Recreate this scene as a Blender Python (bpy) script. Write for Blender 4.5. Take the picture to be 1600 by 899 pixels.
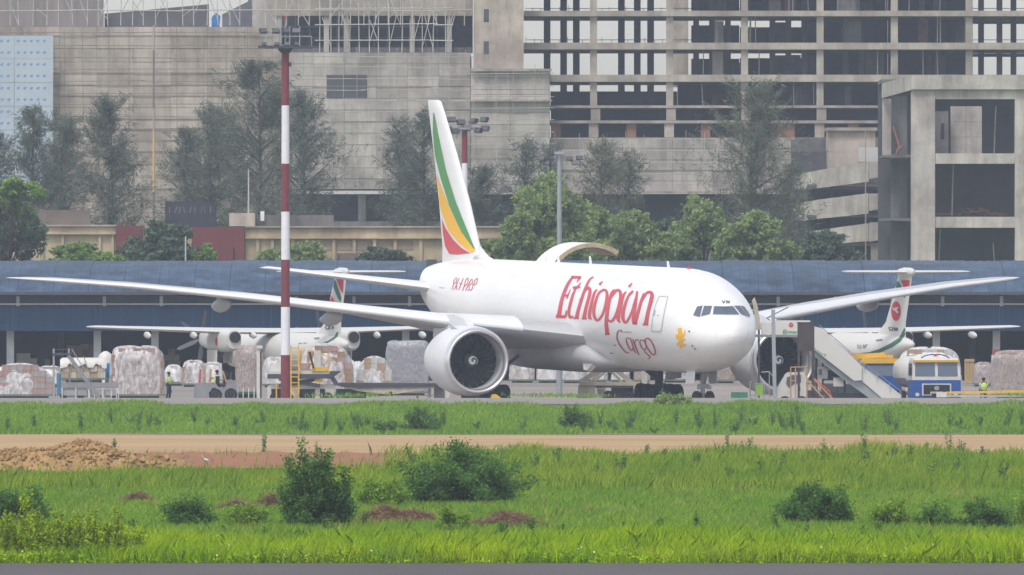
import bpy, bmesh, math, random
import numpy as np
from mathutils import Vector, Matrix, Euler
from mathutils.bvhtree import BVHTree
from mathutils.geometry import tessellate_polygon

random.seed(7)
rng = np.random.default_rng(7)
for o in list(bpy.data.objects):
    bpy.data.objects.remove(o, do_unlink=True)
SC = bpy.context.scene
COL = SC.collection

# ------------------------------------------------------------------ camera
FPX, HOR, CAMZ = 24000.0, 415.0, 8.5          # focal length in photograph pixels, horizon row, eye height
cam_data = bpy.data.cameras.new('camera')
cam = bpy.data.objects.new('camera', cam_data)
COL.objects.link(cam)
cam.location = (0, 0, CAMZ)
cam.rotation_euler = (math.pi / 2 - math.atan((449.5 - HOR) / FPX), 0, 0)
cam_data.sensor_width = 36.0
cam_data.lens = 36.0 * FPX / 1600.0
cam_data.clip_start = 1.0
cam_data.clip_end = 20000.0
SC.camera = cam

# ------------------------------------------------------------------ sky, sun, exposure
SUN_EL, SUN_AZ = math.radians(58), math.radians(208)      # azimuth clockwise from +Y: behind the camera, to its left
world = bpy.data.worlds.new('World')
SC.world = world
world.use_nodes = True
wn = world.node_tree.nodes
wl = world.node_tree.links
wn.clear()
sky = wn.new('ShaderNodeTexSky')
sky.sky_type = 'NISHITA'
sky.sun_disc = False
sky.sun_elevation = SUN_EL
sky.sun_rotation = SUN_AZ
sky.air_density = 1.0
sky.dust_density = 1.5
sky.ozone_density = 1.0
hs = wn.new('ShaderNodeHueSaturation')
hs.inputs['Saturation'].default_value = 0.42
bg = wn.new('ShaderNodeBackground')
bg.inputs['Strength'].default_value = 0.15
wo = wn.new('ShaderNodeOutputWorld')
wl.new(sky.outputs[0], hs.inputs['Color'])
tint = wn.new('ShaderNodeMix')
tint.data_type = 'RGBA'
tint.blend_type = 'MULTIPLY'
tint.inputs['Factor'].default_value = 1.0
tint.inputs[7].default_value = (1.0, 0.975, 0.965, 1)      # thin overcast whitens the blue and the yellow of the clear sky
wl.new(hs.outputs[0], tint.inputs[6])
wl.new(tint.outputs[2], bg.inputs[0])
wl.new(bg.outputs[0], wo.inputs[0])

sd = bpy.data.lights.new('sun', 'SUN')
sd.energy = 1.5
sd.angle = math.radians(16)
sd.color = (1.0, 0.95, 0.87)
sun = bpy.data.objects.new('sun', sd)
COL.objects.link(sun)
sdir = Vector((math.sin(SUN_AZ) * math.cos(SUN_EL), math.cos(SUN_AZ) * math.cos(SUN_EL), math.sin(SUN_EL)))
sun.rotation_euler = sdir.to_track_quat('Z', 'Y').to_euler()
sun.location = (-60, 300, 120)

SC.view_settings.view_transform = 'Standard'
SC.view_settings.look = 'None'
SC.view_settings.gamma = 1.0
SC.view_settings.use_curve_mapping = False
SC.view_settings.exposure = 0.6
SC.render.engine = 'CYCLES'
SC.cycles.use_denoising = True
SC.cycles.max_bounces = 6
SC.cycles.diffuse_bounces = 3
SC.cycles.glossy_bounces = 3
SC.cycles.transmission_bounces = 4
SC.cycles.transparent_max_bounces = 12
SC.cycles.volume_bounces = 0
SC.cycles.use_adaptive_sampling = True
SC.cycles.adaptive_threshold = 0.015


# ------------------------------------------------------------------ helpers
def ground_z(D):
    prof = [(-3000, 0), (583, 0), (640, 0.1), (672, 0.3), (737, 0.3), (842, 0.88), (868, 1.0), (874, 0.95), (893, 0.0), (6000, 0.0)]
    for (a, za), (b, zb) in zip(prof, prof[1:]):
        if D <= b:
            return za + (zb - za) * (D - a) / (b - a)
    return 0.0


def P(px, py, D):
    return Vector(((px - 800) * D / FPX, D, CAMZ - (py - HOR) * D / FPX))


def G(px, D):
    return Vector(((px - 800) * D / FPX, D, ground_z(D)))


def S(D):
    return FPX / D           # photograph pixels per metre at that distance


_NT = {}


def mat(name, col, rough=0.8, var=0.0, scale=1.0, col2=None, metal=0.0, bump=0.0, bscale=8.0, spec=0.3,
        coords='Object', stretch=(1, 1, 1), detail=4.0, alpha=None, rnd=0.0, trans=0.0, coat=0.0):
    """A principled material whose colour wanders between col and col2 (or a darker col) with a noise."""
    m = bpy.data.materials.new(name)
    m.use_nodes = True
    nt = m.node_tree
    n, l = nt.nodes, nt.links
    b = n['Principled BSDF']
    b.inputs['Roughness'].default_value = rough
    b.inputs['Metallic'].default_value = metal
    b.inputs['Specular IOR Level'].default_value = spec
    b.inputs['Coat Weight'].default_value = coat
    c4 = (*col, 1)
    b.inputs['Base Color'].default_value = c4
    src = None
    if var > 0 or col2 is not None or bump > 0:
        tc = n.new('ShaderNodeTexCoord')
        mp = n.new('ShaderNodeMapping')
        mp.inputs['Scale'].default_value = stretch
        if coords == 'World':
            tc = n.new('ShaderNodeNewGeometry')
            l.new(tc.outputs['Position'], mp.inputs['Vector'])
        else:
            l.new(tc.outputs[coords], mp.inputs['Vector'])
    if var > 0 or col2 is not None:
        nz = n.new('ShaderNodeTexNoise')
        nz.inputs['Scale'].default_value = scale
        nz.inputs['Detail'].default_value = detail
        nz.inputs['Roughness'].default_value = 0.6
        l.new(mp.outputs[0], nz.inputs['Vector'])
        rp = n.new('ShaderNodeValToRGB')
        rp.color_ramp.elements[0].position = 0.32
        rp.color_ramp.elements[1].position = 0.68
        c2 = col2 if col2 is not None else tuple(c * (1 - var) for c in col)
        rp.color_ramp.elements[0].color = (*c2, 1)
        rp.color_ramp.elements[1].color = c4
        l.new(nz.outputs['Fac'], rp.inputs[0])
        src = rp.outputs[0]
    if rnd > 0:
        at = n.new('ShaderNodeAttribute')
        at.attribute_name = 'rnd'
        mr = n.new('ShaderNodeMapRange')
        mr.inputs['To Min'].default_value = 1 - rnd
        mr.inputs['To Max'].default_value = 1 + rnd
        l.new(at.outputs['Fac'], mr.inputs[0])
        mx = n.new('ShaderNodeMix')
        mx.data_type = 'RGBA'
        mx.blend_type = 'MULTIPLY'
        mx.inputs['Factor'].default_value = 1.0
        mx.inputs[6].default_value = c4
        if src is not None:
            l.new(src, mx.inputs[6])
        l.new(mr.outputs[0], mx.inputs[7])
        src = mx.outputs[2]
    if src is not None:
        l.new(src, b.inputs['Base Color'])
    if bump > 0:
        n2 = n.new('ShaderNodeTexNoise')
        n2.inputs['Scale'].default_value = bscale
        n2.inputs['Detail'].default_value = 5
        l.new(mp.outputs[0], n2.inputs['Vector'])
        bp = n.new('ShaderNodeBump')
        bp.inputs['Strength'].default_value = bump
        bp.inputs['Distance'].default_value = 0.1
        l.new(n2.outputs['Fac'], bp.inputs['Height'])
        l.new(bp.outputs[0], b.inputs['Normal'])
    if trans > 0:
        tr = n.new('ShaderNodeBsdfTranslucent')
        if src is not None:
            l.new(src, tr.inputs[0])
        else:
            tr.inputs[0].default_value = c4
        ms = n.new('ShaderNodeMixShader')
        ms.inputs[0].default_value = trans
        l.new(b.outputs[0], ms.inputs[1])
        l.new(tr.outputs[0], ms.inputs[2])
        l.new(ms.outputs[0], n['Material Output'].inputs[0])
    if alpha is not None:
        b.inputs['Alpha'].default_value = alpha
    return m


class MB:
    """collects shapes for ONE mesh"""

    def __init__(self):
        self.v, self.f = [], []

    def add(self, vs, fs):
        k = len(self.v)
        self.v += [tuple(p) for p in vs]
        self.f += [tuple(i + k for i in q) for q in fs]
        return self

    def box(self, x0, x1, y0, y1, z0, z1, R=None, o=(0, 0, 0)):
        vs = [Vector((x, y, z)) for z in (z0, z1) for y in (y0, y1) for x in (x0, x1)]
        if R is not None:
            vs = [R @ p for p in vs]
        vs = [p + Vector(o) for p in vs]
        return self.add(vs, [(0, 2, 3, 1), (4, 5, 7, 6), (0, 1, 5, 4), (1, 3, 7, 5), (3, 2, 6, 7), (2, 0, 4, 6)])

    def tube(self, p0, p1, r0, r1=None, n=8, cap=True):
        r1 = r0 if r1 is None else r1
        p0, p1 = Vector(p0), Vector(p1)
        d = (p1 - p0)
        q = d.to_track_quat('Z', 'Y').to_matrix()
        vs = []
        for p, r in ((p0, r0), (p1, r1)):
            for i in range(n):
                a = 2 * math.pi * i / n
                vs.append(p + q @ Vector((r * math.cos(a), r * math.sin(a), 0)))
        fs = [(i, (i + 1) % n, n + (i + 1) % n, n + i) for i in range(n)]
        if cap:
            fs += [tuple(range(n - 1, -1, -1)), tuple(range(n, 2 * n))]
        return self.add(vs, fs)

    def bar(self, p0, p1, w, h=None):
        """rectangular bar between two points; h is the size along the more vertical cross axis"""
        h = w if h is None else h
        p0, p1 = Vector(p0), Vector(p1)
        d = (p1 - p0).normalized()
        up = Vector((0, 0, 1)) if abs(d.z) < 0.95 else Vector((0, 1, 0))
        a = d.cross(up).normalized()
        b = a.cross(d).normalized()
        vs = []
        for p in (p0, p1):
            for sa, sb in ((-1, -1), (1, -1), (1, 1), (-1, 1)):
                vs.append(p + a * (sa * w / 2) + b * (sb * h / 2))
        return self.add(vs, [(0, 1, 2, 3), (7, 6, 5, 4), (0, 4, 5, 1), (1, 5, 6, 2), (2, 6, 7, 3), (3, 7, 4, 0)])

    def path(self, pts, r, n=6):
        for a, b in zip(pts, pts[1:]):
            self.tube(a, b, r, r, n)
        return self

    def loft(self, rings, closed=True, cap=True):
        n = len(rings[0])
        vs = [p for r in rings for p in r]
        fs = []
        m = n if closed else n - 1
        for k in range(len(rings) - 1):
            for i in range(m):
                j = (i + 1) % n
                fs.append((k * n + i, k * n + j, (k + 1) * n + j, (k + 1) * n + i))
        if cap and closed:
            fs.append(tuple(range(n - 1, -1, -1)))
            fs.append(tuple((len(rings) - 1) * n + i for i in range(n)))
        return self.add(vs, fs)

    def prism(self, poly, d):
        """polygon (3-D points) pushed along the vector d"""
        n = len(poly)
        vs = [Vector(p) for p in poly] + [Vector(p) + Vector(d) for p in poly]
        fs = [tuple(range(n - 1, -1, -1)), tuple(range(n, 2 * n))]
        fs += [(i, (i + 1) % n, n + (i + 1) % n, n + i) for i in range(n)]
        return self.add(vs, fs)

    def lathe(self, prof, n=24, axis='z', o=(0, 0, 0)):
        """prof: (along, radius) pairs revolved round an axis through o"""
        rings = []
        for t, r in prof:
            ring = []
            for i in range(n):
                a = 2 * math.pi * i / n
                c, s = r * math.cos(a), r * math.sin(a)
                p = {'z': (c, s, t), 'x': (t, c, s), 'y': (s, t, c)}[axis]
                ring.append(Vector(p) + Vector(o))
            rings.append(ring)
        return self.loft(rings)


def fix_normals(me):
    bm = bmesh.new()
    bm.from_mesh(me)
    bmesh.ops.recalc_face_normals(bm, faces=bm.faces)
    bm.to_mesh(me)
    bm.free()


def mesh_of(mb, m, smooth=False, fix=True, name='mesh'):
    me = bpy.data.meshes.new(name)
    me.from_pydata(mb.v, [], mb.f)
    if fix:
        fix_normals(me)
    if m is not None:
        me.materials.append(m)
    if smooth:
        me.shade_smooth()
        if smooth is not True:
            try:
                me.set_sharp_from_angle(angle=math.radians(smooth))
            except Exception:
                pass
    return me


def link(name, data, parent=None):
    o = bpy.data.objects.new(name, data)
    COL.objects.link(o)
    if parent is not None:
        o.parent = parent
    return o


def obj(name, mb, m, parent=None, smooth=False, fix=True):
    return link(name, mesh_of(mb, m, smooth, fix, name), parent)


def tag(o, label, cat, group=None, kind=None):
    o['label'] = label
    o['category'] = cat
    if group:
        o['group'] = group
    if kind:
        o['kind'] = kind
    return o


def thing(name, label, cat, loc=(0, 0, 0), rz=0.0, group=None):
    o = link(name, None)
    o.location = loc
    o.rotation_euler = (0, 0, rz)
    return tag(o, label, cat, group)


def struct(name, mb, m, smooth=False, parent=None, fix=True):
    o = obj(name, mb, m, parent, smooth, fix)
    if parent is None:
        o['kind'] = 'structure'
    return o


def stuff(name, me, label=None, cat=None):
    o = link(name, me)
    o['kind'] = 'stuff'
    if label:
        o['label'] = label
        o['category'] = cat
    return o


def copy_tree(o, parent=None):
    c = o.copy()
    COL.objects.link(c)
    c.parent = parent
    for ch in list(o.children):
        copy_tree(ch, c)
    return c


# ---- paint on surfaces: outlines are laid on the real surface they belong to
class Paint:
    def __init__(self, root, tris):
        """root: the thing (top level); tris: list of MB in the root's local frame"""
        self.M = Matrix.LocRotScale(root.location, root.rotation_euler, None)
        self.Mi = self.M.inverted()
        vs, fs = [], []
        for mb in tris:
            k = len(vs)
            vs += mb.v
            fs += [tuple(i + k for i in q) for q in mb.f]
        self.t = BVHTree.FromPolygons([Vector(v) for v in vs], fs)
        self.eye = self.Mi @ Vector((0, 0, CAMZ))
        self.root = root

    def hit(self, px, py, off=0.02):
        d = (self.Mi @ P(px, py, 1000.0) - self.eye).normalized()
        p, nrm, i, dist = self.t.ray_cast(self.eye, d)
        if p is None:
            return None
        if nrm.dot(d) > 0:
            nrm = -nrm
        return p + nrm * off

    def strokes(self, name, strokes, m, ox=0, oy=0, sc=1.0, wscale=1.0, off=0.02, parent=None, mirror=False):
        mb = MB()
        for st in strokes:
            pts = smooth_line(st, 5)
            row = []
            for i, (x, y, w) in enumerate(pts):
                a = pts[max(0, i - 1)]
                b = pts[min(len(pts) - 1, i + 1)]
                dx, dy = b[0] - a[0], b[1] - a[1]
                L = math.hypot(dx, dy) or 1
                nx, ny = -dy / L * w / 2 * wscale, dx / L * w / 2 * wscale
                q = []
                for k in (-1, -0.33, 0.33, 1):
                    q.append(self.hit(ox + (x + nx * k) / sc, oy + (y + ny * k) / sc, off))
                row.append(q)
            for r0, r1 in zip(row, row[1:]):
                for k in range(3):
                    c = (r0[k], r0[k + 1], r1[k + 1], r1[k])
                    if all(p is not None for p in c) and max((c[0] - c[2]).length, (c[1] - c[3]).length) < 2.5:
                        mb.add(c, [(0, 1, 2, 3)])
        if mirror:
            mb.add([(v[0], -v[1], v[2]) for v in mb.v], [tuple(reversed(q)) for q in mb.f])
        if not mb.f:
            return None
        return obj(name, mb, m, parent or self.root, fix=False)

    def fill(self, name, polys, m, ox=0, oy=0, sc=1.0, off=0.02, parent=None, step=2.5, mirror=False):
        mb = MB()
        for poly in polys:
            bm = bmesh.new()
            pts = [Vector((x / sc, y / sc, 0)) for x, y in poly]
            vs = [bm.verts.new(p) for p in pts]
            for t in tessellate_polygon([pts]):
                try:
                    bm.faces.new([vs[i] for i in t])
                except ValueError:
                    pass
            for _ in range(6):
                es = [e for e in bm.edges if e.calc_length() > step]
                if not es:
                    break
                bmesh.ops.subdivide_edges(bm, edges=es, cuts=1)
                bmesh.ops.triangulate(bm, faces=[f for f in bm.faces if len(f.verts) > 3])
            bm.verts.index_update()
            hs_ = [self.hit(ox + v.co.x, oy + v.co.y, off) for v in bm.verts]
            k = len(mb.v)
            mb.v += [tuple(h) if h is not None else (0, 0, 0) for h in hs_]
            for f in bm.faces:
                ids = [v.index for v in f.verts]
                if all(hs_[i] is not None for i in ids):
                    mb.f.append(tuple(i + k for i in ids))
            bm.free()
        if mirror:
            mb.add([(v[0], -v[1], v[2]) for v in mb.v], [tuple(reversed(q)) for q in mb.f])
        return obj(name, mb, m, parent or self.root, fix=False)


def smooth_line(pts, sub=5):
    pts = [tuple(p) if len(p) == 3 else (p[0], p[1], 1.0) for p in pts]
    if len(pts) == 2:
        a, b = pts
        return [tuple(a[k] + (b[k] - a[k]) * t / 4 for k in range(3)) for t in range(5)]
    out = []
    n = len(pts)
    for i in range(n - 1):
        p0, p1, p2, p3 = pts[max(0, i - 1)], pts[i], pts[i + 1], pts[min(n - 1, i + 2)]
        for j in range(sub):
            t = j / sub
            out.append(tuple(0.5 * (2 * p1[k] + (p2[k] - p0[k]) * t + (2 * p0[k] - 5 * p1[k] + 4 * p2[k] - p3[k]) * t * t
                                    + (3 * p1[k] - p0[k] - 3 * p2[k] + p3[k]) * t ** 3) for k in range(3)))
    out.append(pts[-1])
    return out


def pchip(xs, ys, x):
    """smooth monotone interpolation"""
    xs, ys, x = np.asarray(xs, float), np.asarray(ys, float), np.asarray(x, float)
    h = np.diff(xs)
    d = np.diff(ys) / h
    m = np.zeros_like(ys)
    m[0], m[-1] = d[0], d[-1]
    for i in range(1, len(xs) - 1):
        if d[i - 1] * d[i] > 0:
            w1, w2 = 2 * h[i] + h[i - 1], h[i] + 2 * h[i - 1]
            m[i] = (w1 + w2) / (w1 / d[i - 1] + w2 / d[i])
    k = np.clip(np.searchsorted(xs, x) - 1, 0, len(h) - 1)
    t = (x - xs[k]) / h[k]
    return ((1 + 2 * t) * (1 - t) ** 2 * ys[k] + t * (1 - t) ** 2 * h[k] * m[k]
            + t * t * (3 - 2 * t) * ys[k + 1] + t * t * (t - 1) * h[k] * m[k + 1])


# ------------------------------------------------------------------ shared materials
M = {}
M['white_paint'] = mat('white_paint', (0.79, 0.79, 0.785), 0.38, col2=(0.71, 0.705, 0.695), scale=0.55, spec=0.4, coat=0.25, stretch=(.35, 1, 2.2), detail=9, bump=.03, bscale=.6)
M['grey_paint'] = mat('grey_paint', (0.43, 0.435, 0.445), 0.45, var=0.10, scale=0.8, stretch=(1, .3, 1))
M['cowl_paint'] = mat('cowl_paint', (0.66, 0.67, 0.69), 0.4, var=0.06, scale=0.8)
M['metal_lip'] = mat('metal_lip', (0.72, 0.72, 0.74), 0.28, metal=0.8)
M['steel'] = mat('steel', (0.35, 0.36, 0.37), 0.5, metal=0.4, var=0.2, scale=3)
M['dark_steel'] = mat('dark_steel', (0.08, 0.085, 0.10), 0.5, metal=0.3, var=0.2, scale=3)
M['black'] = mat('black_recess', (0.015, 0.016, 0.02), 0.6)
M['rubber'] = mat('rubber', (0.022, 0.023, 0.026), 0.85, var=0.3, scale=4)
M['glass'] = mat('window_glass', (0.09, 0.115, 0.16), 0.08, spec=0.6)
M['red_letter'] = mat('red_lettering', (0.58, 0.045, 0.07), 0.4, var=0.1, scale=1)
M['dull_red_letter'] = mat('dull_red_lettering', (0.42, 0.07, 0.09), 0.4)
M['yellow_paint'] = mat('yellow_paint', (0.80, 0.42, 0.01), 0.45, var=0.1, scale=2)
M['stripe_green'] = mat('stripe_green', (0.06, 0.27, 0.06), 0.4)
M['stripe_yellow'] = mat('stripe_yellow', (0.85, 0.45, 0.005), 0.4)
M['stripe_red'] = mat('stripe_red', (0.58, 0.04, 0.06), 0.4)
M['outline'] = mat('outline_grey', (0.18, 0.18, 0.19), 0.6)
M['dark_letter'] = mat('dark_lettering', (0.03, 0.03, 0.035), 0.6)
# ------------------------------------------------------------------ the ground
def strip(x0, x1, prof, dz=0.0, nx=2, jitter=0.0):
    """sheet across the view following a list of distances"""
    mb = MB()
    n = len(prof)
    for i in range(nx + 1):
        x = x0 + (x1 - x0) * i / nx
        for D in prof:
            mb.v.append((x, D, ground_z(D) + dz + (random.uniform(-jitter, jitter) if jitter else 0)))
    for i in range(nx):
        for k in range(n - 1):
            mb.f.append((i * n + k, (i + 1) * n + k, (i + 1) * n + k + 1, i * n + k + 1))
    return mb


M['soil'] = mat('soil', (0.10, 0.17, 0.03), 0.95, col2=(0.12, 0.16, 0.04), scale=0.12, detail=8)
M['asphalt'] = mat('asphalt', (0.098, 0.088, 0.089), 0.85, var=0.25, scale=0.4, stretch=(.3, .05, 1), detail=8, bump=0.3, bscale=3)
M['dirt'] = mat('dirt', (0.44, 0.305, 0.155), 0.95, col2=(0.31, 0.20, 0.095), scale=0.12, stretch=(.35, 1, 1), detail=9)
M['red_dirt'] = mat('red_dirt', (0.30, 0.13, 0.06), 0.95, col2=(0.24, 0.115, 0.06), scale=0.4, detail=8)
M['concrete_old'] = mat('taxiway_concrete', (0.25, 0.225, 0.20), 0.9, col2=(0.19, 0.17, 0.155), scale=0.06, stretch=(.3, .3, 1), detail=8)
M['apron'] = mat('apron_concrete', (0.28, 0.245, 0.215), 0.9, col2=(0.22, 0.195, 0.175), scale=0.05, stretch=(.4, .15, 1), detail=8)

struct('ground', strip(-650, 650, [-100, 300, 421, 438, 500, 583, 640, 672, 700, 737, 790, 842, 868, 893, 1000, 1400, 2250], -0.03, 4), M['soil'])
struct('road', strip(-300, 300, [200, 300, 380, 438.6], 0.0, 4), M['asphalt'])
struct('road_edge_line', strip(-300, 300, [436.3, 436.9], 0.006, 2), mat('worn_line', (0.17, 0.16, 0.165), 0.8, var=0.3, scale=1))
struct('dirt_road', strip(-300, 300, [668, 680, 690, 705, 720, 741], 0.008, 60, 0.03), M['dirt'])
struct('taxiway', strip(-400, 400, [842, 855, 868, 874], 0.008, 4), M['concrete_old'])
struct('apron', strip(-500, 500, [874, 893, 950, 1000, 1160], 0.004, 4), M['apron'])
# kerb-like concrete lip along the far side of the dirt road
mb = MB()
x = -60
while x < 60:
    L = random.uniform(3, 7)
    h = random.uniform(-0.08, 0.05)
    mb.box(x, x + L - random.uniform(0.02, 0.5), 741.5, 742.4, 0.25, 0.34 + h)
    x += L
struct('kerb', mb, M['concrete_old'])
# broad slab joints and tyre bands of the apron, which lies almost edge-on
mb = MB()
for D in (905, 935, 965, 1000, 1040, 1085):
    mb.add([(-60, D, .012), (60, D, .012), (60, D + 1.2, .012), (-60, D + 1.2, .012)], [(0, 1, 2, 3)])
struct('apron_joint', mb, mat('joint_tar', (0.13, 0.12, 0.115), 0.9, var=0.4, scale=0.3))
# ------------------------------------------------------------------ the cargo jet
TH = 0.298
jet = thing('cargo_aircraft', 'large white twin engine cargo jet with red Ethiopian Cargo lettering', 'airplane',
            (13.0, 900.0, -0.335), TH - math.pi / 2)
PITCH = math.radians(0.8)                       # it sits a little nose-low
jet.rotation_euler[1] = PITCH


def sink(s):
    """how far the pitch lifts a point s metres behind the nose"""
    return s * math.sin(PITCH) - 0.335
FS = [0, .06, .2, .5, 1, 1.6, 2.2, 3, 4, 5.5, 7.5, 10, 42, 46, 50, 54, 58, 61, 62.4, 62.9]
FB = [4.70, 4.42, 4.15, 3.82, 3.48, 3.2, 3.0, 2.8, 2.62, 2.47, 2.38, 2.35, 2.35, 2.55, 3.1, 3.95, 4.95, 5.75, 6.25, 6.55]
FT = [4.70, 4.96, 5.2, 5.47, 5.78, 6.12, 6.55, 7.12, 7.66, 8.13, 8.45, 8.55, 8.55, 8.55, 8.53, 8.45, 8.25, 8.0, 7.75, 7.45]
FW = [0, .3, .56, .95, 1.36, 1.73, 2.02, 2.32, 2.6, 2.86, 3.04, 3.1, 3.1, 3.08, 2.9, 2.45, 1.75, .95, .45, .2]
ss = np.concatenate([np.linspace(0, 1, 16) ** 2 * 2.0, np.linspace(2.1, 12, 34), np.linspace(13, 42, 24), np.linspace(43, 62.9, 34)])
fb, ft, fw = pchip(FS, FB, ss), pchip(FS, FT, ss), pchip(FS, FW, ss)
NSEG = 72


def body_ring(s, b, t, w):
    # the widest level sits on the round tube's axis even where the nose droops
    zc, a = (b + t) / 2, (t - b) / 2
    return [Vector((-s, w * math.sin(2 * math.pi * i / NSEG), zc + a * math.cos(2 * math.pi * i / NSEG))) for i in range(NSEG)]


body = MB().loft([body_ring(*q) for q in zip(ss, fb, ft, fw)])
fuselage = obj('fuselage', body, M['white_paint'], jet, smooth=True)
paint = Paint(jet, [body])

# wing-to-body fairing under the belly
fair = MB()
fs_ = [17.5, 19, 21, 24, 28, 34, 38, 41, 43.5]
fwid = [1.6, 2.6, 3.15, 3.5, 3.65, 3.6, 3.3, 2.6, 1.5]
fbot = [2.55, 2.32, 2.2, 2.08, 2.02, 2.02, 2.12, 2.3, 2.6]
ftop = [3.0, 3.6, 4.3, 4.75, 4.9, 4.8, 4.4, 3.7, 3.1]
sf = np.linspace(17.5, 43.5, 34)
rings = []
for s, w, b, t in zip(sf, pchip(fs_, fwid, sf), pchip(fs_, fbot, sf), pchip(fs_, ftop, sf)):
    r = []
    for i in range(40):
        a = 2 * math.pi * i / 40
        c, q = math.cos(a), math.sin(a)
        e = 2 / 2.6
        r.append(Vector((-s, w * math.copysign(abs(q) ** e, q), (b + t) / 2 + (t - b) / 2 * math.copysign(abs(c) ** e, c))))
    rings.append(r)
fair.loft(rings)
fairing = obj('belly_fairing', fair, M['grey_paint'], jet, smooth=True)


def airfoil(n=14, thick=0.11):
    """closed section, chord 0..1, upper then lower"""
    up, lo = [], []
    for i in range(n + 1):
        x = 0.5 * (1 - math.cos(math.pi * i / n))
        y = 5 * thick * (0.2969 * math.sqrt(x) - 0.126 * x - 0.3516 * x * x + 0.2843 * x ** 3 - 0.1036 * x ** 4)
        cam_ = 0.02 * (4 * x * (1 - x))
        up.append((x, cam_ + y))
        lo.append((x, cam_ - y))
    return up + lo[-2:0:-1]


def wing_mesh(side, stations):
    """stations: lat, s of leading edge, chord, z of leading edge, thickness, nose-up twist (deg)"""
    mb = MB()
    rings = []
    for lat, sle, ch, z, th, tw in stations:
        r = []
        t = math.radians(tw)
        for x, y in airfoil(14, th):
            dx, dz = x * ch, y * ch
            r.append(Vector((-(sle + dx * math.cos(t) + dz * math.sin(t)), -side * lat, z - dx * math.sin(t) + dz * math.cos(t))))
        rings.append(r)
    mb.loft(rings)
    return mb


WING = [(0, 18.3, 15.5, 4.0, .11, 5), (3.0, 20.4, 13.4, 4.3, .125, 5), (6, 22.5, 10.9, 4.68, .12, 4.5), (10, 25.4, 8.2, 5.12, .105, 2.6),
        (15, 28.9, 6.7, 5.82, .095, .2), (20, 32.4, 5.3, 6.5, .09, -.8), (26, 36.7, 3.9, 7.2, .09, -1.2),
        (30, 39.7, 2.9, 7.55, .09, -1.5), (31.3, 41.1, 2.0, 7.65, .085, -1.5), (32.4, 43.0, .55, 7.74, .08, -1.5)]
WING = [(a, b, c, z - sink(b), t_, w) for a, b, c, z, t_, w in WING]
wings = {}
for side in (1, -1):
    mbw = wing_mesh(side, WING)
    wings[side] = obj('wing', mbw, M['grey_paint'], jet, smooth=40)
    # bare leading edge (slats) set just proud of the wing
    le = MB()
    rings = []
    for lat, sle, ch, z, th, tw in WING[2:]:
        r = []
        for x, y in [(0.10, None), (0.05, None), (0.015, None), (0, None), (0.015, 1), (0.05, 1)]:
            pass
        t = math.radians(tw)
        sec = airfoil(14, th)
        pts = [sec[i] for i in (4, 3, 2, 1, 0, -1, -2, -3)]
        for x, y in pts:
            dx, dz = x * ch - 0.012, y * ch * 1.03
            r.append(Vector((-(sle + dx), -side * lat, z + dz + 0.004)))
        rings.append(r)
    le.loft(rings, closed=False)
    obj('leading_edge', le, M['cowl_paint'], wings[side], smooth=True)
    # flap track canoes
    for lat, L in ((6.3, 5.2), (14.6, 4.8), (20.6, 4.2)):
        st = [w for w in WING if w[0] <= lat][-1]
        nx_ = WING[WING.index(st) + 1]
        k = (lat - st[0]) / (nx_[0] - st[0])
        sle, ch, z = (st[i] + (nx_[i] - st[i]) * k for i in (1, 2, 3))
        s0 = sle + ch * .45
        c = MB()
        prof = [(0, .05), (.1, .28), (.3, .42), (.55, .45), (.8, .3), (.95, .12), (1, .03)]
        c.loft([[Vector((-(s0 + t * L), -side * lat + r * .62 * math.sin(a), z - .42 - .25 * t + r * math.cos(a)))
                 for a in [2 * math.pi * i / 16 for i in range(16)]] for t, r in prof])
        obj('flap_fairing', c, M['grey_paint'], wings[side], smooth=True)

# fin and tailplanes
fin = MB()
FIN = [(8.1, 49.6, 9.6), (9.2, 51.2, 7.95), (12, 53.4, 6.55), (15, 56.2, 4.9), (17.4, 58.7, 3.45), (18.2, 59.6, 2.85), (18.3, 60.1, 2.2)]
rings = []
for z, s0, ch in FIN:
    r = []
    for x, y in airfoil(14, .085):
        y -= 0.02 * (4 * x * (1 - x))
        r.append(Vector((-(s0 + x * ch), y * ch, z)))
    rings.append(r)
fin.loft(rings)
obj('fin', fin, M['white_paint'], jet, smooth=40)
dors = MB()
dors.loft([[Vector((-s, w * q, z)) for q, z in ((-1, zb), (-.35, (zb + zt) / 2), (0, zt), (.35, (zb + zt) / 2), (1, zb))]
           for s, w, zb, zt in ((48.0, .05, 8.45, 8.5), (49.2, .25, 8.4, 8.7), (50.3, .42, 8.35, 9.05), (51.4, .5, 8.3, 9.5))])
obj('dorsal_fillet', dors, M['white_paint'], jet, smooth=True)
STAB = [(0, 52.5, 7.4, 6.9, .10, 0), (1.6, 53.6, 6.6, 7.0, .10, 0), (5, 56.3, 4.9, 7.5, .095, 0), (9.5, 60.0, 2.9, 8.15, .09, 0), (10.5, 60.9, 2.3, 8.3, .085, 0), (10.76, 61.6, 1.4, 8.33, .07, 0)]
STAB = [(a, b, c, z - sink(b), t_, w) for a, b, c, z, t_, w in STAB]
for side in (1, -1):
    obj('tailplane', wing_mesh(side, STAB), M['cowl_paint'], jet, smooth=40)
apu = MB().box(-61.9, -61.2, -.25, .25, 7.8, 8.35)
obj('exhaust_inlet', apu, M['dark_steel'], jet)

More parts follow.
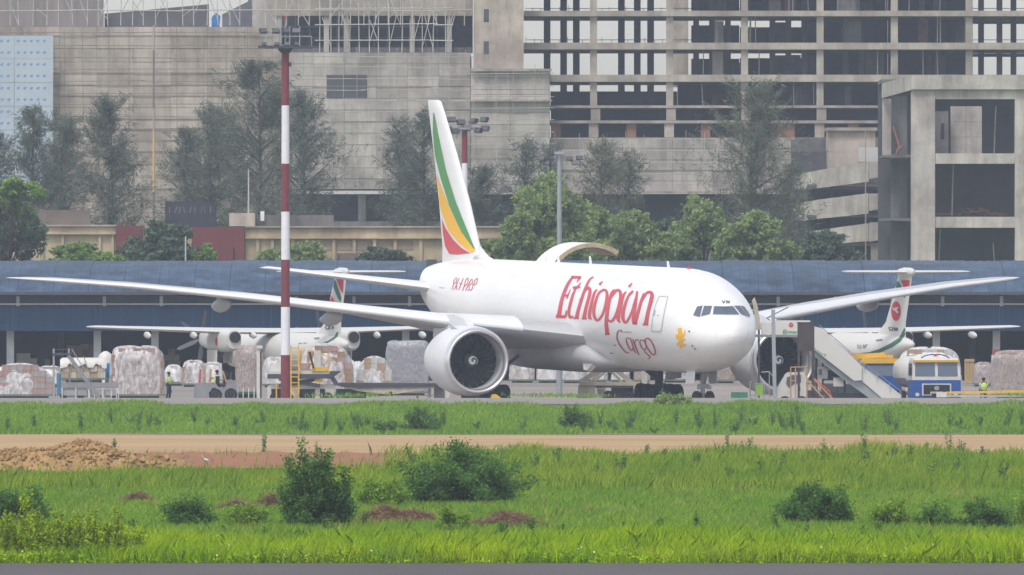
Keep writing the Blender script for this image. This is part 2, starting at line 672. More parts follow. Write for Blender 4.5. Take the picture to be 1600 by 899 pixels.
# ---- engines
EZ, ELAT, ES = 2.78, 9.6, 19.9
prof_out = [(0.02, 1.80), (0.0, 1.84), (.06, 1.90), (.3, 1.985), (.9, 2.07), (1.8, 2.115), (3.0, 2.10), (4.2, 1.97), (5.2, 1.78), (6.0, 1.58)]
prof_lip = [(.42, 2.012), (.2, 1.955), (.07, 1.905), (-.015, 1.845), (0.0, 1.785), (.08, 1.72), (.3, 1.655), (.6, 1.64)]
prof_in = [(.28, 1.66), (.6, 1.635), (1.0, 1.63), (1.7, 1.645), (1.9, 1.645)]


def revolve(prof, n=64, dx=0.0):
    return MB().loft([[Vector((-(t + dx), r * math.sin(2 * math.pi * i / n), r * math.cos(2 * math.pi * i / n))) for i in range(n)] for t, r in prof], cap=False)


blade = MB()
rings = []
for k in range(9):
    r = 0.42 + (1.62 - .42) * k / 8
    sweep = 0.25 * math.sin(k / 8 * 2.6)
    lead = 0.16 * math.sin(k / 8 * math.pi * 1.25)
    ch = 0.42
    tw = math.radians(28 + 34 * k / 8)
    row = []
    for c in (-.5, 0, .5):
        ax = -c * ch * math.cos(tw) + lead - .04 * (1 - abs(c) * 2)
        tg = c * ch * math.sin(tw)
        ang = tg / r + sweep
        row.append(Vector((ax - 1.55, r * math.sin(ang), r * math.cos(ang))))
    rings.append(row)
blade.loft(rings, closed=False)
M['blade'] = mat('fan_blade_dark', (0.045, 0.048, 0.058), 0.42, metal=0.5)
M['blade_edge'] = mat('fan_blade_edge', (0.55, 0.56, 0.58), 0.35, metal=0.7)
blade_me = mesh_of(blade, M['blade'], True, name='fan_blade')
edge = MB()
er = []
for row in rings:
    a, b = row[2], row[1]
    d = (b - a).normalized()
    er.append([a + Vector((.012, 0, 0)), a + d * .05 + Vector((.014, 0, 0))])
edge.loft(er, closed=False)
edge_me = mesh_of(edge, M['blade_edge'], True, name='blade_edge')
disc = revolve([(1.75, .2), (1.75, 1.645)])
spin = revolve([(.98, 0.005), (1.01, .08), (1.12, .22), (1.3, .37), (1.5, .47), (1.75, .5)], 32)
spiral = MB()
pts = []
for i in range(46):
    a = i / 45 * 2 * math.pi * 1.35
    r = .02 + .30 * i / 45
    x = -(1.05 + (r / .36) * .22)
    w = .03 + .05 * math.sin(math.pi * min(1, i / 45 + .12))
    for q in (-1, 1):
        rr = max(0.0, r + q * w)
        xx = -float(np.interp(rr, [.005, .08, .22, .37, .47], [.98, 1.01, 1.12, 1.30, 1.5])) - .01
        pts.append(Vector((xx + .03, rr * math.sin(a), rr * math.cos(a))))
spiral.add(pts, [(2 * i, 2 * i + 1, 2 * i + 3, 2 * i + 2) for i in range(45)])
core = revolve([(5.9, 1.0), (6.6, .92), (7.4, .62), (7.5, .35), (8.2, .1), (8.25, .01)], 32)
pyl = MB()
pyl.loft([[Vector((-s, -.24, z0)), Vector((-s, .24, z0)), Vector((-s, .2, z1)), Vector((-s, -.2, z1))]
          for s, z0, z1 in ((1.6, 1.9, 2.12), (2.4, 1.7, 2.5), (4.5, 1.5, 2.75), (6.3, 1.1, 2.6), (8.6, 1.25, 2.35))])
nac_me = {}
for side in (1, -1):
    o = obj('engine', revolve(prof_out), M['cowl_paint'], jet, smooth=True)
    o.location = (-ES, -side * ELAT, EZ - sink(ES))
    for nm, mbx, mm in (('inlet_lip', revolve(prof_lip), M['metal_lip']), ('inlet_duct', revolve(prof_in), M['grey_paint']),
                        ('fan_disc', disc, M['black']), ('spinner', spin, M['dark_steel']), ('spiral_mark', spiral, M['white_paint']),
                        ('core_nozzle', core, M['steel']), ('pylon', pyl, M['cowl_paint'])):
        obj(nm, mbx, mm, o, smooth=(45 if nm == 'pylon' else True), fix=(nm not in ('spiral_mark',)))
    for k in range(22):
        for me_, nm in ((blade_me, 'fan_blade'), (edge_me, 'blade_edge')):
            b = link(nm, me_, o)
            b.rotation_euler = (2 * math.pi * k / 22, 0, 0)
    # strake on the cowl
    st = MB().prism([(-1.2, -.9 * side + .02, 1.86), (-2.6, -.9 * side + .02, 1.86), (-2.6, -1.2 * side, 2.35)], (0, .04, 0))
    obj('strake', st, M['cowl_paint'], o)

# ---- landing gear
def wheel_me(r, w, n=28):
    prof = [(-w * .5, r * .55), (-w * .5, r * .86), (-w * .36, r * .97), (0, r), (w * .36, r * .97), (w * .5, r * .86), (w * .5, r * .55)]
    return mesh_of(MB().lathe(prof, n, 'y'), M['rubber'], 40, name='wheel')


def rim_me(r, w, n=20):
    prof = [(-w * .5, .02), (-w * .42, r * .2), (-w * .30, r * .5), (-w * .52, r * .56), (w * .52, r * .56), (w * .30, r * .5), (w * .42, r * .2), (w * .5, .02)]
    return mesh_of(MB().lathe(prof, n, 'y'), M['steel'], 40, name='rim')


nw, nr = wheel_me(.55, .36), rim_me(.55, .36)
mw, mr_ = wheel_me(.67, .5), rim_me(.67, .5)
g = MB()
g.tube((0, 0, .55), (0, 0, 1.5), .11, .11, 14).tube((0, 0, 1.3), (0, 0, 2.9), .17, .17, 14)
g.tube((0, -.55, .55), (0, .55, .55), .09)
g.bar((.05, 0, 1.5), (1.3, 0, 2.7), .14).bar((0, -.12, 1.25), (-.35, 0, .95), .08).bar((-.35, 0, .95), (0, .0, .7), .08)
g.box(-.12, .2, -.3, .3, 1.25, 1.5).box(.1, .28, -.42, -.2, 1.2, 1.42).box(.1, .28, .2, .42, 1.2, 1.42)
g.box(-.5, .5, -.6, .6, 2.5, 2.62)
ng = obj('nose_gear', g, M['steel'], jet, smooth=40)
ng.location = (-5.9, 0, -sink(5.9))
for y in (-.4, .4):
    w = link('wheel', nw, ng)
    w.location = (0, y, .55)
    r = link('rim', nr, ng)
    r.location = (0, y, .55)
for y in (-1, 1):
    d = MB().prism([(.5, y * .62, 2.6), (-1.1, y * .62, 2.5), (-1.1, y * .7, 1.5), (.5, y * .7, 1.55)], (0, y * .05, 0))
    obj('gear_door', d, M['white_paint'] if y < 0 else M['grey_paint'], ng)
for side in (1, -1):
    g = MB()
    g.tube((0, 0, .8), (0, 0, 3.3), .24, .28, 16).bar((-1.5, 0, .72), (1.5, 0, .78), .3, .34)
    for x in (-1.46, 0, 1.46):
        g.tube((x, -.75, .67), (x, .75, .67), .11)
    g.bar((0, side * .1, 1.6), (.2, side * 2.2, 3.2), .2).bar((0, 0, 1.4), (-1.5, side * .6, 3.0), .16)
    g.bar((.1, 0, 1.9), (1.7, side * .4, 3.3), .16)
    mg = obj('main_gear', g, M['dark_steel'], jet, smooth=40)
    mg.location = (-31.8, -side * 5.49, -sink(31.8))
    for x in (-1.46, 0, 1.46):
        for y in (-.7, .7):
            w = link('wheel', mw, mg)
            w.location = (x, y, .67)
            r = link('rim', mr_, mg)
            r.location = (x, y, .67)
    d = MB().prism([(-1.6, -side * .95, 1.5), (1.5, -side * .95, 1.7), (1.5, -side * 1.1, 3.9), (-1.6, -side * 1.1, 3.9)], (0, side * .06, 0))
    obj('gear_door', d, M['grey_paint'], mg)
    # the dark flap brackets hanging behind the nacelle
    for k, (x, z, l) in enumerate(((-1.0, 3.6, 1.5), (-.2, 3.5, 1.3))):
        obj('flap_bracket', MB().bar((x - .9, 0, z - l * .6), (x + .4, 0, z + .3), .26), M['dark_steel'], mg)

# ---- main deck cargo door, swung up on the far side
dr = MB()
hy, hz = 1.35, 8.1
arc_in, arc_out = [], []
RD = 3.1
for i in range(17):
    a = math.radians(150 - 94 * i / 16)      # from near the hinge outwards, convex side up
    c = Vector((0, math.cos(a) * RD, math.sin(a) * RD))
    arc_out.append(c)
    c2 = Vector((0, math.cos(a) * (RD - .28), math.sin(a) * (RD - .28)))
    arc_in.append(c2)
off = Vector((0, hy, hz)) - arc_out[0]
tilt = Matrix.Rotation(0.0, 3, 'X')
def _d(p):
    q = tilt @ (p - arc_out[0])
    return q + Vector((0, hy, hz))
ring = [_d(p) for p in arc_out] + [_d(p) for p in reversed(arc_in)]
dr.loft([[p + Vector((-s, 0, 0)) for p in ring] for s in (40.9, 44.6)])
cd = obj('cargo_door', dr, M['white_paint'], jet, smooth=40)
lin = MB()
for s in (40.86, 44.64):
    rr = [_d(p * .995) for p in arc_out] + [_d(p * 1.004) for p in reversed(arc_in)]
    lin.loft([[p + Vector((-s, 0, 0)) for p in rr], [p + Vector((-s - .05, 0, 0)) for p in rr]])
M['primer'] = mat('primer_lining', (0.50, 0.40, 0.24), 0.7, var=0.3, scale=2)
obj('door_edge', lin, M['primer'], cd, smooth=40)
li = MB().loft([[_d(p * .985) + Vector((-s, 0, 0)) for p in arc_in] for s in (41.1, 44.4)], closed=False)
obj('door_lining', li, M['primer'], cd, smooth=True)

# ---- small fittings
for s, h in ((12.5, .42), (28, .5), (34.5, .45), (37, .38)):
    obj('antenna', MB().prism([(-s, -.02, 8.5), (-s - .45, -.02, 8.5), (-s - .55, -.02, 8.5 + h), (-s - .3, -.02, 8.5 + h)], (0, .04, 0)), M['white_paint'], jet)
obj('beacon', MB().lathe([(8.5, .12), (8.6, .1), (8.68, .02)], 12, 'z', (-8.8, 0, 0)), mat('beacon_red', (.6, .03, .02), .3), jet)
obj('belly_antenna', MB().prism([(-24.0, 0, 2.05), (-24.6, 0, 2.05), (-24.5, 0, 1.55), (-24.3, 0, 1.55)], (0, .04, 0)), M['dark_steel'], jet)
obj('drain_scoop', MB().prism([(-19.3, -2.6, 2.75), (-20.6, -2.85, 2.75), (-20.6, -2.8, 2.3), (-20.3, -2.7, 2.3)], (0, .3, -.1)), M['white_paint'], jet)

# ---- paint: lettering, stripes, windows, doors (rows traced on an enlargement, laid onto the skin)
LT = [[(150, 57, 10), (115, 110, 15), (80, 200, 17), (57, 318, 20)], [(140, 58, 14), (204, 60, 14)], [(202, 56, 10), (178, 92, 4)],
      [(90, 185, 9), (118, 176, 9)], [(136, 138, 3), (110, 200, 9)], [(38, 320, 14), (102, 322, 14)], [(103, 322, 12), (108, 278, 4)],
      [(205, 95, 4), (165, 145, 10), (140, 215, 14), (124, 290, 14), (135, 326, 13), (155, 316, 5)], [(150, 130, 12), (200, 122, 12)],
      [(290, 55, 5), (260, 80, 10), (225, 160, 14), (190, 270, 16), (175, 332, 17)], [(155, 332, 8), (192, 332, 8)],
      [(195, 220, 5), (235, 145, 12), (260, 131, 14), (265, 165, 16), (240, 260, 16), (226, 330, 18)], [(212, 334, 8), (246, 334, 8)],
      [(315, 140, 5), (295, 165, 12), (272, 250, 15), (262, 320, 16), (278, 338, 6)], [(350, 86, 4), (328, 109, 13)],
      [(364, 140, 12), (325, 165, 11), (298, 240, 14), (292, 305, 14), (313, 346, 11), (348, 310, 12), (374, 230, 15), (380, 165, 14), (364, 140, 12)],
      [(435, 140, 5), (410, 165, 12), (385, 270, 16), (375, 360, 18), (382, 436, 17)], [(366, 437, 10), (398, 437, 10)],
      [(405, 200, 6), (440, 150, 12), (465, 152, 14), (470, 200, 16), (445, 300, 16), (410, 352, 12), (385, 340, 8)],
      [(510, 155, 5), (490, 180, 12), (465, 280, 16), (455, 340, 17), (470, 358, 6)], [(548, 98, 4), (525, 123, 13)],
      [(555, 150, 11), (520, 190, 12), (490, 280, 16), (488, 340, 15), (510, 357, 12), (545, 290, 11), (570, 200, 9)],
      [(582, 152, 10), (568, 250, 16), (556, 350, 17), (578, 366, 8)],
      [(625, 165, 8), (605, 230, 14), (580, 320, 16), (565, 365, 17)], [(550, 368, 8), (582, 368, 8)],
      [(600, 250, 5), (640, 170, 12), (672, 160, 15), (680, 190, 19), (655, 290, 18), (640, 370, 20)], [(620, 373, 10), (655, 373, 10)]]
paint.strokes('title_lettering', LT, M['red_letter'], 860, 420, 4.281, wscale=1.38)
CG = [[(480, 428, 6), (478, 414, 8), (456, 418, 8), (446, 450, 9), (455, 490, 9), (480, 530, 9), (508, 560, 8), (530, 560, 6)],
      [(537, 470, 6), (515, 462, 6), (510, 485, 8), (528, 530, 8), (546, 548, 7), (551, 530, 6)], [(535, 463, 7), (550, 505, 8), (565, 553, 8), (577, 562, 5)],
      [(552, 470, 6), (570, 520, 9), (592, 576, 8)], [(566, 500, 5), (572, 476, 7), (592, 480, 8)],
      [(627, 480, 7), (606, 478, 7), (600, 497, 8), (614, 530, 8), (635, 541, 7), (641, 515, 8), (627, 480, 7)], [(635, 541, 6), (630, 555, 6), (650, 572, 8), (668, 590, 8), (655, 603, 6)],
      [(652, 464, 8), (636, 476, 9), (641, 512, 9), (665, 553, 9), (690, 576, 9), (703, 562, 9), (694, 524, 9), (674, 482, 9), (652, 464, 8)]]
paint.strokes('cargo_lettering', CG, M['dull_red_letter'], 860, 420, 4.281)
AM = [[(660, 485, 9), (625, 530, 11), (620, 575, 11), (650, 555, 10), (668, 510, 9), (660, 485, 9)], [(622, 570, 11), (598, 657, 9)],
      [(700, 490, 9), (655, 600, 12), (625, 657, 9)], [(662, 560, 9), (664, 657, 13)],
      [(757, 490, 10), (720, 590, 12), (690, 660, 10)], [(698, 568, 10), (745, 576, 10)],
      [(828, 490, 10), (792, 520, 11), (775, 600, 14), (812, 572, 10), (832, 500, 9)], [(775, 595, 13), (745, 670, 12)],
      [(880, 503, 10), (842, 560, 12), (790, 670, 11)], [(880, 503, 9), (885, 560, 11), (835, 600, 11), (845, 640, 10), (818, 672, 10)],
      [(957, 495, 10), (917, 530, 11), (910, 592, 12), (945, 560, 11), (957, 495, 9)], [(893, 575, 14), (886, 635, 12), (850, 672, 11)]]
paint.strokes('script_lettering', AM, M['red_letter'], 640, 380, 8.99, wscale=.85)
LION = [[(855, 398), (866, 394), (878, 397), (880, 425), (887, 432), (893, 440), (896, 420), (900, 408), (903, 418), (902, 440), (892, 455), (884, 462), (888, 470),
         (905, 466), (903, 474), (888, 484), (882, 492), (888, 506), (905, 504), (906, 520), (890, 517), (880, 522), (876, 532), (862, 526), (870, 512), (860, 505),
         (850, 518), (846, 502), (858, 488), (863, 470), (852, 468), (843, 472), (840, 452), (843, 436), (852, 444), (858, 440), (852, 420)]]
paint.fill('lion_emblem', LION, M['stripe_yellow'], 860, 420, 4.281, step=2)
paint.strokes('registration_letters', [[(442, 203, 6), (452, 222, 6)], [(462, 203, 5), (452, 222, 5)], [(472, 224, 6), (472, 205, 6)], [(472, 205, 5), (487, 222, 5)], [(487, 222, 6), (487, 205, 6)]],
              M['dark_letter'], 1020, 420, 4.086)
M['frame_grey'] = mat('window_frame_grey', (.45, .45, .46), .5)
WIN = [[(385, 292), (392, 242), (430, 243), (472, 246), (481, 294), (430, 293)], [(309, 304), (328, 240), (378, 240), (364, 291)], [(259, 298), (283, 244), (318, 238), (301, 309)]]
for w in WIN:
    cx = sum(p[0] for p in w) / len(w)
    cy = sum(p[1] for p in w) / len(w)
    big = [(cx + (x - cx) * 1.10, cy + (y - cy) * 1.14) for x, y in w]
    fr = paint.fill('windshield_frame', [big], M['frame_grey'], 1020, 420, 4.086, off=.012, step=2, mirror=True)
    paint.fill('pane', [w], M['glass'], 1020, 420, 4.086, off=.03, step=2, mirror=True, parent=fr)
paint.strokes('crew_door', [[(738, 486, 3), (742, 440, 3), (752, 380, 3), (775, 322, 3)], [(775, 320, 4), (818, 321, 4)], [(818, 322, 4), (800, 400, 4), (785, 488, 4)], [(738, 488, 5), (784, 491, 6)],
                            [(757, 385, 5), (750, 415, 5)], [(765, 412, 4), (775, 412, 4)]], M['frame_grey'], 780, 360, 3.1)
paint.strokes('radome_seam', [[(408, 440, 1.6), (403, 395, 1.6), (420, 352, 1.6), (460, 330, 1.6)], [(560, 480, 1.5), (600, 440, 1.5), (612, 400, 1.5)]], mat('seam', (.45, .45, .46), .6), 1020, 420, 4.086)
paint.strokes('sensor_probe', [[(228, 402, 9), (238, 400, 9)], [(248, 488, 6), (258, 498, 6)], [(266, 508, 8), (274, 514, 8)]], M['dark_letter'], 1020, 420, 4.086)
paint.strokes('stencil_marks', [[(428, 508, 8), (436, 516, 8)], [(400, 562, 6), (420, 568, 6)], [(492, 424, 5), (545, 424, 5)]], M['outline'], 860, 420, 4.281)
paint.strokes('tail_stencil', [[(418, 622, 14), (488, 630, 14)]], mat('stencil_pale', (.5, .5, .5), .6), 640, 380, 8.99)
fpaint = Paint(jet, [fin])
fpaint.fill('tail_stripe', [[(98, 97), (103, 100), (118, 180), (150, 330), (190, 460), (230, 560), (272, 662), (262, 655), (215, 590), (165, 480), (130, 370), (105, 270), (97, 180)]],
            M['stripe_green'], 640, 140, 2.644, step=4, mirror=True)
fpaint.fill('tail_stripe', [[(113, 352), (125, 385), (150, 450), (190, 540), (230, 610), (272, 668), (255, 675), (205, 635), (160, 580), (130, 500), (115, 420)]],
            M['stripe_yellow'], 640, 140, 2.644, step=4, mirror=True)
fpaint.fill('tail_stripe', [[(134, 537), (150, 575), (180, 620), (215, 655), (252, 677), (200, 682), (165, 680), (148, 650), (138, 590)]],
            M['stripe_red'], 640, 140, 2.644, step=4, mirror=True)
# ------------------------------------------------------------------ helpers for things told by their rows and columns at a known distance
def pbox(mb, px0, px1, py0, py1, D0, D1, ref=None):
    """box whose front face fills that rectangle at distance D0, reaching back to D1"""
    r = ref if ref is not None else D0
    a, b = P(px0, py1, r), P(px1, py0, r)
    return mb.box(a.x, b.x, D0, D1, a.z, b.z)


def concrete(name, c, c2, scale=0.25, streak=0.5, bump=0.25):
    """stained concrete: blotches and rain streaks of real dirt"""
    m = mat(name, c, 0.92, col2=c2, scale=scale, detail=9, bump=bump, bscale=1.5, coords='World')
    nt = m.node_tree
    n, l = nt.nodes, nt.links
    b = n['Principled BSDF']
    src = b.inputs['Base Color'].links[0].from_socket
    tc = n.new('ShaderNodeNewGeometry')
    mp = n.new('ShaderNodeMapping')
    mp.inputs['Scale'].default_value = (0.8, 0.8, 0.12)
    nz = n.new('ShaderNodeTexNoise')
    nz.inputs['Scale'].default_value = 1.0
    nz.inputs['Detail'].default_value = 7
    nz.inputs['Roughness'].default_value = 0.7
    rp = n.new('ShaderNodeValToRGB')
    rp.color_ramp.elements[0].position = 0.36
    rp.color_ramp.elements[1].position = 0.6
    k = 1 - streak
    rp.color_ramp.elements[0].color = (k, k, k, 1)
    rp.color_ramp.elements[1].color = (1, 1, 1, 1)
    mx = n.new('ShaderNodeMix')
    mx.data_type = 'RGBA'
    mx.blend_type = 'MULTIPLY'
    mx.inputs['Factor'].default_value = 1.0
    l.new(tc.outputs['Position'], mp.inputs['Vector'])
    l.new(mp.outputs[0], nz.inputs['Vector'])
    l.new(nz.outputs['Fac'], rp.inputs[0])
    l.new(src, mx.inputs[6])
    l.new(rp.outputs[0], mx.inputs[7])
    # large weathered patches
    nb = n.new('ShaderNodeTexNoise')
    nb.inputs['Scale'].default_value = 0.16
    nb.inputs['Detail'].default_value = 11
    nb.inputs['Roughness'].default_value = 0.72
    l.new(tc.outputs['Position'], nb.inputs['Vector'])
    rb_ = n.new('ShaderNodeValToRGB')
    rb_.color_ramp.elements[0].position = 0.38
    rb_.color_ramp.elements[1].position = 0.56
    rb_.color_ramp.elements[0].color = (.68, .66, .66, 1)
    rb_.color_ramp.elements[1].color = (1, 1, 1, 1)
    l.new(nb.outputs['Fac'], rb_.inputs[0])
    my = n.new('ShaderNodeMix')
    my.data_type = 'RGBA'
    my.blend_type = 'MULTIPLY'
    my.inputs['Factor'].default_value = 1.0
    l.new(mx.outputs[2], my.inputs[6])
    l.new(rb_.outputs[0], my.inputs[7])
    l.new(my.outputs[2], b.inputs['Base Color'])
    return m


# ------------------------------------------------------------------ the long blue cargo shed
SD = 1135.0
M['shed_roof'] = concrete('shed_roof_sheet', (0.075, 0.13, 0.215), (0.04, 0.07, 0.12), 0.5, 0.45, 0.0)
M['shed_roof'].node_tree.nodes['Principled BSDF'].inputs['Roughness'].default_value = 0.6
M['shed_blue'] = mat('shed_fascia_blue', (0.025, 0.075, 0.165), 0.75, var=0.35, scale=0.6, stretch=(1, 1, .15))
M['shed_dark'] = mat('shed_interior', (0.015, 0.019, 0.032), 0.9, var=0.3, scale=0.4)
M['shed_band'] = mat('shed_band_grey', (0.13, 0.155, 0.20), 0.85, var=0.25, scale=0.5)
M['white_post'] = mat('white_post', (0.52, 0.55, 0.55), 0.8, var=0.2, scale=1)
shed = thing('cargo_shed', 'long low cargo shed with weathered blue barrel roof and white columns', 'shed', (0, SD, 0))
# one roof sheet: a strip of the vault with standing ribs; shared by all
PW = 2.6
arc = []
for i in range(13):
    t = i / 12
    a = math.radians(62 * (1 - t))
    arc.append((17.5 * (1 - math.sin(a) / math.sin(math.radians(62))) - 4.0, 8.86 - 2.34 * (1 - math.cos(a)) / (1 - math.cos(math.radians(62)))))
rs = MB()
sect = []
for k in range(4):
    x = k * PW / 4
    sect += [(x, 0), (x + PW / 4 - .2, 0), (x + PW / 4 - .13, .03), (x + PW / 4 - .07, .03)]
sect.append((PW - .012, 0))
rs.loft([[Vector((x, y, z + h)) for x, h in sect] for y, z in arc] + [[Vector((x, 40, 8.7 + h)) for x, h in sect]], closed=False)
rs_me = mesh_of(rs, M['shed_roof'], False, False, 'roof_sheet')
for i in range(60):
    o = link('roof_sheet', rs_me, shed)
    o.location = (-78 + i * PW, random.uniform(-.03, .03), random.uniform(-.03, .03))
obj('eave_underside', MB().box(-80, 80, -4.1, -3.85, 6.33, 6.55), M['dark_steel'], shed)  # dark bar whose colour stands in for the shaded underside of the eave
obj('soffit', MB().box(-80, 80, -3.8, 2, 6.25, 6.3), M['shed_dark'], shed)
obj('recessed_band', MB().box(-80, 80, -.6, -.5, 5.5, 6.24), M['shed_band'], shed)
obj('rail', MB().box(-80, 80, -2.6, -2.45, 5.60, 5.70), M['white_post'], shed)
for px in (-60, 28, 163, 252, 341, 463, 553, 640, 1045, 1135, 1216, 1305, 1394, 1473, 1565, 1655):
    x = P(px, 0, SD - 2.5).x
    obj('hanger_post', MB().box(x - .12, x + .12, -2.44, -2.25, 5.5, 6.24), M['white_post'], shed)
fp = MB()
for k in range(6):
    fp.box(k * .433, k * .433 + .25, -.03, 0.05, 0, 1.83)
    fp.box(k * .433 + .25, k * .433 + .42, 0.0, .05, 0, 1.83)
fp_me = mesh_of(fp, M['shed_blue'], name='fascia_panel')
for i in range(60):
    o = link('fascia_panel', fp_me, shed)
    o.location = (-78 + i * PW, -1.9 + random.uniform(-.015, .015), 3.67)
for px in (-75, 16, 152, 242, 335, 425, 634, 725, 820, 915, 1010, 1105, 1190, 1280, 1370, 1463, 1557, 1650):
    x = P(px, 0, SD).x
    obj('column', MB().box(x - .27, x + .27, 0, .5, 0, 5.5), M['white_post'], shed)
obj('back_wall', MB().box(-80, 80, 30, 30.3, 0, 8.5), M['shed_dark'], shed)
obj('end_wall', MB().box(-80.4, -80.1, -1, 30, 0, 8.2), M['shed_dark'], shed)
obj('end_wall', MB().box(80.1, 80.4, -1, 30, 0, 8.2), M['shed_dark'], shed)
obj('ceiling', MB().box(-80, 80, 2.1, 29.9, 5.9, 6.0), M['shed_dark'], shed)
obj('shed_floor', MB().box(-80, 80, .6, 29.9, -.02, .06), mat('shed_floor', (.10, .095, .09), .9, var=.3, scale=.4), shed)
# ribs of grey framing deep inside
for px in (95, 330, 700, 1100, 1330, 1520):
    x = P(px, 0, SD + 12).x
    obj('inner_column', MB().box(x - .22, x + .22, 12, 12.4, 0.06, 5.88), mat('inner_column_grey', (.12, .13, .14), .9), shed)
# ------------------------------------------------------------------ concrete buildings under construction
BD = 1450.0
M['tan_concrete'] = concrete('tan_concrete', (0.58, 0.505, 0.435), (0.45, 0.385, 0.33), 0.4, 0.3)
M['grey_concrete'] = concrete('grey_concrete', (0.58, 0.53, 0.485), (0.42, 0.385, 0.36), 0.3, 0.3)
M['pale_concrete'] = concrete('pale_concrete', (0.47, 0.42, 0.365), (0.36, 0.32, 0.28), 0.35, 0.3)
M['light_concrete'] = concrete('light_concrete', (0.60, 0.565, 0.505), (0.48, 0.445, 0.395), 0.35, 0.35)
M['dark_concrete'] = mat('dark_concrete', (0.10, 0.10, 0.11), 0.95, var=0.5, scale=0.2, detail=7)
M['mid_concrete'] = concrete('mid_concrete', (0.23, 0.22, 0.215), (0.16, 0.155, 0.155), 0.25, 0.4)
M['brick_red'] = mat('brick_red', (0.30, 0.15, 0.10), 0.95, var=0.3, scale=1.2)
M['bamboo'] = mat('weathered_bamboo', (0.40, 0.36, 0.30), 0.9, var=0.35, scale=0.6)
M['pipe'] = mat('scaffold_pipe', (0.52, 0.50, 0.47), 0.7, var=0.3, scale=0.5)
M['old_pipe'] = mat('old_scaffold_pipe', (0.42, 0.39, 0.36), 0.8, col2=(.28, .26, .24), scale=0.3)
M['dark_bamboo'] = mat('dark_bamboo', (0.30, 0.255, 0.21), 0.9, var=0.4, scale=0.4)
M['steel_roof'] = mat('old_roof_sheet', (0.27, 0.235, 0.22), 0.85, var=0.35, scale=0.3, stretch=(3, 1, .3))


M['ledge_shade'] = mat('ledge_shade', (.36, .31, .265), .95, var=.5, scale=.3, coords='World')  # dark tone puts the courses' shadow and stain lines into the strip colour
_tones = {}


def tones(m):
    """three castings of the same concrete"""
    if m.name not in _tones:
        base = [n for n in m.node_tree.nodes if n.type == 'VALTORGB'][0].color_ramp.elements
        c2, c1 = base[0].color[:3], base[1].color[:3]
        _tones[m.name] = [m] + [concrete(m.name + '_cast', tuple(c * k for c in c1), tuple(c * k for c in c2), .3, .3) for k in (.86, .93, 1.1)]
    return _tones[m.name]


def panel_wall(parent, px0, px1, rows, D, m, width=3.6, jit=.035):
    """courses of cast panels; rows: list of pixel rows that bound the courses"""
    x0, x1 = P(px0, 0, D).x, P(px1, 0, D).x
    n = max(1, round((x1 - x0) / width))
    w = (x1 - x0) / n
    for a, b in zip(rows, rows[1:]):
        z1, z0 = P(0, a, D).z, P(0, b, D).z
        box_ = MB().box(.012, w - .012, 0, .3, 0.012, z1 - z0 - .02)
        mes = [mesh_of(box_, mm, name='wall_panel') for mm in tones(m)]
        jx = random.uniform(-.25, .25)
        if random.random() < .35:
            obj('course_ledge', MB().box(x0 + random.uniform(0, 6), x1 - random.uniform(0, 6), -.1, -.05, z0 - .025, z0 + .025), M['ledge_shade'], parent).location = (0, D - parent.location.y, 0)
        for i in range(n):
            o = link('wall_panel', random.choice(mes), parent)
            o.location = (x0 + i * w, D + random.uniform(-jit, jit) - parent.location.y, z0)


def scaffold(name, label, px0, px1, py0, py1, D, step=26, rise=18.5, m=None, r=.055, diag=False, jitter=4):
    m = m or M['bamboo']
    t = thing(name, label, 'scaffolding', (0, D, 0), group='scaffolding on the concrete buildings')
    px = px0
    while px <= px1:
        p = px + random.uniform(-jitter, jitter) * .5
        lean = random.uniform(-2, 2)
        top = py0 - random.uniform(0, 14)
        a, b = P(p, py1, D), P(p + lean, top, D)
        obj('pole', MB().tube((a.x, 0, a.z), (b.x, 0, b.z), r, r * .8, 6), m, t)
        if diag and random.random() < .8:
            s = random.choice((-1, 1))
            a, b = P(p, py1 - random.uniform(0, 20), D), P(p + s * step * .8, py0 + random.uniform(0, 25), D)
            obj('brace', MB().tube((a.x, .12, a.z), (b.x, .12, b.z), r * .8, r * .8, 5), m, t)
        px += step * random.uniform(.8, 1.2)
    py = py0 + 3
    while py <= py1:
        px = px0 - 8
        while px < px1:
            L = random.uniform(120, 260)
            e = min(px + L, px1 + 8)
            dy = random.uniform(-1.2, 1.2)
            a, b = P(px, py + random.uniform(-1, 1), D), P(e, py + dy, D)
            obj('rail', MB().tube((a.x, -.12, a.z), (b.x, -.12, b.z), r, r, 5), m, t)
            px = e - 6
        py += rise * random.uniform(.92, 1.08)
    return t


# ---- left hall
hall = thing('concrete_hall', 'broad tan concrete hall behind scaffolding at the left, its walls in stained courses', 'building', (0, BD, 0))
rowsL = [42, 56, 76, 97, 114, 133, 150, 168, 186, 202, 219, 237, 256, 275, 295, 315, 340, 380, 430, 500, 556]
panel_wall(hall, -80, 440, rowsL, BD, M['tan_concrete'])
obj('core', pbox(MB(), -80, 440, 43, 556, .32, 45, BD), M['mid_concrete'], hall)
rowsM = [82, 100, 119, 135, 154, 172, 190, 208, 226, 244, 262, 279, 296]
panel_wall(hall, 440, 735, rowsM, BD - 3, M['grey_concrete'], 3.0)
obj('core', pbox(MB(), 440.5, 735, 83, 295, -2.6, 40, BD), M['mid_concrete'], hall)
obj('opening', pbox(MB(), 511, 574, 118, 153, -3.09, -3.045, BD), mat('opening_shade', (.105, .105, .125), .9, var=.3, scale=.6), hall)  # flat dark sheet on the wall stands in for the shade of an opening
rowsR = [109, 122, 140, 148, 158, 176, 195, 214, 233, 250, 268, 284, 299]
panel_wall(hall, 735.5, 859, rowsR, BD - 6, M['grey_concrete'], 3.7)
obj('core', pbox(MB(), 735.5, 859, 110, 298, -5.6, 30, BD), M['mid_concrete'], hall)
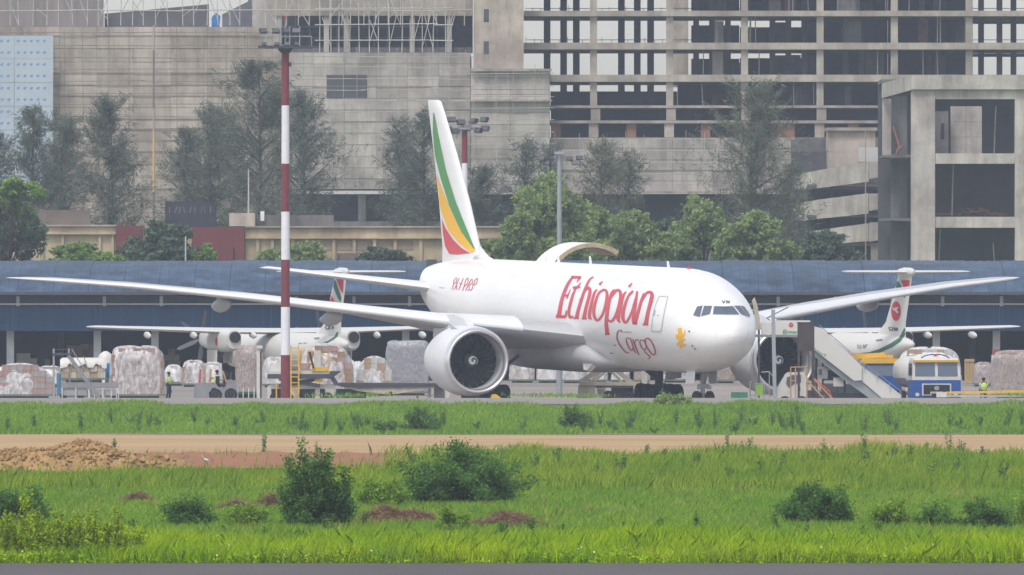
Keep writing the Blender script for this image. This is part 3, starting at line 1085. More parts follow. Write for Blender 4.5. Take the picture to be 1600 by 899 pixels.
for k, (a, b) in enumerate(((109, 113), (157, 160), (299, 303))):
    obj('ledge', pbox(MB(), 620 if k else 735.5, 862, a, b, -6.7, -6.06, BD), M['pale_concrete'], hall)
obj('tower_wall', pbox(MB(), 740, 818, -70, 108.9, -5.0, 12, BD), M['tan_concrete'], hall)
for y in (16, 66):
    obj('window', pbox(MB(), 756, 764, y, y + 20, -5.03, -5.005, BD), M['dark_concrete'], hall)
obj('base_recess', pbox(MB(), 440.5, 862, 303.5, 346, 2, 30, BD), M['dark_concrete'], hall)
obj('base_wall', pbox(MB(), 440.5, 862, 346.2, 556, -3, 30, BD), M['mid_concrete'], hall)
for px in (470, 560, 650, 745, 840):
    obj('pier', pbox(MB(), px, px + 12, 303.5, 346, -2.5, 1.9, BD), M['mid_concrete'], hall)
# its open top storey
obj('roof_sheet', MB().prism([P(-80, 41.5, BD) - Vector((0, BD, 0)) + Vector((0, 8, 0)), P(158, 41.5, BD) - Vector((0, BD, 0)) + Vector((0, 8, 0)),
                              P(158, -6, BD) - Vector((0, BD, 0)) + Vector((0, 8, 0)), P(120, -60, BD) - Vector((0, BD, 0)) + Vector((0, 8, 0)), P(-80, -60, BD) - Vector((0, BD, 0)) + Vector((0, 8, 0))], (0, 1, 0)), M['steel_roof'], hall)
obj('truss_band', MB().prism([Vector((P(x, y, BD).x, 10, P(x, y, BD).z)) for x, y in ((159, 42), (323, 42), (323, 4), (159, 19))], (0, .4, 0)), mat('truss_dark', (.14, .135, .14), .9, var=.4, scale=.5), hall)
obj('truss_band', MB().prism([Vector((P(x, y, BD).x, 10, P(x, y, BD).z)) for x, y in ((344, 44), (392, 44), (392, -20), (384, 0), (344, 20))], (0, .4, 0)), mat('truss_slate', (.16, .165, .19), .9, var=.3, scale=.5), hall)
obj('blue_tarp', MB().prism([Vector((P(x, y, BD).x, 5, P(x, y, BD).z)) for x, y in ((329, 42), (341, 42), (343, 24), (336, 19), (329, 26))], (0, .5, 0)), mat('tarp_blue', (.05, .20, .50), .7, var=.3, scale=2), hall)
obj('block_wall', pbox(MB(), 393, 440, -60, 41.8, 4, 9, BD), M['grey_concrete'], hall)
for px in (432, 506, 537, 640, 698):
    obj('column', pbox(MB(), px, px + 8, 25, 82, 0, .7, BD), M['grey_concrete'], hall)
obj('beam', pbox(MB(), 426, 738, -8, 25, -.2, 1.2, BD), M['pale_concrete'], hall)
obj('beam', pbox(MB(), 426, 738, 74, 82, .75, 1.4, BD), M['mid_concrete'], hall)
obj('beam', pbox(MB(), 426, 738, -60, -9, 2.5, 3.2, BD), M['mid_concrete'], hall)
obj('roof_slab', pbox(MB(), 426, 738, -62, -60.5, -.2, 26, BD), M['mid_concrete'], hall)
obj('inner_wall', pbox(MB(), 430, 738, -60, 80, 14, 14.5, BD), mat('inner_wall_dark', (.10, .10, .12), .95, var=.5, scale=.25), hall)
for px in (460, 482, 525, 560, 583, 604, 628, 664, 682):
    obj('mullion', pbox(MB(), px, px + 2.2, 25, 74, 3, 3.3, BD), M['mid_concrete'], hall)
for py in (40, 57):
    obj('transom', pbox(MB(), 440, 700, py, py + 2, 3.35, 3.6, BD), M['mid_concrete'], hall)

scaffold('bamboo_scaffold', 'thin bamboo scaffold in front of the tan wall behind the left casuarina trees', -60, 436, 48, 345, BD - 1.2, 34, 18.5, M['dark_bamboo'], r=.04)
scaffold('bamboo_scaffold', 'bamboo scaffold over the grey wall left of the jet fin', 444, 735, 86, 296, BD - 4.4, 28, 18, M['old_pipe'], r=.035)
scaffold('bamboo_scaffold', 'bamboo scaffold on the banded wall right of the jet fin', 740, 858, 112, 300, BD - 7.6, 30, 18, M['old_pipe'], r=.035)
scaffold('pipe_scaffold', 'pale pipe scaffold with many braces along the open storey at top left', -20, 735, -10, 40, BD - 1.4, 19, 24, M['pipe'], r=.05, diag=True)
scaffold('pipe_scaffold', 'pale braced pipe scaffold in front of dark openings above the mast head', 500, 700, 10, 82, BD - 4.6, 17, 24, M['pipe'], r=.05, diag=True)
scaffold('bamboo_scaffold', 'bamboo scaffold on the long parapet below the open frame', 866, 1235, 214, 300, BD - 5.6, 34, 18, M['old_pipe'], r=.035)

# foil-faced sheets with printed marks
sheet_m = mat('insulation_white', (.42, .48, .55), .6, var=.12, scale=.3)
print_m = mat('print_blue', (.16, .28, .48), .6)
ins = thing('insulation_board', 'bluish white insulation boards printed with rows of blue marks at the left edge', 'cladding', (0, BD - 2.2, 0))
for c, (xa, xb) in enumerate(((-70, -24), (-23.4, 22), (22.6, 83))):
    for ya, yb in ((56, 92), (92.6, 129), (129.6, 166), (166.6, 203), (203.6, 250), (250.6, 300)):
        o = obj('board', pbox(MB(), xa, xb, ya, yb, 0, .08, BD - 2.2), sheet_m, ins)
        mk = MB()
        for yy in (ya + 8, ya + 26):
            x = xa + 4
            while x < xb - 7:
                a = P(x, yy + 2, BD - 2.2)
                b = P(x + 5, yy - 2, BD - 2.2)
                mk.add([(a.x, -.012, a.z), (a.x + .16, -.012, a.z - .03), (b.x, -.012, b.z - .05), (b.x - .16, -.012, b.z), (a.x - .05, -.012, (a.z + b.z) / 2)], [(0, 1, 2, 3, 4)])
                x += 10.2 + random.uniform(-.4, .4)
        q = obj('blue_print', mk, print_m, o, fix=False)
        q['kind'] = 'stuff'

# ---- open concrete frame
frame = thing('unfinished_tower', 'tall unfinished concrete frame with open floors and bare columns at upper right', 'building', (0, BD, 0))
for k, (a, b) in enumerate(((-85, -74), (-34, -23), (17, 25.5), (67, 77.5), (117, 128))):
    obj('floor_slab', pbox(MB(), 818.5 if b < 100 else 859.5, 1680, a, b, 0, 28, BD), M['pale_concrete'], frame)
    # guard pipes above each slab
    if a < 100 and b > -30:
        for dy in (6, 11):
            p0, p1 = P(822, a - dy, BD), P(1640, a - dy, BD)
            obj('guard_rail', MB().tube((p0.x, 27, p0.z), (p1.x, 27, p1.z), .035, .035, 5), M['pipe'], frame)
        x = 822
        while x < 1100:
            p0, p1 = P(x, a - .2, BD), P(x, a - random.uniform(9, 16), BD)
            obj('guard_post', MB().tube((p0.x, 27, p0.z), (p1.x, 27, p1.z), .03, .03, 5), M['pipe'], frame)
            x += random.uniform(10, 17)
obj('floor_slab', pbox(MB(), 859.5, 1400, 165, 169, -.3, 24, BD), M['pale_concrete'], frame)
obj('floor_slab', pbox(MB(), 859.5, 1400, 188.5, 193, -.3, 24, BD), M['pale_concrete'], frame)
levels = [(-73.8, -34.2), (-22.8, 16.8), (25.7, 66.8), (77.7, 116.8)]
for px in (925, 1044, 1161, 1279, 1395, 1512, 1630):
    for a, b in levels + [(128.2, 164.8)]:
        obj('column', pbox(MB(), px - 3, px + 8, a, b, .4, 1.1, BD), M['pale_concrete'], frame)
for px in (850, 876, 896, 967, 992, 1013):
    for a, b in levels + [(128.2, 164.8)]:
        if a < 100 or px > 860:
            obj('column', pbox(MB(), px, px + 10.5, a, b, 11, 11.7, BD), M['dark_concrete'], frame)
for px in (1085, 1110, 1135, 1205, 1230, 1255, 1320, 1345, 1440, 1465, 1533, 1562, 1584):
    for a, b in levels:
        obj('column', pbox(MB(), px, px + 9, a, b, 9, 9.6, BD), M['mid_concrete'] if random.random() < .5 else M['dark_concrete'], frame)
# walls deep inside the right half, with gaps under the beams
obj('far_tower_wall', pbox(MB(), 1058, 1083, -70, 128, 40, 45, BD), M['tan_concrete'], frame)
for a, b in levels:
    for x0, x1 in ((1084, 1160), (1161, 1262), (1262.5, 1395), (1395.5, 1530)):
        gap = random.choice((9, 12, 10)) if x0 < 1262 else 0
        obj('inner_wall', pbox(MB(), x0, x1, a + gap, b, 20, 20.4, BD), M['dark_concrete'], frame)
    for px, w in ((1208, 28), (1258, 30), (1465, 20)):
        if random.random() < .8:
            obj('brick_infill', pbox(MB(), px + 4, px + w, a + 6, b, 13, 13.3, BD), M['brick_red'] if random.random() < .35 else M['mid_concrete'], frame)
    obj('beam', pbox(MB(), 1518, 1680, a + 3, a + 8, 15, 15.6, BD), M['mid_concrete'], frame)
for a, b in levels + [(128.2, 164.8)]:
    for k in range(9):
        px = random.uniform(1090, 1505)
        w_ = random.uniform(8, 30)
        top = a + random.choice((2, 6, (b - a) * .45))
        obj('partition', pbox(MB(), px, px + w_, top, b, (dd := random.uniform(3, 17)), dd + .25, BD), random.choice((M['mid_concrete'], M['mid_concrete'], M['brick_red'], M['dark_concrete'], M['grey_concrete'])), frame)
    for k in range(7):
        px = random.uniform(1085, 1525)
        p0, p1 = P(px, b, BD), P(px + random.uniform(-2, 2), a, BD)
        obj('prop', MB().tube((p0.x, 1.6, p0.z), (p1.x, 1.6, p1.z), .05, .05, 5), M['old_pipe'], frame)
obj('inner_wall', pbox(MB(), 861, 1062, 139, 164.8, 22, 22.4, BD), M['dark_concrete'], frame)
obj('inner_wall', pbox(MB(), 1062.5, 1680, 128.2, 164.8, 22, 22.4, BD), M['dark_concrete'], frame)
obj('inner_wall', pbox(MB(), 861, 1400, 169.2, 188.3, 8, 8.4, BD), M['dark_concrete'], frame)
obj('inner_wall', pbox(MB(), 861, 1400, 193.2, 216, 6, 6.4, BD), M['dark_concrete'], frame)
for px in (922, 1040, 1157, 1275):
    obj('corbel', pbox(MB(), px + 1, px + 16, 169.2, 188.3, -.2, 1.4, BD), M['pale_concrete'], frame)
    obj('pillar', pbox(MB(), px - 2, px + 13, 193.2, 215, -.1, .6, BD), M['tan_concrete'], frame)
for px, w in ((862, 14), (979, 15), (1095, 15), (1214, 28), (1325, 16)):
    obj('brick_infill', pbox(MB(), px, px + w, 193.2, 215, .1, .5, BD), M['brick_red'], frame)
panel_wall(frame, 859.5, 1242, [215.2, 232, 250, 266, 283, 299], BD - 4, M['grey_concrete'], 3.9)
obj('parapet_core', pbox(MB(), 859.5, 1400, 215.3, 298.5, -3.6, 20, BD), M['mid_concrete'], frame)
obj('ledge', pbox(MB(), 859.5, 1242, 299.2, 303, -5.2, -3.5, BD), M['pale_concrete'], frame)
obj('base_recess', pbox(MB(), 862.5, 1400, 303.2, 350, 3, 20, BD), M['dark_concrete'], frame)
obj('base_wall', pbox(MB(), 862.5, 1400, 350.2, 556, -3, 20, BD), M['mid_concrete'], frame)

# ---- tall bay at the right edge
CD = 1300.0
bay = thing('concrete_portal', 'bare concrete bay with a thick pier and two open storeys at right edge', 'building', (0, CD, 0))
obj('pier', pbox(MB(), 1424, 1461, 138, 532, 0, 2.3, CD), M['grey_concrete'], bay)
obj('pier', pbox(MB(), 1586, 1640, 155.2, 532, .1, 2.3, CD), M['light_concrete'], bay)
obj('roof_beam', pbox(MB(), 1423.5, 1660, 118, 140, -.35, 2.6, CD), M['light_concrete'], bay)
obj('roof_beam', pbox(MB(), 1461.3, 1660, 140.2, 155, .1, 2.3, CD), M['light_concrete'], bay)
obj('roof_beam', MB().prism([Vector((P(x, y, CD).x, d, P(x, y, CD).z)) for x, y, d in ((1382, 129, 9), (1423.2, 118, -.3), (1423.2, 141, -.3), (1382, 152, 9))], (.0, .8, 0)), M['light_concrete'], bay)
for a, b in ((240, 256), (339, 356)):
    obj('floor_beam', pbox(MB(), 1461.3, 1585.7, a, b, .1, 2.2, CD), M['light_concrete'], bay)
    obj('floor_slab', pbox(MB(), 1382, 1660, a + 2, a + 6, 2.4, 22, CD), M['mid_concrete'], bay)
obj('roof_slab', pbox(MB(), 1382, 1660, 122, 128, 9.9, 24, CD), M['mid_concrete'], bay)
obj('back_wall', pbox(MB(), 1382, 1660, 128.2, 532, 23, 23.5, CD), M['dark_concrete'], bay)
obj('inner_wall', pbox(MB(), 1462, 1485, 173, 240, 6, 6.4, CD), M['mid_concrete'], bay)
obj('inner_window', pbox(MB(), 1473, 1478.5, 192, 217, 5.97, 5.995, CD), M['black'], bay)
for x0, x1 in ((1489, 1513), (1513.4, 1538)):
    for y0, y1 in ((165, 189), (189.4, 213), (213.4, 239.6)):
        obj('wall_panel', pbox(MB(), x0, x1, y0, y1, 7, 7.4, CD), M['grey_concrete'], bay)
obj('side_wall', pbox(MB(), 1383, 1397, 152.5, 243, 9.9, 10.4, CD), M['grey_concrete'], bay)
obj('side_wall', pbox(MB(), 1397.4, 1423, 148, 243, 11.5, 12, CD), M['mid_concrete'], bay)
obj('side_wall', pbox(MB(), 1397, 1423, 248, 532, 11.5, 12, CD), M['mid_concrete'], bay)
obj('side_ledge', pbox(MB(), 1396, 1423.5, 241, 247, 8.8, 9.9, CD), M['light_concrete'], bay)
obj('side_ledge', pbox(MB(), 1396, 1423.5, 341, 346, 8.8, 9.9, CD), M['light_concrete'], bay)
for a, b in (((1399, 195), (1410, 230)), ((1408, 232), (1416, 226)), ((1404, 240), (1410, 226))):
    p, q = P(*a, CD), P(*b, CD)
    obj('timber_prop', MB().tube((p.x, 8.4, p.z), (q.x, 8.4, q.z), .1, .1, 6), M['brick_red'], bay)
for px, y0, y1 in ((1489, 257, 338), (1468, 358, 416), (1556, 380, 416), (1555, 165, 239)):
    p, q = P(px, y1, CD), P(px + random.uniform(-3, 3), y0, CD)
    obj('prop', MB().tube((p.x, 3, p.z), (q.x, 3, q.z), .07, .07, 6), M['bamboo'], bay)
rub = MB()
for i in range(40):
    x = random.uniform(1465, 1580)
    p = P(x, 338.8, CD)
    h = .3 + .5 * math.exp(-((x - 1530) / 25) ** 2)
    a = random.uniform(0, 3)
    rub.bar((p.x - .5 * math.cos(a), 4 + random.uniform(-1, 1), p.z + random.uniform(0, h)), (p.x + .5 * math.cos(a), 4 + math.sin(a), p.z + random.uniform(0, h)), .12)
rb = obj('rubble', rub, M['brick_red'], bay)
rb['kind'] = 'stuff'

# ---- stepped ramp block with curved parapets
RDD = 1330.0
ramp = thing('parking_ramp', 'stack of curved pale concrete ramp parapets left of the tall bay', 'building', (0, RDD, 0))


def parapet(pts, depth, name='parapet', m=None):
    """pts: (px, top row, bottom row, set-back)"""
    rings = []
    for px, a, b, d in pts:
        t, q = P(px, a, RDD), P(px, b, RDD)
        rings.append([Vector((t.x, d, t.z)), Vector((t.x, d + .35, t.z)), Vector((q.x, d + .35, q.z)), Vector((q.x, d, q.z))])
    obj(name, MB().loft(rings), m or M['light_concrete'], ramp)


parapet([(1240, 272, 295, 9), (1258, 270, 296, 4), (1280, 266, 294, 1.2), (1320, 259, 289, .2), (1357, 252, 284, 0)], 1)
parapet([(1357.5, 253, 280, -.8), (1396, 252, 273, -.8)], 1, 'parapet', M['grey_concrete'])
parapet([(1239, 318, 344, 9), (1258, 316, 345, 4), (1280, 312, 342, 1.2), (1320, 307, 338, .2), (1357, 302, 334, 0)], 1)
parapet([(1357.5, 303, 330, -.8), (1396, 302, 324, -.8)], 1, 'parapet', M['grey_concrete'])
parapet([(1262, 362, 384, 5), (1280, 360, 383, 1.2), (1320, 354, 380, .2), (1357, 349, 377, 0)], 1)
parapet([(1357.5, 348, 378, -.8), (1396, 346, 372, -.8)], 1, 'parapet', M['grey_concrete'])
for a in (288, 336, 380):
    obj('floor_slab', pbox(MB(), 1262, 1396, a, a + 4, 1.6, 18, RDD), M['mid_concrete'], ramp)
obj('back_wall', pbox(MB(), 1240, 1396, 262, 530, 18.2, 18.6, RDD), M['dark_concrete'], ramp)
for px in (1250, 1261, 1272, 1300, 1352, 1361):
    obj('column', pbox(MB(), px, px + 4, 285, 530, 4 if px > 1290 else 9.5, 4.6 if px > 1290 else 10, RDD), M['mid_concrete'], ramp)
obj('side_pier', pbox(MB(), 1361, 1372, 380, 530, -.4, 1.2, RDD), M['pale_concrete'], ramp)
obj('stair_house', pbox(MB(), 1295, 1369, 204, 268, 3, 12, RDD), M['tan_concrete'], ramp)
obj('roof_slab', pbox(MB(), 1293, 1372, 199, 204, 2.6, 12.4, RDD), M['pale_concrete'], ramp)
obj('low_block', pbox(MB(), 1342, 1396, 230, 253, 1.4, 2.9, RDD), mat('fresh_render', (.55, .54, .52), .9, var=.15, scale=.3), ramp)
obj('upper_wall', pbox(MB(), 1240, 1294.5, 236, 268, 10, 12, RDD), M['dark_concrete'], ramp)
obj('upper_wall', pbox(MB(), 1240, 1294.5, 216, 236, 12.5, 14, RDD), M['mid_concrete'], ramp)
vp = P(1352, 418, RDD)
vq = P(1351, 200, RDD)
tag(obj('bamboo_pole', MB().tube((vp.x, RDD - 3, 0), (vq.x, RDD - 3, vq.z), .06, .05, 6), M['bamboo']), 'single tall bamboo pole in front of the curved ramp parapets', 'pole')

# ---- low cream building with dark red panels
LD = 1215.0
M['cream'] = concrete('cream_render', (0.52, 0.43, 0.29), (0.43, 0.35, 0.24), 0.3, 0.25, 0.1)
M['maroon'] = mat('maroon_panel', (0.17, 0.045, 0.05), 0.8, var=0.2, scale=0.5)
low = thing('low_building', 'long low cream building with two dark red wall panels behind the shed', 'building', (0, LD, 0))
obj('wall', pbox(MB(), 20, 181, 354, 583, 0, 9, LD), M['cream'], low)
obj('wall', pbox(MB(), 382.5, 840, 356, 583, 0, 9, LD), M['cream'], low)
obj('wall', pbox(MB(), 222.5, 299.5, 356, 583, .6, 9, LD), M['cream'], low)
obj('red_panel', pbox(MB(), 181.3, 222, 353, 583, -.3, 9, LD), M['maroon'], low)
obj('red_panel', pbox(MB(), 300, 382, 355, 583, -.5, 9, LD), M['maroon'], low)
obj('slot', pbox(MB(), 364, 367, 388, 410, -.53, -.505, LD), M['black'], low)
obj('coping', pbox(MB(), 18, 181, 351.5, 354, -.25, 9.2, LD), M['pale_concrete'], low)
obj('coping', pbox(MB(), 382.5, 840, 353.5, 356, -.25, 9.2, LD), M['pale_concrete'], low)
for px in (64, 96, 154, 174):
    obj('pilaster', pbox(MB(), px, px + 4, 366, 583, -.22, -.004, LD), M['cream'], low)
obj('ledge', pbox(MB(), 60, 181, 364, 366.5, -.4, -.004, LD), M['cream'], low)
for px in (400, 423, 455, 487, 519, 551, 583, 615, 655, 720, 752, 784):
    obj('pilaster', pbox(MB(), px, px + 5, 373.5, 583, -.22, -.004, LD), M['cream'], low)
obj('ledge', pbox(MB(), 383, 840, 371, 373.3, -.4, -.004, LD), M['cream'], low)
for px in (428, 460, 492, 524, 556, 588, 620, 757):
    obj('window', pbox(MB(), px, px + 26, 376, 391, -.04, -.006, LD), mat('recess_tan', (.30, .245, .17), .9, var=.2, scale=.5), low)
obj('lean_to', pbox(MB(), 525, 636, 396, 583, -3, -.5, LD), mat('dull_brown_wall', (.17, .13, .12), .9, var=.3, scale=.4), low)
for px in (525, 560, 598, 633):
    obj('lean_to_post', pbox(MB(), px, px + 3, 394, 583, -3.2, -3.01, LD), M['mid_concrete'], low)
obj('roof_room', pbox(MB(), 357, 397, 333, 353.4, 3, 6, LD), M['tan_concrete'], low)
obj('roof_wall', pbox(MB(), 48, 138, 328, 351.4, 5, 5.4, LD), mat('mud_wall', (.20, .16, .135), .95, var=.4, scale=.4), low)
obj('roof_wall', pbox(MB(), 398, 520, 336, 353.3, 6.2, 6.6, LD), M['mid_concrete'], low)
obj('hung_cloth', pbox(MB(), 405, 411, 330, 345, 5.9, 6.0, LD), M['white_paint'], low)
obj('roof_mast', MB().tube((P(387, 0, LD).x, 4, P(0, 333, LD).z), (P(387, 0, LD).x, 4, P(0, 265, LD).z), .07, .05, 6), M['pipe'], low)
dk = thing('storage_container', 'dark blue container with faint chalk marks between the left trees', 'container', (0, 1245, 0))
obj('body', pbox(MB(), 258, 336, 315, 575, 0, 6, 1245), mat('container_navy', (.045, .047, .065), .8, var=.3, scale=.8), dk)
mk = MB()
for i in range(9):
    px = 264 + i * 8 + random.uniform(-1, 1)
    p, q = P(px, 333, 1245), P(px + random.uniform(-3, 5), 323, 1245)
    mk.add([(p.x, -.01, p.z), (p.x + .08, -.01, p.z), (q.x + .08, -.01, q.z), (q.x, -.01, q.z)], [(0, 1, 2, 3)])
c = obj('chalk_marks', mk, M['mid_concrete'], dk, fix=False)
c['kind'] = 'stuff'

# long coloured pole on the facade, thin white posts
t = thing('tall_pole', 'very tall thin pole banded red and cream standing before the tan wall', 'pole', (P(240, 0, 1400).x, 1400, 0))
for (a, b, mm) in ((545, 300, M['maroon']), (300, 205, M['stripe_yellow']), (205, 170, M['bamboo']), (170, 78, M['maroon']), (78, 40, M['bamboo'])):
    obj('pole_section', MB().tube((random.uniform(-.02, .02), 0, max(0, P(0, a, 1400).z)), (0, 0, P(0, b, 1400).z), .09, .09, 6), mat('faded_band', tuple(.55 * c + .12 for c in mm.node_tree.nodes['Principled BSDF'].inputs['Base Color'].default_value[:3]), .8), t)
for px, y0, lab in ((290, 370, 'thin white post above the shed roof by the dark red panel'), (141, 352, None)):
    if lab:
        p = P(px, y0, 1180)
        tag(obj('white_post', MB().tube((p.x, 1180, 0), (p.x, 1180, p.z), .06, .06, 6), M['white_post']), lab, 'post')
# ------------------------------------------------------------------ floodlight masts
M['mast_red'] = mat('mast_maroon', (0.19, 0.045, 0.055), 0.55, var=0.2, scale=1.5)
M['mast_white'] = mat('mast_white', (0.72, 0.72, 0.76), 0.5, var=0.1, scale=1.5)
M['galv'] = mat('galvanised', (0.33, 0.36, 0.38), 0.5, metal=0.3, var=0.2, scale=1)
MD = 884.0
mx_ = P(446, 0, MD).x
mast = thing('light_mast', 'tall red and white banded floodlight mast in front of the jet wing', 'mast', (mx_, MD, ground_z(MD)), group='floodlight masts')
z0 = ground_z(MD)
bands = [(690, 555, 'r'), (555, 480, 'w'), (480, 406, 'r'), (406, 331, 'w'), (331, 256, 'r'), (256, 165, 'w'), (165, 84, 'r')]
for a, b, c in bands:
    za, zb = max(0.0, P(0, a, MD).z - z0), P(0, b, MD).z - z0
    ra, rb = .275 - .0032 * za, .275 - .0032 * zb
    obj('mast_section', MB().tube((0, 0, za), (0, 0, zb), ra, rb, 16), M['mast_red'] if c == 'r' else M['mast_white'], mast, smooth=40)
zt = P(0, 84, MD).z - z0
obj('mast_head', MB().lathe([(zt, .2), (zt + .05, .28), (zt + .22, .42), (zt + .3, .45)], 16), M['dark_steel'], mast, smooth=40)
pl = MB()
pl.box(-1.55, 1.9, -.7, -.6, zt + .3, zt + .44).box(-1.2, 1.55, .6, .7, zt + .3, zt + .44).box(-1.45, 1.75, -.6, .6, zt + .36, zt + .40)
obj('platform', pl, M['dark_steel'], mast)
lampm = mat('floodlight_body', (0.07, 0.072, 0.085), 0.5, var=.2, scale=4)


lampglass = mat('lamp_glass_grey', (.10, .105, .12), .5, spec=.2)


def flood(parent, x, y, z, yaw, tilt, s=1.0):
    R = Euler((tilt, 0, yaw)).to_matrix()
    b = MB()
    b.prism([R @ Vector(p) * s for p in ((-.28, -.02, -.2), (.28, -.02, -.2), (.22, .3, -.12), (-.22, .3, -.12))], R @ Vector((0, 0, .34)) * s)
    b.v = [tuple(Vector(v) + Vector((x, y, z))) for v in b.v]
    o = obj('floodlight', b, lampm, parent)
    g = MB().add([R @ Vector(p) * s + Vector((x, y, z)) for p in ((-.25, -.03, -.17), (.25, -.03, -.17), (.25, -.03, .11), (-.25, -.03, .11))], [(0, 1, 2, 3)])
    obj('lamp_glass', g, lampglass, o, fix=False)


for x in (-1.15, -.45, .15, .72):
    obj('upright', MB().tube((x + .1, -.3, zt + .4), (x + .1, -.3, zt + 1.55), .035, .035, 6), M['galv'], mast)
    flood(mast, x - .08, -.35, zt + 1.35, random.uniform(-.8, .6), -.5, .85)
    flood(mast, x - .05, -.25, zt + .58, random.uniform(-.8, .8), -.6, .6)
obj('upright', MB().tube((0, .1, zt + .4), (0, .1, zt + 2.0), .045, .045, 6), M['galv'], mast)
obj('handrail', MB().path([(-1.4, .6, zt + .4), (-1.4, .6, zt + 1.0), (1.5, .6, zt + 1.0), (1.5, .6, zt + .4)], .025), M['galv'], mast)
obj('obstruction_light', MB().lathe([(zt + 2.0, .07), (zt + 2.15, .06), (zt + 2.2, .01)], 10), mat('lamp_red', (.5, .03, .03), .4), mast)
obj('junction_box', MB().box(.2, .34, -.1, .1, zt - .75, zt - .5), M['dark_steel'], mast)

D2 = 1010.0
m2 = thing('light_mast', 'red and white floodlight mast just behind the jet tail fin', 'mast', (P(726, 0, D2).x, D2, 0), group='floodlight masts')
for a, b, c in ((620, 470, 'w'), (470, 385, 'r'), (385, 297, 'w'), (297, 255, 'w'), (255, 205, 'r')):
    obj('mast_section', MB().tube((0, 0, max(0, P(0, a, D2).z)), (0, 0, P(0, b, D2).z), .19, .18, 12), M['mast_red'] if c == 'r' else M['mast_white'], m2, smooth=40)
zt = P(0, 205, D2).z
obj('ring', MB().lathe([(zt, .25), (zt + .1, .5), (zt + .2, .5)], 12), M['galv'], m2)
for px, py in ((706, 186), (721, 190), (738, 188), (755, 186), (702, 201), (712, 204), (746, 203), (757, 200), (730, 200)):
    q = P(px, py, D2) - m2.location
    obj('bracket', MB().tube((0, 0, zt + .2), (q.x, -.2, q.z), .04, .04, 5), M['galv'], m2)
    flood(m2, q.x, -.3, q.z, random.uniform(-.9, .9), -.45, 1.0)
D3 = 1010.0
m3 = thing('light_mast', 'plain grey floodlight mast rising behind the green trees and the jet', 'mast', (P(874, 0, D3).x, D3, 0), group='floodlight masts')
obj('mast_section', MB().tube((0, 0, 0), (0, 0, P(0, 240, D3).z), .2, .14, 12), M['galv'], m3, smooth=40)
zt = P(0, 240, D3).z
obj('mast_cap', MB().box(-.32, .32, -.3, .3, zt - .05, zt + .12), M['galv'], m3)
for px, py in ((846, 247), (854, 254), (862, 246), (890, 247), (898, 254), (906, 246)):
    q = P(px, py, D3) - m3.location
    obj('bracket', MB().tube((0, 0, zt - .2), (q.x, -.1, q.z), .035, .035, 5), M['galv'], m3)
    flood(m3, q.x, -.2, q.z, random.uniform(-.9, .9), -.45, .8)
# ------------------------------------------------------------------ vegetation
def mesh_np(name, verts, faces, m, rnd=None, smooth=False):
    verts = np.asarray(verts, np.float32).reshape(-1, 3)
    faces = np.asarray(faces, np.int32)
    nf, k = faces.shape
    me = bpy.data.meshes.new(name)
    me.vertices.add(len(verts))
    me.vertices.foreach_set('co', verts.ravel())
    me.loops.add(nf * k)
    me.loops.foreach_set('vertex_index', faces.ravel())
    me.polygons.add(nf)
    me.polygons.foreach_set('loop_start', np.arange(0, nf * k, k, dtype=np.int32))
    me.polygons.foreach_set('loop_total', np.full(nf, k, np.int32))
    me.update(calc_edges=True)
    if rnd is not None:
        a = me.attributes.new('rnd', 'FLOAT', 'FACE')
        a.data.foreach_set('value', np.asarray(rnd, np.float32))
    if smooth:
        me.shade_smooth()
    me.materials.append(m)
    return me


def unit(n):
    v = rng.normal(size=(n, 3))
    return v / np.linalg.norm(v, axis=1, keepdims=True)


def leaf_cards(c, size, up=0.35, asp=0.55):
    """diamond leaves: centres (N,3), sizes (N,)"""
    n = len(c)
    u = unit(n)
    w = unit(n)
    w[:, 2] += up
    v = np.cross(u, w)
    v /= np.linalg.norm(v, axis=1, keepdims=True) + 1e-9
    s = size[:, None]
    verts = np.stack([c - u * s, c + v * s * asp, c + u * s, c - v * s * asp], 1).reshape(-1, 3)
    faces = np.arange(n * 4).reshape(n, 4)
    return verts, faces


def strands(c, d, L, w):
    """thin tapering leaf blades from c along d"""
    n = len(c)
    side = np.cross(d, unit(n))
    side /= np.linalg.norm(side, axis=1, keepdims=True) + 1e-9
    verts = np.stack([c - side * w[:, None], c + side * w[:, None], c + d * L[:, None]], 1).reshape(-1, 3)
    return verts, np.arange(n * 3).reshape(n, 3)


LEAF = {
    'casuarina': mat('casuarina_needles', (0.125, 0.15, 0.115), 0.8, rnd=0.35, trans=0.25),
    'casuarina_olive': mat('casuarina_olive', (0.14, 0.16, 0.105), 0.8, rnd=0.35, trans=0.25),
    'green': mat('tree_leaf_green', (0.25, 0.335, 0.12), 0.75, rnd=0.35, trans=0.4),
    'dark': mat('tree_leaf_dark', (0.10, 0.15, 0.085), 0.7, rnd=0.35, trans=0.25),
    'bright': mat('tree_leaf_bright', (0.18, 0.29, 0.06), 0.65, rnd=0.35, trans=0.3),
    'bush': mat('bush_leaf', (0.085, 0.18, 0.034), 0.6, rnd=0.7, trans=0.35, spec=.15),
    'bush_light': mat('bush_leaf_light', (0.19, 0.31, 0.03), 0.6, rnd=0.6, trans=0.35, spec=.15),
    'weed': mat('weed_leaf', (0.27, 0.38, 0.012), 0.6, rnd=0.65, trans=0.4, spec=.1),
    'weed_dark': mat('weed_leaf_dark', (0.11, 0.21, 0.05), 0.6, rnd=0.4, trans=0.3),
}
M['pale_bark'] = mat('pale_bark', (0.13, 0.115, 0.10), 0.95, var=0.3, scale=3)
M['bark'] = mat('bark', (0.07, 0.055, 0.045), 0.95, var=0.4, scale=3)


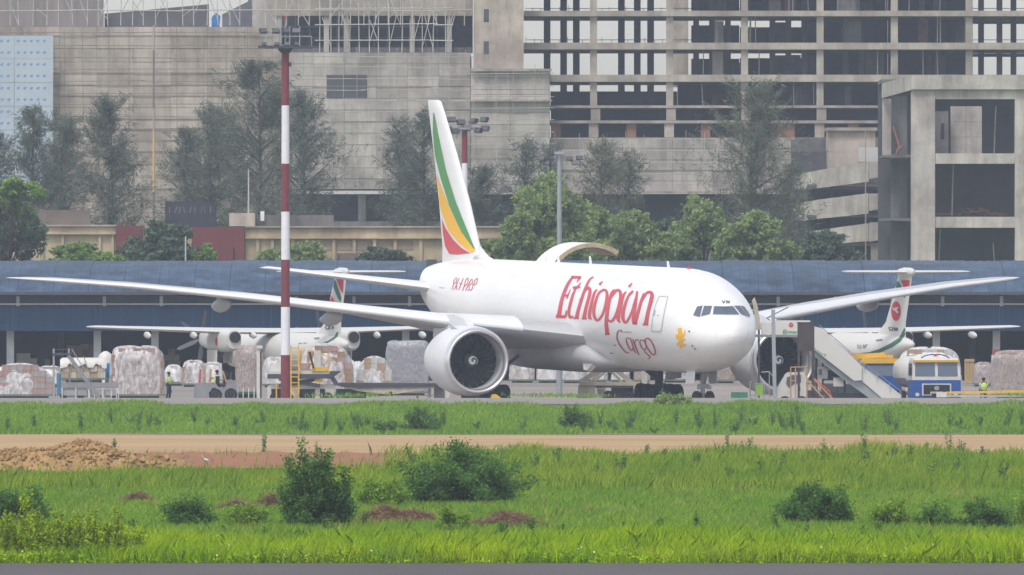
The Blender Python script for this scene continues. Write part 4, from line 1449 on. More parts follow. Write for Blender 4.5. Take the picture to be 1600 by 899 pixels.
def limb(mb, p, q, r0, r1, bend=.12, n=7, seg=4):
    p, q = Vector(p), Vector(q)
    L = (q - p).length
    pts = []
    off = Vector((random.uniform(-1, 1), random.uniform(-1, 1), random.uniform(-.3, .6))) * bend * L
    for i in range(seg + 1):
        t = i / seg
        pts.append(p.lerp(q, t) + off * math.sin(math.pi * t))
    for i in range(seg):
        a, b = r0 + (r1 - r0) * i / seg, r0 + (r1 - r0) * (i + 1) / seg
        mb.tube(pts[i], pts[i + 1], a, b, n, cap=False)
    return pts


def casuarina(px, top, D, width, label, leafm='casuarina', n=7000, lean=0.0, low=.16):
    base = G(px, D)
    H = P(0, top, D).z
    W = width / S(D) / 2 * 1.3
    n = int(n * 2.0)
    t = thing('casuarina_tree', label, 'tree', base, group='feathery casuarina trees')
    tr = MB()
    tp = limb(tr, (0, 0, 0), (lean * H, 0, H * .96), .28, .05, .02, 8, 8)
    C, DIR, LEN = [], [], []
    nb = 64
    for i in range(nb):
        k = low + (1 - low) * (i / nb) ** .9
        z = H * k
        rel = (k - low) / (1 - low)
        prof = (0.55 + .6 * rel) * (1 - rel) ** .62 * 1.25 + .1
        a = random.uniform(0, 2 * math.pi)
        R = W * prof * random.uniform(.6, 1.15)
        root = Vector((lean * z, 0, z - R * .35))
        tip = Vector((lean * z + R * math.cos(a), R * math.sin(a), z + R * random.uniform(.1, .65)))
        pts = limb(tr, root, tip, .07, .015, .1, 5, 3)
        m = int(n / nb)
        ti = rng.uniform(.25, 1.08, m)
        base_p = np.outer(1 - ti, np.array(root)) + np.outer(ti, np.array(tip))
        # sub-sprays
        spray = rng.integers(0, 9, m)
        so = rng.normal(0, 1, (9, 3)) * (.18 * R + .25)
        base_p = base_p + so[spray] + rng.normal(0, .13, (m, 3))
        sd_ = rng.normal(0, .45, (9, 3))
        d = sd_[spray] + rng.normal(0, .28, (m, 3)) + np.array([.35 * math.cos(a), .35 * math.sin(a), .15])
        d /= np.linalg.norm(d, axis=1, keepdims=True)
        C.append(base_p)
        DIR.append(d)
        LEN.append(rng.uniform(.35, .85, m))
    C, DIR, LEN = np.concatenate(C), np.concatenate(DIR), np.concatenate(LEN)
    C[:, 2] = np.maximum(C[:, 2], .5)
    v, f = strands(C, DIR, LEN, rng.uniform(.018, .04, len(C)))
    link('crown', mesh_np('crown', v, f, LEAF[leafm], rng.random(len(f))), t)
    obj('trunk', tr, M['pale_bark'], t, smooth=True)
    return t


def broadleaf(name, px0, px1, top, bot, D, label, leafm='green', lobes=9, leaves=9000, leaf=.17, cat='tree', group=None, flat=False, trunk=True, seed=None):
    """crown fills the pixel box; many leaf clumps over uneven lobes"""
    base = G((px0 + px1) / 2, D)
    t = thing(name, label, cat, base, group=group)
    s = S(D)
    W, zt, zb = (px1 - px0) / s / 2, P(0, top, D).z - base.z, max(P(0, bot, D).z - base.z, .05)
    if cat == 'bush':
        zb = .03
    H = zt - zb
    L = []
    for i in range(lobes):
        a = random.uniform(0, 2 * math.pi)
        r = random.uniform(.15, .68)
        k = random.uniform(.12, .8)
        if i == 0:
            r, k = .1, .74
        sh = math.sqrt(max(0.12, 1 - (k - .35) ** 2 * 2.4))
        rad = random.uniform(.24, .42)
        L.append((Vector((r * W * sh * math.cos(a), r * W * .9 * sh * math.sin(a), zb + H * k)), rad * W, rad * (H * .62)))
    L += [(Vector((sx * W * .68, 0, zb + H * random.uniform(.2, .45))), W * .33, H * .26) for sx in (-1, 1)]
    if cat == 'bush':
        ph = [random.uniform(0, 6.28) for _ in range(6)]
        ns = lobes * 6
        st, C, T = MB(), [], []
        m = leaves // ns
        for i in range(ns):
            a = random.uniform(0, 2 * math.pi)
            el = random.random() ** .9
            q = math.sqrt(1 - el * el)
            k = .82 + .13 * math.sin(2 * a + ph[0]) + .12 * math.sin(3 * a + 4 * el + ph[1]) + .1 * math.sin(7 * a + 5 * el + ph[2])
            k *= random.choice((1, 1, 1, 1.12, .8, .62))
            b0 = Vector((random.uniform(-.3, .3) * W, random.uniform(-.25, .25) * W, 0))
            tip = Vector((W * k * q * math.cos(a), W * .85 * k * q * math.sin(a), max(.12, H * k * (.12 + .92 * el))))
            if i % 3 == 0:
                limb(st, b0, tip, .014 + .008 * H, .004, .08, 4, 4)
            u = 1.04 - .62 * rng.random(m) ** 1.3
            sp = .045 * W + .05
            pts = np.outer(1 - u, np.array(b0)) + np.outer(u, np.array(tip)) + rng.normal(0, 1, (m, 3)) * np.array([sp, sp, sp * .8])
            pts[:, 2] = np.maximum(pts[:, 2], .03)
            C.append(pts)
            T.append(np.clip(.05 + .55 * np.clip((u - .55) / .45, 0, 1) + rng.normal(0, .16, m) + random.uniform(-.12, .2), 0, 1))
        C, T = np.concatenate(C), np.concatenate(T)
        v, f = leaf_cards(C, rng.uniform(.6, 1.3, len(C)) * leaf, .5, .5)
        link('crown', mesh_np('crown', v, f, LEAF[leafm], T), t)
        obj('stem', st, M['bark'], t, smooth=True)
        return t
    per = leaves // len(L)
    V, F, R = [], [], []
    off = 0
    for c, rx, rz in L:
        ncl = max(6, per // 38)
        cc = unit(ncl) * rng.uniform(.55, 1.02, (ncl, 1))
        cc[:, 2] = np.where(cc[:, 2] < -.5, -cc[:, 2], cc[:, 2])
        cc = cc * np.array([rx, rx, rz]) + np.array(c)
        m = per // ncl
        pts = np.repeat(cc, m, 0) + rng.normal(0, 1, (ncl * m, 3)) * np.array([.13 * rx + .1 * leaf, .13 * rx + .1 * leaf, .10 * rz + .1 * leaf])
        pts[:, 2] = np.maximum(pts[:, 2], .03)
        tone = np.repeat(rng.uniform(0, 1, ncl), m) * .6 + rng.random(ncl * m) * .4
        sz = rng.uniform(.6, 1.25, len(pts)) * leaf
        v, f = leaf_cards(pts, sz, up=1.0 if flat else .5)
        V.append(v)
        F.append(f + off)
        R.append(tone)
        off += len(v)
    link('crown', mesh_np('crown', np.concatenate(V), np.concatenate(F), LEAF[leafm], np.concatenate(R)), t)
    tr = MB()
    if trunk:
        r0 = max(.03, .035 * H)
        limb(tr, (0, 0, 0), (0, 0, zb + H * .55), r0, r0 * .4, .05, 8, 5)
        for c, rx, rz in L:
            limb(tr, (0, 0, max(.1, zb * .8) + random.uniform(0, .2) * H), c, r0 * .4, r0 * .08, .1, 5, 4)
        obj('trunk', tr, M['bark'], t, smooth=True)
    return t


# ---- feathery trees before the big buildings
for px, top, D, w, lab, lm, n in (
        (-8, 205, 1290, 90, 'dark casuarina cut by the left edge of the picture', 'casuarina', 5000),
        (52, 172, 1285, 95, 'casuarina in front of the blue printed boards', 'casuarina', 6500),
        (100, 186, 1300, 90, 'casuarina just right of the blue printed boards', 'casuarina', 6000),
        (172, 158, 1290, 105, 'lone upright casuarina before the tan wall left of the thin pole', 'casuarina', 7500),
        (290, 205, 1300, 90, 'small casuarina above the dark container', 'casuarina', 5500),
        (332, 172, 1280, 110, 'casuarina right of the dark container', 'casuarina', 7500),
        (405, 98, 1270, 140, 'tallest casuarina, behind the red and white mast', 'casuarina', 10500),
        (470, 150, 1290, 110, 'casuarina just right of the red and white mast', 'casuarina', 7500),
        (625, 195, 1310, 75, 'faint thin casuarina well left of the jet fin', 'casuarina', 4500),
        (662, 178, 1300, 80, 'casuarina touching the left side of the jet fin', 'casuarina', 5000),
        (752, 262, 1300, 75, 'low casuarina right of the jet fin', 'casuarina', 4500),
        (822, 222, 1300, 70, 'sparse casuarina left of the plain grey mast', 'casuarina', 3300),
        (860, 230, 1310, 60, 'sparse casuarina behind the plain grey mast', 'casuarina', 2600),
        (940, 222, 1290, 75, 'sparse drooping casuarina under the long parapet', 'casuarina_olive', 3600),
        (985, 240, 1295, 75, 'wispy casuarina right of the drooping one under the parapet', 'casuarina_olive', 3200),
        (1178, 138, 1270, 150, 'large feathery casuarina in front of the open frame floors', 'casuarina_olive', 9500),
        (1232, 260, 1290, 70, 'low casuarina beside the curved ramp parapets', 'casuarina', 3500)):
    casuarina(px, top, D, w, lab, lm, n)

GT = 'leafy trees behind the shed'
for px0, px1, top, bot, D, lab, lm, lob, nl in (
        (775, 945, 276, 425, 1195, 'tall round green tree behind the open cargo door', 'green', 13, 11000),
        (915, 1065, 324, 425, 1185, 'broad green tree behind the jet lettering', 'green', 11, 9000),
        (1035, 1160, 312, 425, 1190, 'green tree with a pointed top behind the jet nose', 'green', 11, 9000),
        (1110, 1255, 330, 425, 1182, 'spreading green tree above the shed right of the jet nose', 'green', 11, 9500),
        (1215, 1345, 358, 430, 1186, 'low dark green tree under the ramp parapets', 'dark', 9, 6500),
        (-60, 75, 292, 425, 1185, 'dark green tree at the left edge above the shed', 'dark', 12, 9500),
        (180, 315, 342, 425, 1188, 'grey green tree between the two dark red panels', 'dark', 10, 7500),
        (65, 195, 378, 425, 1180, 'low bright green tree left of the first dark red panel', 'bright', 9, 6000),
        (305, 340, 380, 420, 1178, 'small bright shrub in front of the larger dark red panel', 'bright', 5, 1500),
        (400, 525, 378, 425, 1182, 'low green tree behind the mast above the shed', 'green', 8, 5000),
        (545, 650, 385, 425, 1184, 'low dull green tree left of the jet tail', 'dark', 8, 4500),
        (868, 985, 312, 425, 1205, 'green tree filling in between the two largest green crowns', 'green', 10, 8000),
        (990, 1100, 335, 425, 1200, 'hidden darker crown between the lettering tree and the pointed one', 'dark', 9, 7000),
        (770, 850, 330, 425, 1188, 'lower crown at the left foot of the tall round tree', 'green', 8, 5500),
        (735, 800, 372, 425, 1190, 'small tree just right of the foot of the jet fin', 'green', 6, 3000)):
    broadleaf('leafy_tree', px0, px1, top, bot, D, lab, lm, int(lob * 1.7), int(nl * 1.9), .17, group=GT)
# light layered boughs reaching in at the left
for k, (px0, px1, top, bot) in enumerate(((-30, 78, 278, 318), (-40, 60, 305, 345))):
    broadleaf('almond_tree', px0, px1, top, bot, 1178 + 2 * k, ('flat light green bough tiers at the left edge, upper tree', 'flat light green bough tiers at the left edge, lower tree')[k], 'bright' if k == 0 else 'green', 6, 2600, .22, group=GT, flat=True)
# ------------------------------------------------------------------ grass
def grass(name, label, D0, D1, half, n, h, w, m, lean=.35, mask=None, hn=None, front=None, clump=0.0):
    """blades over a strip of ground; h: (min, max); mask(x, D) gives the chance to keep a blade"""
    D = rng.uniform(D0, D1, n)
    if front is not None:
        k = int(n * front[0])
        D[:k] = rng.uniform(D0, D0 + front[1], k)
    x = rng.uniform(-1, 1, n) * (half + (D - D0) * .04)
    edge = (D1 - D0) * .05 * (np.sin(x * .9 + D0) + np.sin(x * .37 + 2 + D0) + .6 * np.sin(x * 2.1))
    D = np.where(D > D0 + (D1 - D0) * .5, D + edge, D)
    if clump > 0:
        nc = max(1, n // 14)
        ci = rng.integers(0, nc, n)
        cx, cd = rng.uniform(-half, half, nc), rng.uniform(D0, D1, nc)
        x = cx[ci] + rng.normal(0, clump, n)
        D = np.clip(cd[ci] + rng.normal(0, clump, n), D0, D1)
    # slow patches of taller and shorter growth
    patch = .5 + .25 * np.sin(x * .7 + D * .05) + .25 * np.sin(x * .31 - D * .11 + 1.3)
    if mask is not None:
        keep = rng.random(n) < mask(x, D)
        x, D, patch = x[keep], D[keep], patch[keep]
    n = len(x)
    hh = (h[0] + (h[1] - h[0]) * (.45 * rng.random(n) + .55 * patch)) * rng.uniform(.6, 1.1, n)
    gz = np.interp(D, [583, 640, 672, 737, 842, 868], [0, .1, .3, .3, .88, 1.0])
    a = rng.uniform(0, 2 * np.pi, n)
    c = np.stack([x, D, gz - .03], 1)
    ln = rng.normal(0, lean, (n, 2))
    ln[:, 0] += .12
    wv = np.stack([np.cos(a), np.sin(a) * .4, np.zeros(n)], 1) * (rng.uniform(.6, 1.3, n) * w)[:, None]
    mid = c + np.stack([ln[:, 0] * hh * .3, ln[:, 1] * hh * .3, hh * .55], 1)
    tip = c + np.stack([ln[:, 0] * hh, ln[:, 1] * hh, hh], 1)
    v = np.stack([c - wv, c + wv, mid + wv * .75, tip, mid - wv * .75], 1).reshape(-1, 3)
    f = np.arange(n * 5).reshape(n, 5)
    return stuff(name, mesh_np(name, v, f, m, rng.random(n)), label, 'grass')


def grass_mat(name, c, c2, scale=.25, rnd=.3, trans=.35, stretch=(1, .12, 1)):
    return mat(name, c, .75, col2=c2, scale=scale, rnd=rnd, trans=trans, stretch=stretch, detail=6, spec=.06)


G1 = grass_mat('verge_grass', (.40, .53, .010), (.20, .37, .010), .6, .5, .45)
G2 = grass_mat('field_grass', (.17, .33, .035), (.25, .40, .045), .2, .3, .45)
G3 = grass_mat('tall_grass', (.33, .41, .035), (.16, .30, .03), .3, .4, .45)
G4 = grass_mat('far_grass', (.26, .41, .055), (.17, .31, .045), .22, .35, .45)
STRAW = grass_mat('dry_straw', (.42, .34, .13), (.33, .28, .10), .5, .4)
LF = grass_mat('verge_leaf', (.36, .52, .010), (.16, .31, .010), .8, .55, .4)

grass('verge_grass', 'bright yellow green grass along the near road', 438.7, 474, 23, 78000, (.18, .80), .016, G1, .42, front=(.12, 2.0))
grass('short_field_grass', 'smooth mid green field grass in the middle ground', 470, 590, 26, 140000, (.2, .3), .022, G2, .4)


grass('scattered_tuft_grass', 'scattered taller tufts standing in the mid green field', 474, 588, 22, 6500, (.22, .5), .018, G3, .4, clump=.35)
grass('pale_tuft_grass', 'scattered dry pale tufts across the grass', 446, 650, 22, 4500, (.2, .45), .014, STRAW, .45, clump=.3)


def not_mound(x, D):
    px = x * FPX / D + 800
    return np.where(px < 600, np.where(D > 612, 0.03, 1.0), np.where((px < 660) & (D > 635), .3, 1.0))


grass('tall_band_grass', 'olive band of tall grass before the dirt road', 578, 664, 30, 115000, (.30, .85), .024, G3, .28, mask=not_mound)
grass('far_strip_grass', 'green strip of grass between dirt road and taxiway', 743, 842, 37, 105000, (.14, .36), .03, G4, .35)
grass('straw_grass', 'pale dry grass tufts at the road verge on the right', 438.8, 443, 17, 3200, (.25, .6), .013, STRAW, .5,
      mask=lambda x, D: np.clip(.25 + .9 * np.sin(x * .55 - 2.2), .02, 1))
grass('edge_tuft_grass', 'low grass tufts at the taxiway edges', 874, 893, 33, 5200, (.1, .32), .03, G4, .35,
      mask=lambda x, D: np.clip(np.sin(x * .45) + np.sin(x * .17 + 2) - .5, 0, 1))
# broad leaves in front of the verge
n = 30000
Dv = 438.6 + rng.gamma(1.5, .9, n)
xv = rng.uniform(-22, 22, n)
zv = rng.uniform(0, 1, n) ** 1.4 * (.20 + .10 * np.sin(xv * .8) + .06 * np.sin(xv * 2.3))
v, f = leaf_cards(np.stack([xv, Dv, np.maximum(zv, .02)], 1), rng.uniform(.03, .065, n), up=1.2, asp=.7)
stuff('verge_leaves', mesh_np('verge_leaves', v, f, LF, rng.random(n)), 'bright leafy ground cover at the very edge of the near road', 'ground cover')
# tiny pale flowers among them
n = 150
v, f = leaf_cards(np.stack([rng.uniform(-17, 17, n), 438.6 + rng.random(n) * 6, rng.uniform(.2, .5, n)], 1), rng.uniform(.02, .035, n), 1, .9)
stuff('verge_flowers', mesh_np('verge_flowers', v, f, mat('petal', (.75, .72, .6), .7), rng.random(n)), 'tiny pale flowers scattered in the verge', 'flowers')

# ------------------------------------------------------------------ bushes and weeds
BG = 'bushes in the grass'


FOOT = []


def bush(px0, px1, top, bot, D, lab, lm='bush', lob=9, nl=9000, leaf=.05, cat='bush'):
    nl = int(nl * 1.5)
    if D < 700:
        FOOT.append((px0, px1, D))
    return broadleaf('bush', px0, px1, top, bot, D, lab, lm, lob, nl, leaf, cat, BG)


def at_row(y):
    """distance of level ground seen on that row"""
    return CAMZ * FPX / (y - HOR)


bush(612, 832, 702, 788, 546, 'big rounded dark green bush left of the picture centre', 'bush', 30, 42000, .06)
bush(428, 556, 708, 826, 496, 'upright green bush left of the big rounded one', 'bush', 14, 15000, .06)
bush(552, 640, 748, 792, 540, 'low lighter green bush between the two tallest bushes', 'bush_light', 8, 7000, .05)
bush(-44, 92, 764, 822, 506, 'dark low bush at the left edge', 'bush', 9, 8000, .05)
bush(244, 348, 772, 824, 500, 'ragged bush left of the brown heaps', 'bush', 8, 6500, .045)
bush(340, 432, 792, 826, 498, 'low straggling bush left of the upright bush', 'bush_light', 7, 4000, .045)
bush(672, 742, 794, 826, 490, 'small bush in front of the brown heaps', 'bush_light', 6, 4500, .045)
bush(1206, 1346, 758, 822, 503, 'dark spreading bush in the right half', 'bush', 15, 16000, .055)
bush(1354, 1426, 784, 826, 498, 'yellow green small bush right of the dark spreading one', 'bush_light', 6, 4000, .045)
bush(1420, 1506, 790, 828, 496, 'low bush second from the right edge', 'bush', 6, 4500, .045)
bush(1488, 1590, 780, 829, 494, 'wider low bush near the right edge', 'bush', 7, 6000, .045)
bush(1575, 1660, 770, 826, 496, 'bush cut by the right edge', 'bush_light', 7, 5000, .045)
bush(1020, 1080, 618, 640, 838, 'small rounded green tuft at the taxiway edge below the nose gear', 'green', 7, 5000, .09)
bush(625, 690, 634, 672, 752, 'dark weedy bush on the far strip left of the engine', 'weed_dark', 7, 4000, .07)
bush(868, 925, 634, 668, 756, 'dark weedy bush on the far strip under the jet belly', 'weed_dark', 7, 3500, .07)
bush(585, 625, 655, 676, 748, 'small dark weed clump beside the far strip bush', 'weed_dark', 5, 1800, .07)


WEED_SPLIT = 0


def weed(px, y, h, D=None, lab=None, lm='weed', name='tall_weed', spread=.22, leaf=.05, nst=5, group='tall weeds'):
    D = D or at_row(y)
    t = thing(name, lab, 'weed', G(px, D), group=group)
    st = MB()
    C = []
    for i in range(nst):
        a = random.uniform(0, 6.28)
        hh = h * random.uniform(.55, 1.0)
        b = Vector((random.uniform(-.06, .06), random.uniform(-.06, .06), 0))
        q = b + Vector((spread * math.cos(a) * random.uniform(.2, 1), spread * math.sin(a), hh))
        pts = limb(st, b, q, .012, .004, .06, 4, 4)
        m = int(60 * hh / max(h, .1)) + 12
        tt = rng.uniform(.12, 1.03, m)
        pp = np.outer(1 - tt, np.array(b)) + np.outer(tt, np.array(q)) + rng.normal(0, .03 + .018 * h, (m, 3))
        C.append(pp)
    C = np.concatenate(C)
    C[:, 2] = np.maximum(C[:, 2], .02)
    v, f = leaf_cards(C, rng.uniform(.6, 1.3, len(C)) * leaf, .6, .45)
    link('leaves', mesh_np('leaves', v, f, LEAF[lm], rng.random(len(f))), t)
    obj('stem', st, M['bark'] if lm != 'weed' else mat('weed_stem', (.16, .17, .03), .8), t)


for px, top in ((8, 800), (22, 815), (38, 762), (46, 800), (60, 795), (72, 815), (92, 790), (108, 812), (118, 795), (130, 808), (142, 792), (152, 815), (166, 806), (182, 793), (196, 818), (30, 830), (85, 830), (214, 830)):
    D = random.uniform(440, 447)
    h = P(0, top, D).z
    weed(px, 0, max(.5, h), D, 'tall yellow green leafy weed in the clump at bottom left', 'weed', nst=11, leaf=.06, spread=.2)
ORD = ('first', 'second', 'third', 'fourth', 'fifth', 'sixth', 'seventh', 'eighth', 'ninth', 'tenth', 'eleventh', 'twelfth', 'thirteenth')
STK = ((178, 686, 704), (412, 686, 708), (494, 690, 705), (1138, 682, 708), (1172, 684, 706), (1160, 690, 707), (1288, 690, 708), (1350, 684, 708), (1448, 690, 708), (1482, 704, 735), (1500, 700, 730), (836, 690, 704), (1010, 692, 705))
for px, top, bot in STK:
    D = 664 + random.uniform(-6, 3)
    k_ = sorted(q[0] for q in STK).index(px)
    weed(px, 0, (bot + 12 - top) / S(D), D, 'tall stalky weed beside the dirt road, %s from the left' % ORD[k_], 'weed_dark', 'stalk_weed', .16, .05, 3, 'stalks by the dirt road')
k = 0
for px in [random.choice((60, 170, 235, 330, 420, 480, 560, 690, 800, 905, 985, 1080, 1130, 1190, 1260, 1330, 1420, 1480, 1570)) + random.gauss(0, 26) for _ in range(76)]:
    D = random.uniform(745, 775)
    h = random.uniform(.3, 1.2)
    weed(px, 0, h, D, 'dark weed sprig at the near side of the far grass strip', 'weed_dark', 'sprig_weed', .28, .042, 5, 'dark sprigs on the far strip')
for px in list(range(30, 1600, 62)):
    px += random.uniform(-25, 25)
    D = random.uniform(472, 500)
    weed(px, 0, random.uniform(.3, .6), D, 'small dark weed behind the bright verge', 'bush', 'verge_weed', .2, .045, 3, 'small weeds behind the verge')
for px in list(range(620, 1600, 40)):
    px += random.uniform(-18, 18)
    D = random.uniform(582, 655)
    weed(px, 0, random.uniform(.6, 1.1), D, 'green weed sticking out of the tall olive grass', 'weed_dark' if random.random() < .6 else 'bush_light', 'grass_weed', .3, .06, 4, 'weeds in the tall grass')

xs, ds = [], []
for a_, b_, D_ in FOOT:
    w_ = (b_ - a_) / S(D_)
    q_ = int(150 * w_)
    xs.append((rng.uniform(a_ - 12, b_ + 12, q_) - 800) * D_ / FPX)
    ds.append(D_ - rng.uniform(-.5, .5, q_) - w_ * .42 * rng.random(q_) ** .5)
xs, ds = np.concatenate(xs), np.concatenate(ds)
nn = len(xs)
hh_ = rng.uniform(.1, .3, nn)
cb = np.stack([xs, ds, np.zeros(nn)], 1)
dd_ = np.stack([rng.normal(.1, .3, nn), rng.normal(0, .3, nn), np.ones(nn)], 1)
v, f = strands(cb, dd_, hh_, np.full(nn, .016))
stuff('bush_foot_grass', mesh_np('bush_foot_grass', v, f, G4, rng.random(nn)), 'grass growing up round the feet of the bushes', 'grass')

# ------------------------------------------------------------------ heaps of earth and dry cuttings
def heap(name, label, px0, px1, top, bot, m, lumps, lump, cat='heap', D=None, depth=.5):
    D = D or at_row(bot)
    base = G((px0 + px1) / 2, D)
    W = (px1 - px0) / S(D) / 2
    H = P(0, top, D).z - base.z
    t = thing(name, label, cat, base)
    nx, ny = 70, 26
    mb = MB()
    ph = [random.uniform(0, 6) for _ in range(6)]

    def hgt(u, w):
        r = u * u + w * w
        e = max(0.0, 1 - r) ** (.8 if W < 4 else .5)
        e *= .72 + .16 * math.sin(5 * u + ph[0]) + .1 * math.sin(11 * u + ph[1] + 3 * w) + .12 * math.sin(7 * w + ph[2])
        return H * e
    for i in range(nx + 1):
        for j in range(ny + 1):
            u, w = -1 + 2 * i / nx, -1 + 2 * j / ny
            mb.v.append((u * W, w * W * depth, hgt(u, w) - .06 + random.uniform(-.05, .05) * H))
    for i in range(nx):
        for j in range(ny):
            mb.f.append((i * (ny + 1) + j, (i + 1) * (ny + 1) + j, (i + 1) * (ny + 1) + j + 1, i * (ny + 1) + j + 1))
    obj('mound', mb, m, t, smooth=True)
    return t, W, H, hgt, depth


CLAY = mat('dug_clay', (.41, .265, .115), .95, col2=(.27, .165, .07), scale=1.6, detail=8, bump=.6, bscale=5, coords='World')
t, W, H, hg, dep = heap('earth_mound', 'long heap of dug ochre clay lumps at the left', -130, 300, 690, 745, CLAY, 0, 0, 'mound', D=632, depth=.45)
lump_mes = []
for k in range(6):
    bm = bmesh.new()
    bmesh.ops.create_icosphere(bm, subdivisions=1, radius=1.0)
    for v_ in bm.verts:
        v_.co *= random.uniform(.5, 1.3)
        v_.co.z *= .7
    me = bpy.data.meshes.new('clod')
    bm.to_mesh(me)
    bm.free()
    me.materials.append(CLAY)
    lump_mes.append(me)
for i in range(300):
    u, w = random.uniform(-.97, .97), random.uniform(-.98, .25)
    if u * u + w * w > 1:
        continue
    o = link('clod', random.choice(lump_mes), t)
    s = random.choice((.05, .06, .07, .08, .1, .12, .16)) * random.uniform(.7, 1.2)
    o.scale = (s, s, s)
    o.location = (u * W, w * W * dep, hg(u, w) + s * .2)
    o.rotation_euler = (random.uniform(0, 6), random.uniform(0, 6), random.uniform(0, 6))
nl = 2600
uu, ww = rng.uniform(-1, 1, nl), rng.uniform(-1, .3, nl)
ok = uu * uu + ww * ww < 1
uu, ww = uu[ok], ww[ok]
cc = np.stack([uu * W, ww * W * dep, np.array([hg(a, b) for a, b in zip(uu, ww)])], 1)
sz = rng.gamma(2.0, .022, len(uu))[:, None]
rot = [unit(len(uu)) * rng.uniform(.6, 1.3, (len(uu), 1)) for _ in range(3)]
vv = np.stack([cc + rot[0] * sz, cc + rot[1] * sz, cc + rot[2] * sz, cc - rot[0] * sz, cc - rot[1] * sz, cc - rot[2] * sz], 1).reshape(-1, 3)
tri = np.array([(0, 1, 2), (1, 3, 2), (3, 4, 2), (4, 0, 2), (1, 0, 5), (3, 1, 5), (4, 3, 5), (0, 4, 5)])
ff = (np.arange(len(uu))[:, None, None] * 6 + tri[None]).reshape(-1, 3)
o = link('crumbs', mesh_np('crumbs', vv, ff, CLAY), t)
o['kind'] = 'stuff'
t, W, H, hg, dep = heap('earth_mound', 'small low ochre clay heap at the right end of the long one', 225, 300, 712, 738, CLAY, 0, 0, 'mound', D=622, depth=.6)
for i in range(30):
    u, w = random.uniform(-.9, .9), random.uniform(-.9, .2)
    if u * u + w * w > 1:
        continue
    o = link('clod', random.choice(lump_mes), t)
    s = random.uniform(.05, .14)
    o.scale = (s, s, s)
    o.location = (u * W, w * W * dep, hg(u, w) + s * .2)
# red bare earth between mound and dirt road
rd = MB()
nx, ny = 60, 10
for i in range(nx + 1):
    for j in range(ny + 1):
        px = 130 + 520 * i / nx
        D = 634 + 36 * j / ny
        e = math.sin(math.pi * i / nx) ** .5 * math.sin(math.pi * j / ny) ** .5
        p = G(px, D)
        rd.v.append((p.x, D, p.z + .02 + .28 * e * (.7 + .3 * math.sin(i * .9 + j)) + random.uniform(0, .03)))
for i in range(nx):
    for j in range(ny):
        rd.f.append((i * (ny + 1) + j, (i + 1) * (ny + 1) + j, (i + 1) * (ny + 1) + j + 1, i * (ny + 1) + j + 1))
struct('bare_earth', rd, M['red_dirt'], smooth=True)
grass('mound_tuft_grass', 'short green tuft on the earth right of the clay heap', 640, 652, 25, 9000, (.15, .4), .02, G4, .3,
      mask=lambda x, D: ((x * FPX / D + 800 > 228) & (x * FPX / D + 800 < 300)).astype(float))

BRUSH = mat('dry_cuttings', (.29, .19, .11), .95, col2=(.20, .125, .075), scale=2.5, detail=6, rnd=.4)
for px0, px1, top, bot, lab in ((552, 690, 785, 822, 'larger heap of brown dry cuttings in front of the big bush'), (728, 858, 797, 828, 'flatter heap of brown dry cuttings at the foot of the big bush'),
                                (185, 245, 768, 790, 'small brown heap of cuttings at far left of the field'), (335, 405, 780, 802, 'low brown heap left of the upright bush'), (400, 446, 770, 800, 'brown heap half hidden by the upright bush')):
    t, W, H, hg, dep = heap('brush_heap', lab, px0, px1, top, bot - 4, BRUSH, 0, 0)
    n = int(5200 * W)
    u, w = rng.uniform(-1, 1, n), rng.uniform(-1, 1, n)
    ok = u * u + w * w < .98
    u, w = u[ok], w[ok]
    c = np.stack([u * W, w * W * dep, np.array([hg(a, b) for a, b in zip(u, w)]) - .06], 1)
    d = rng.normal(0, 1, (len(u), 3)) * np.array([1, 1, .35]) + np.array([0, 0, .15])
    d /= np.linalg.norm(d, axis=1, keepdims=True)
    v, f = strands(c, d, rng.uniform(.12, .4, len(u)), rng.uniform(.006, .014, len(u)))
    o = link('dry_stalks', mesh_np('dry_stalks', v, f, BRUSH, rng.random(len(f))), t)
    o['kind'] = 'stuff'
# ------------------------------------------------------------------ two turboprops parked tail-on before the shed
M['biman_green'] = mat('stripe_bottle_green', (0.012, 0.11, 0.06), 0.45)
M['biman_red'] = mat('emblem_red', (0.50, 0.015, 0.04), 0.45)
M['off_white'] = mat('off_white_paint', (0.60, 0.59, 0.555), 0.4, var=0.06, scale=0.6)


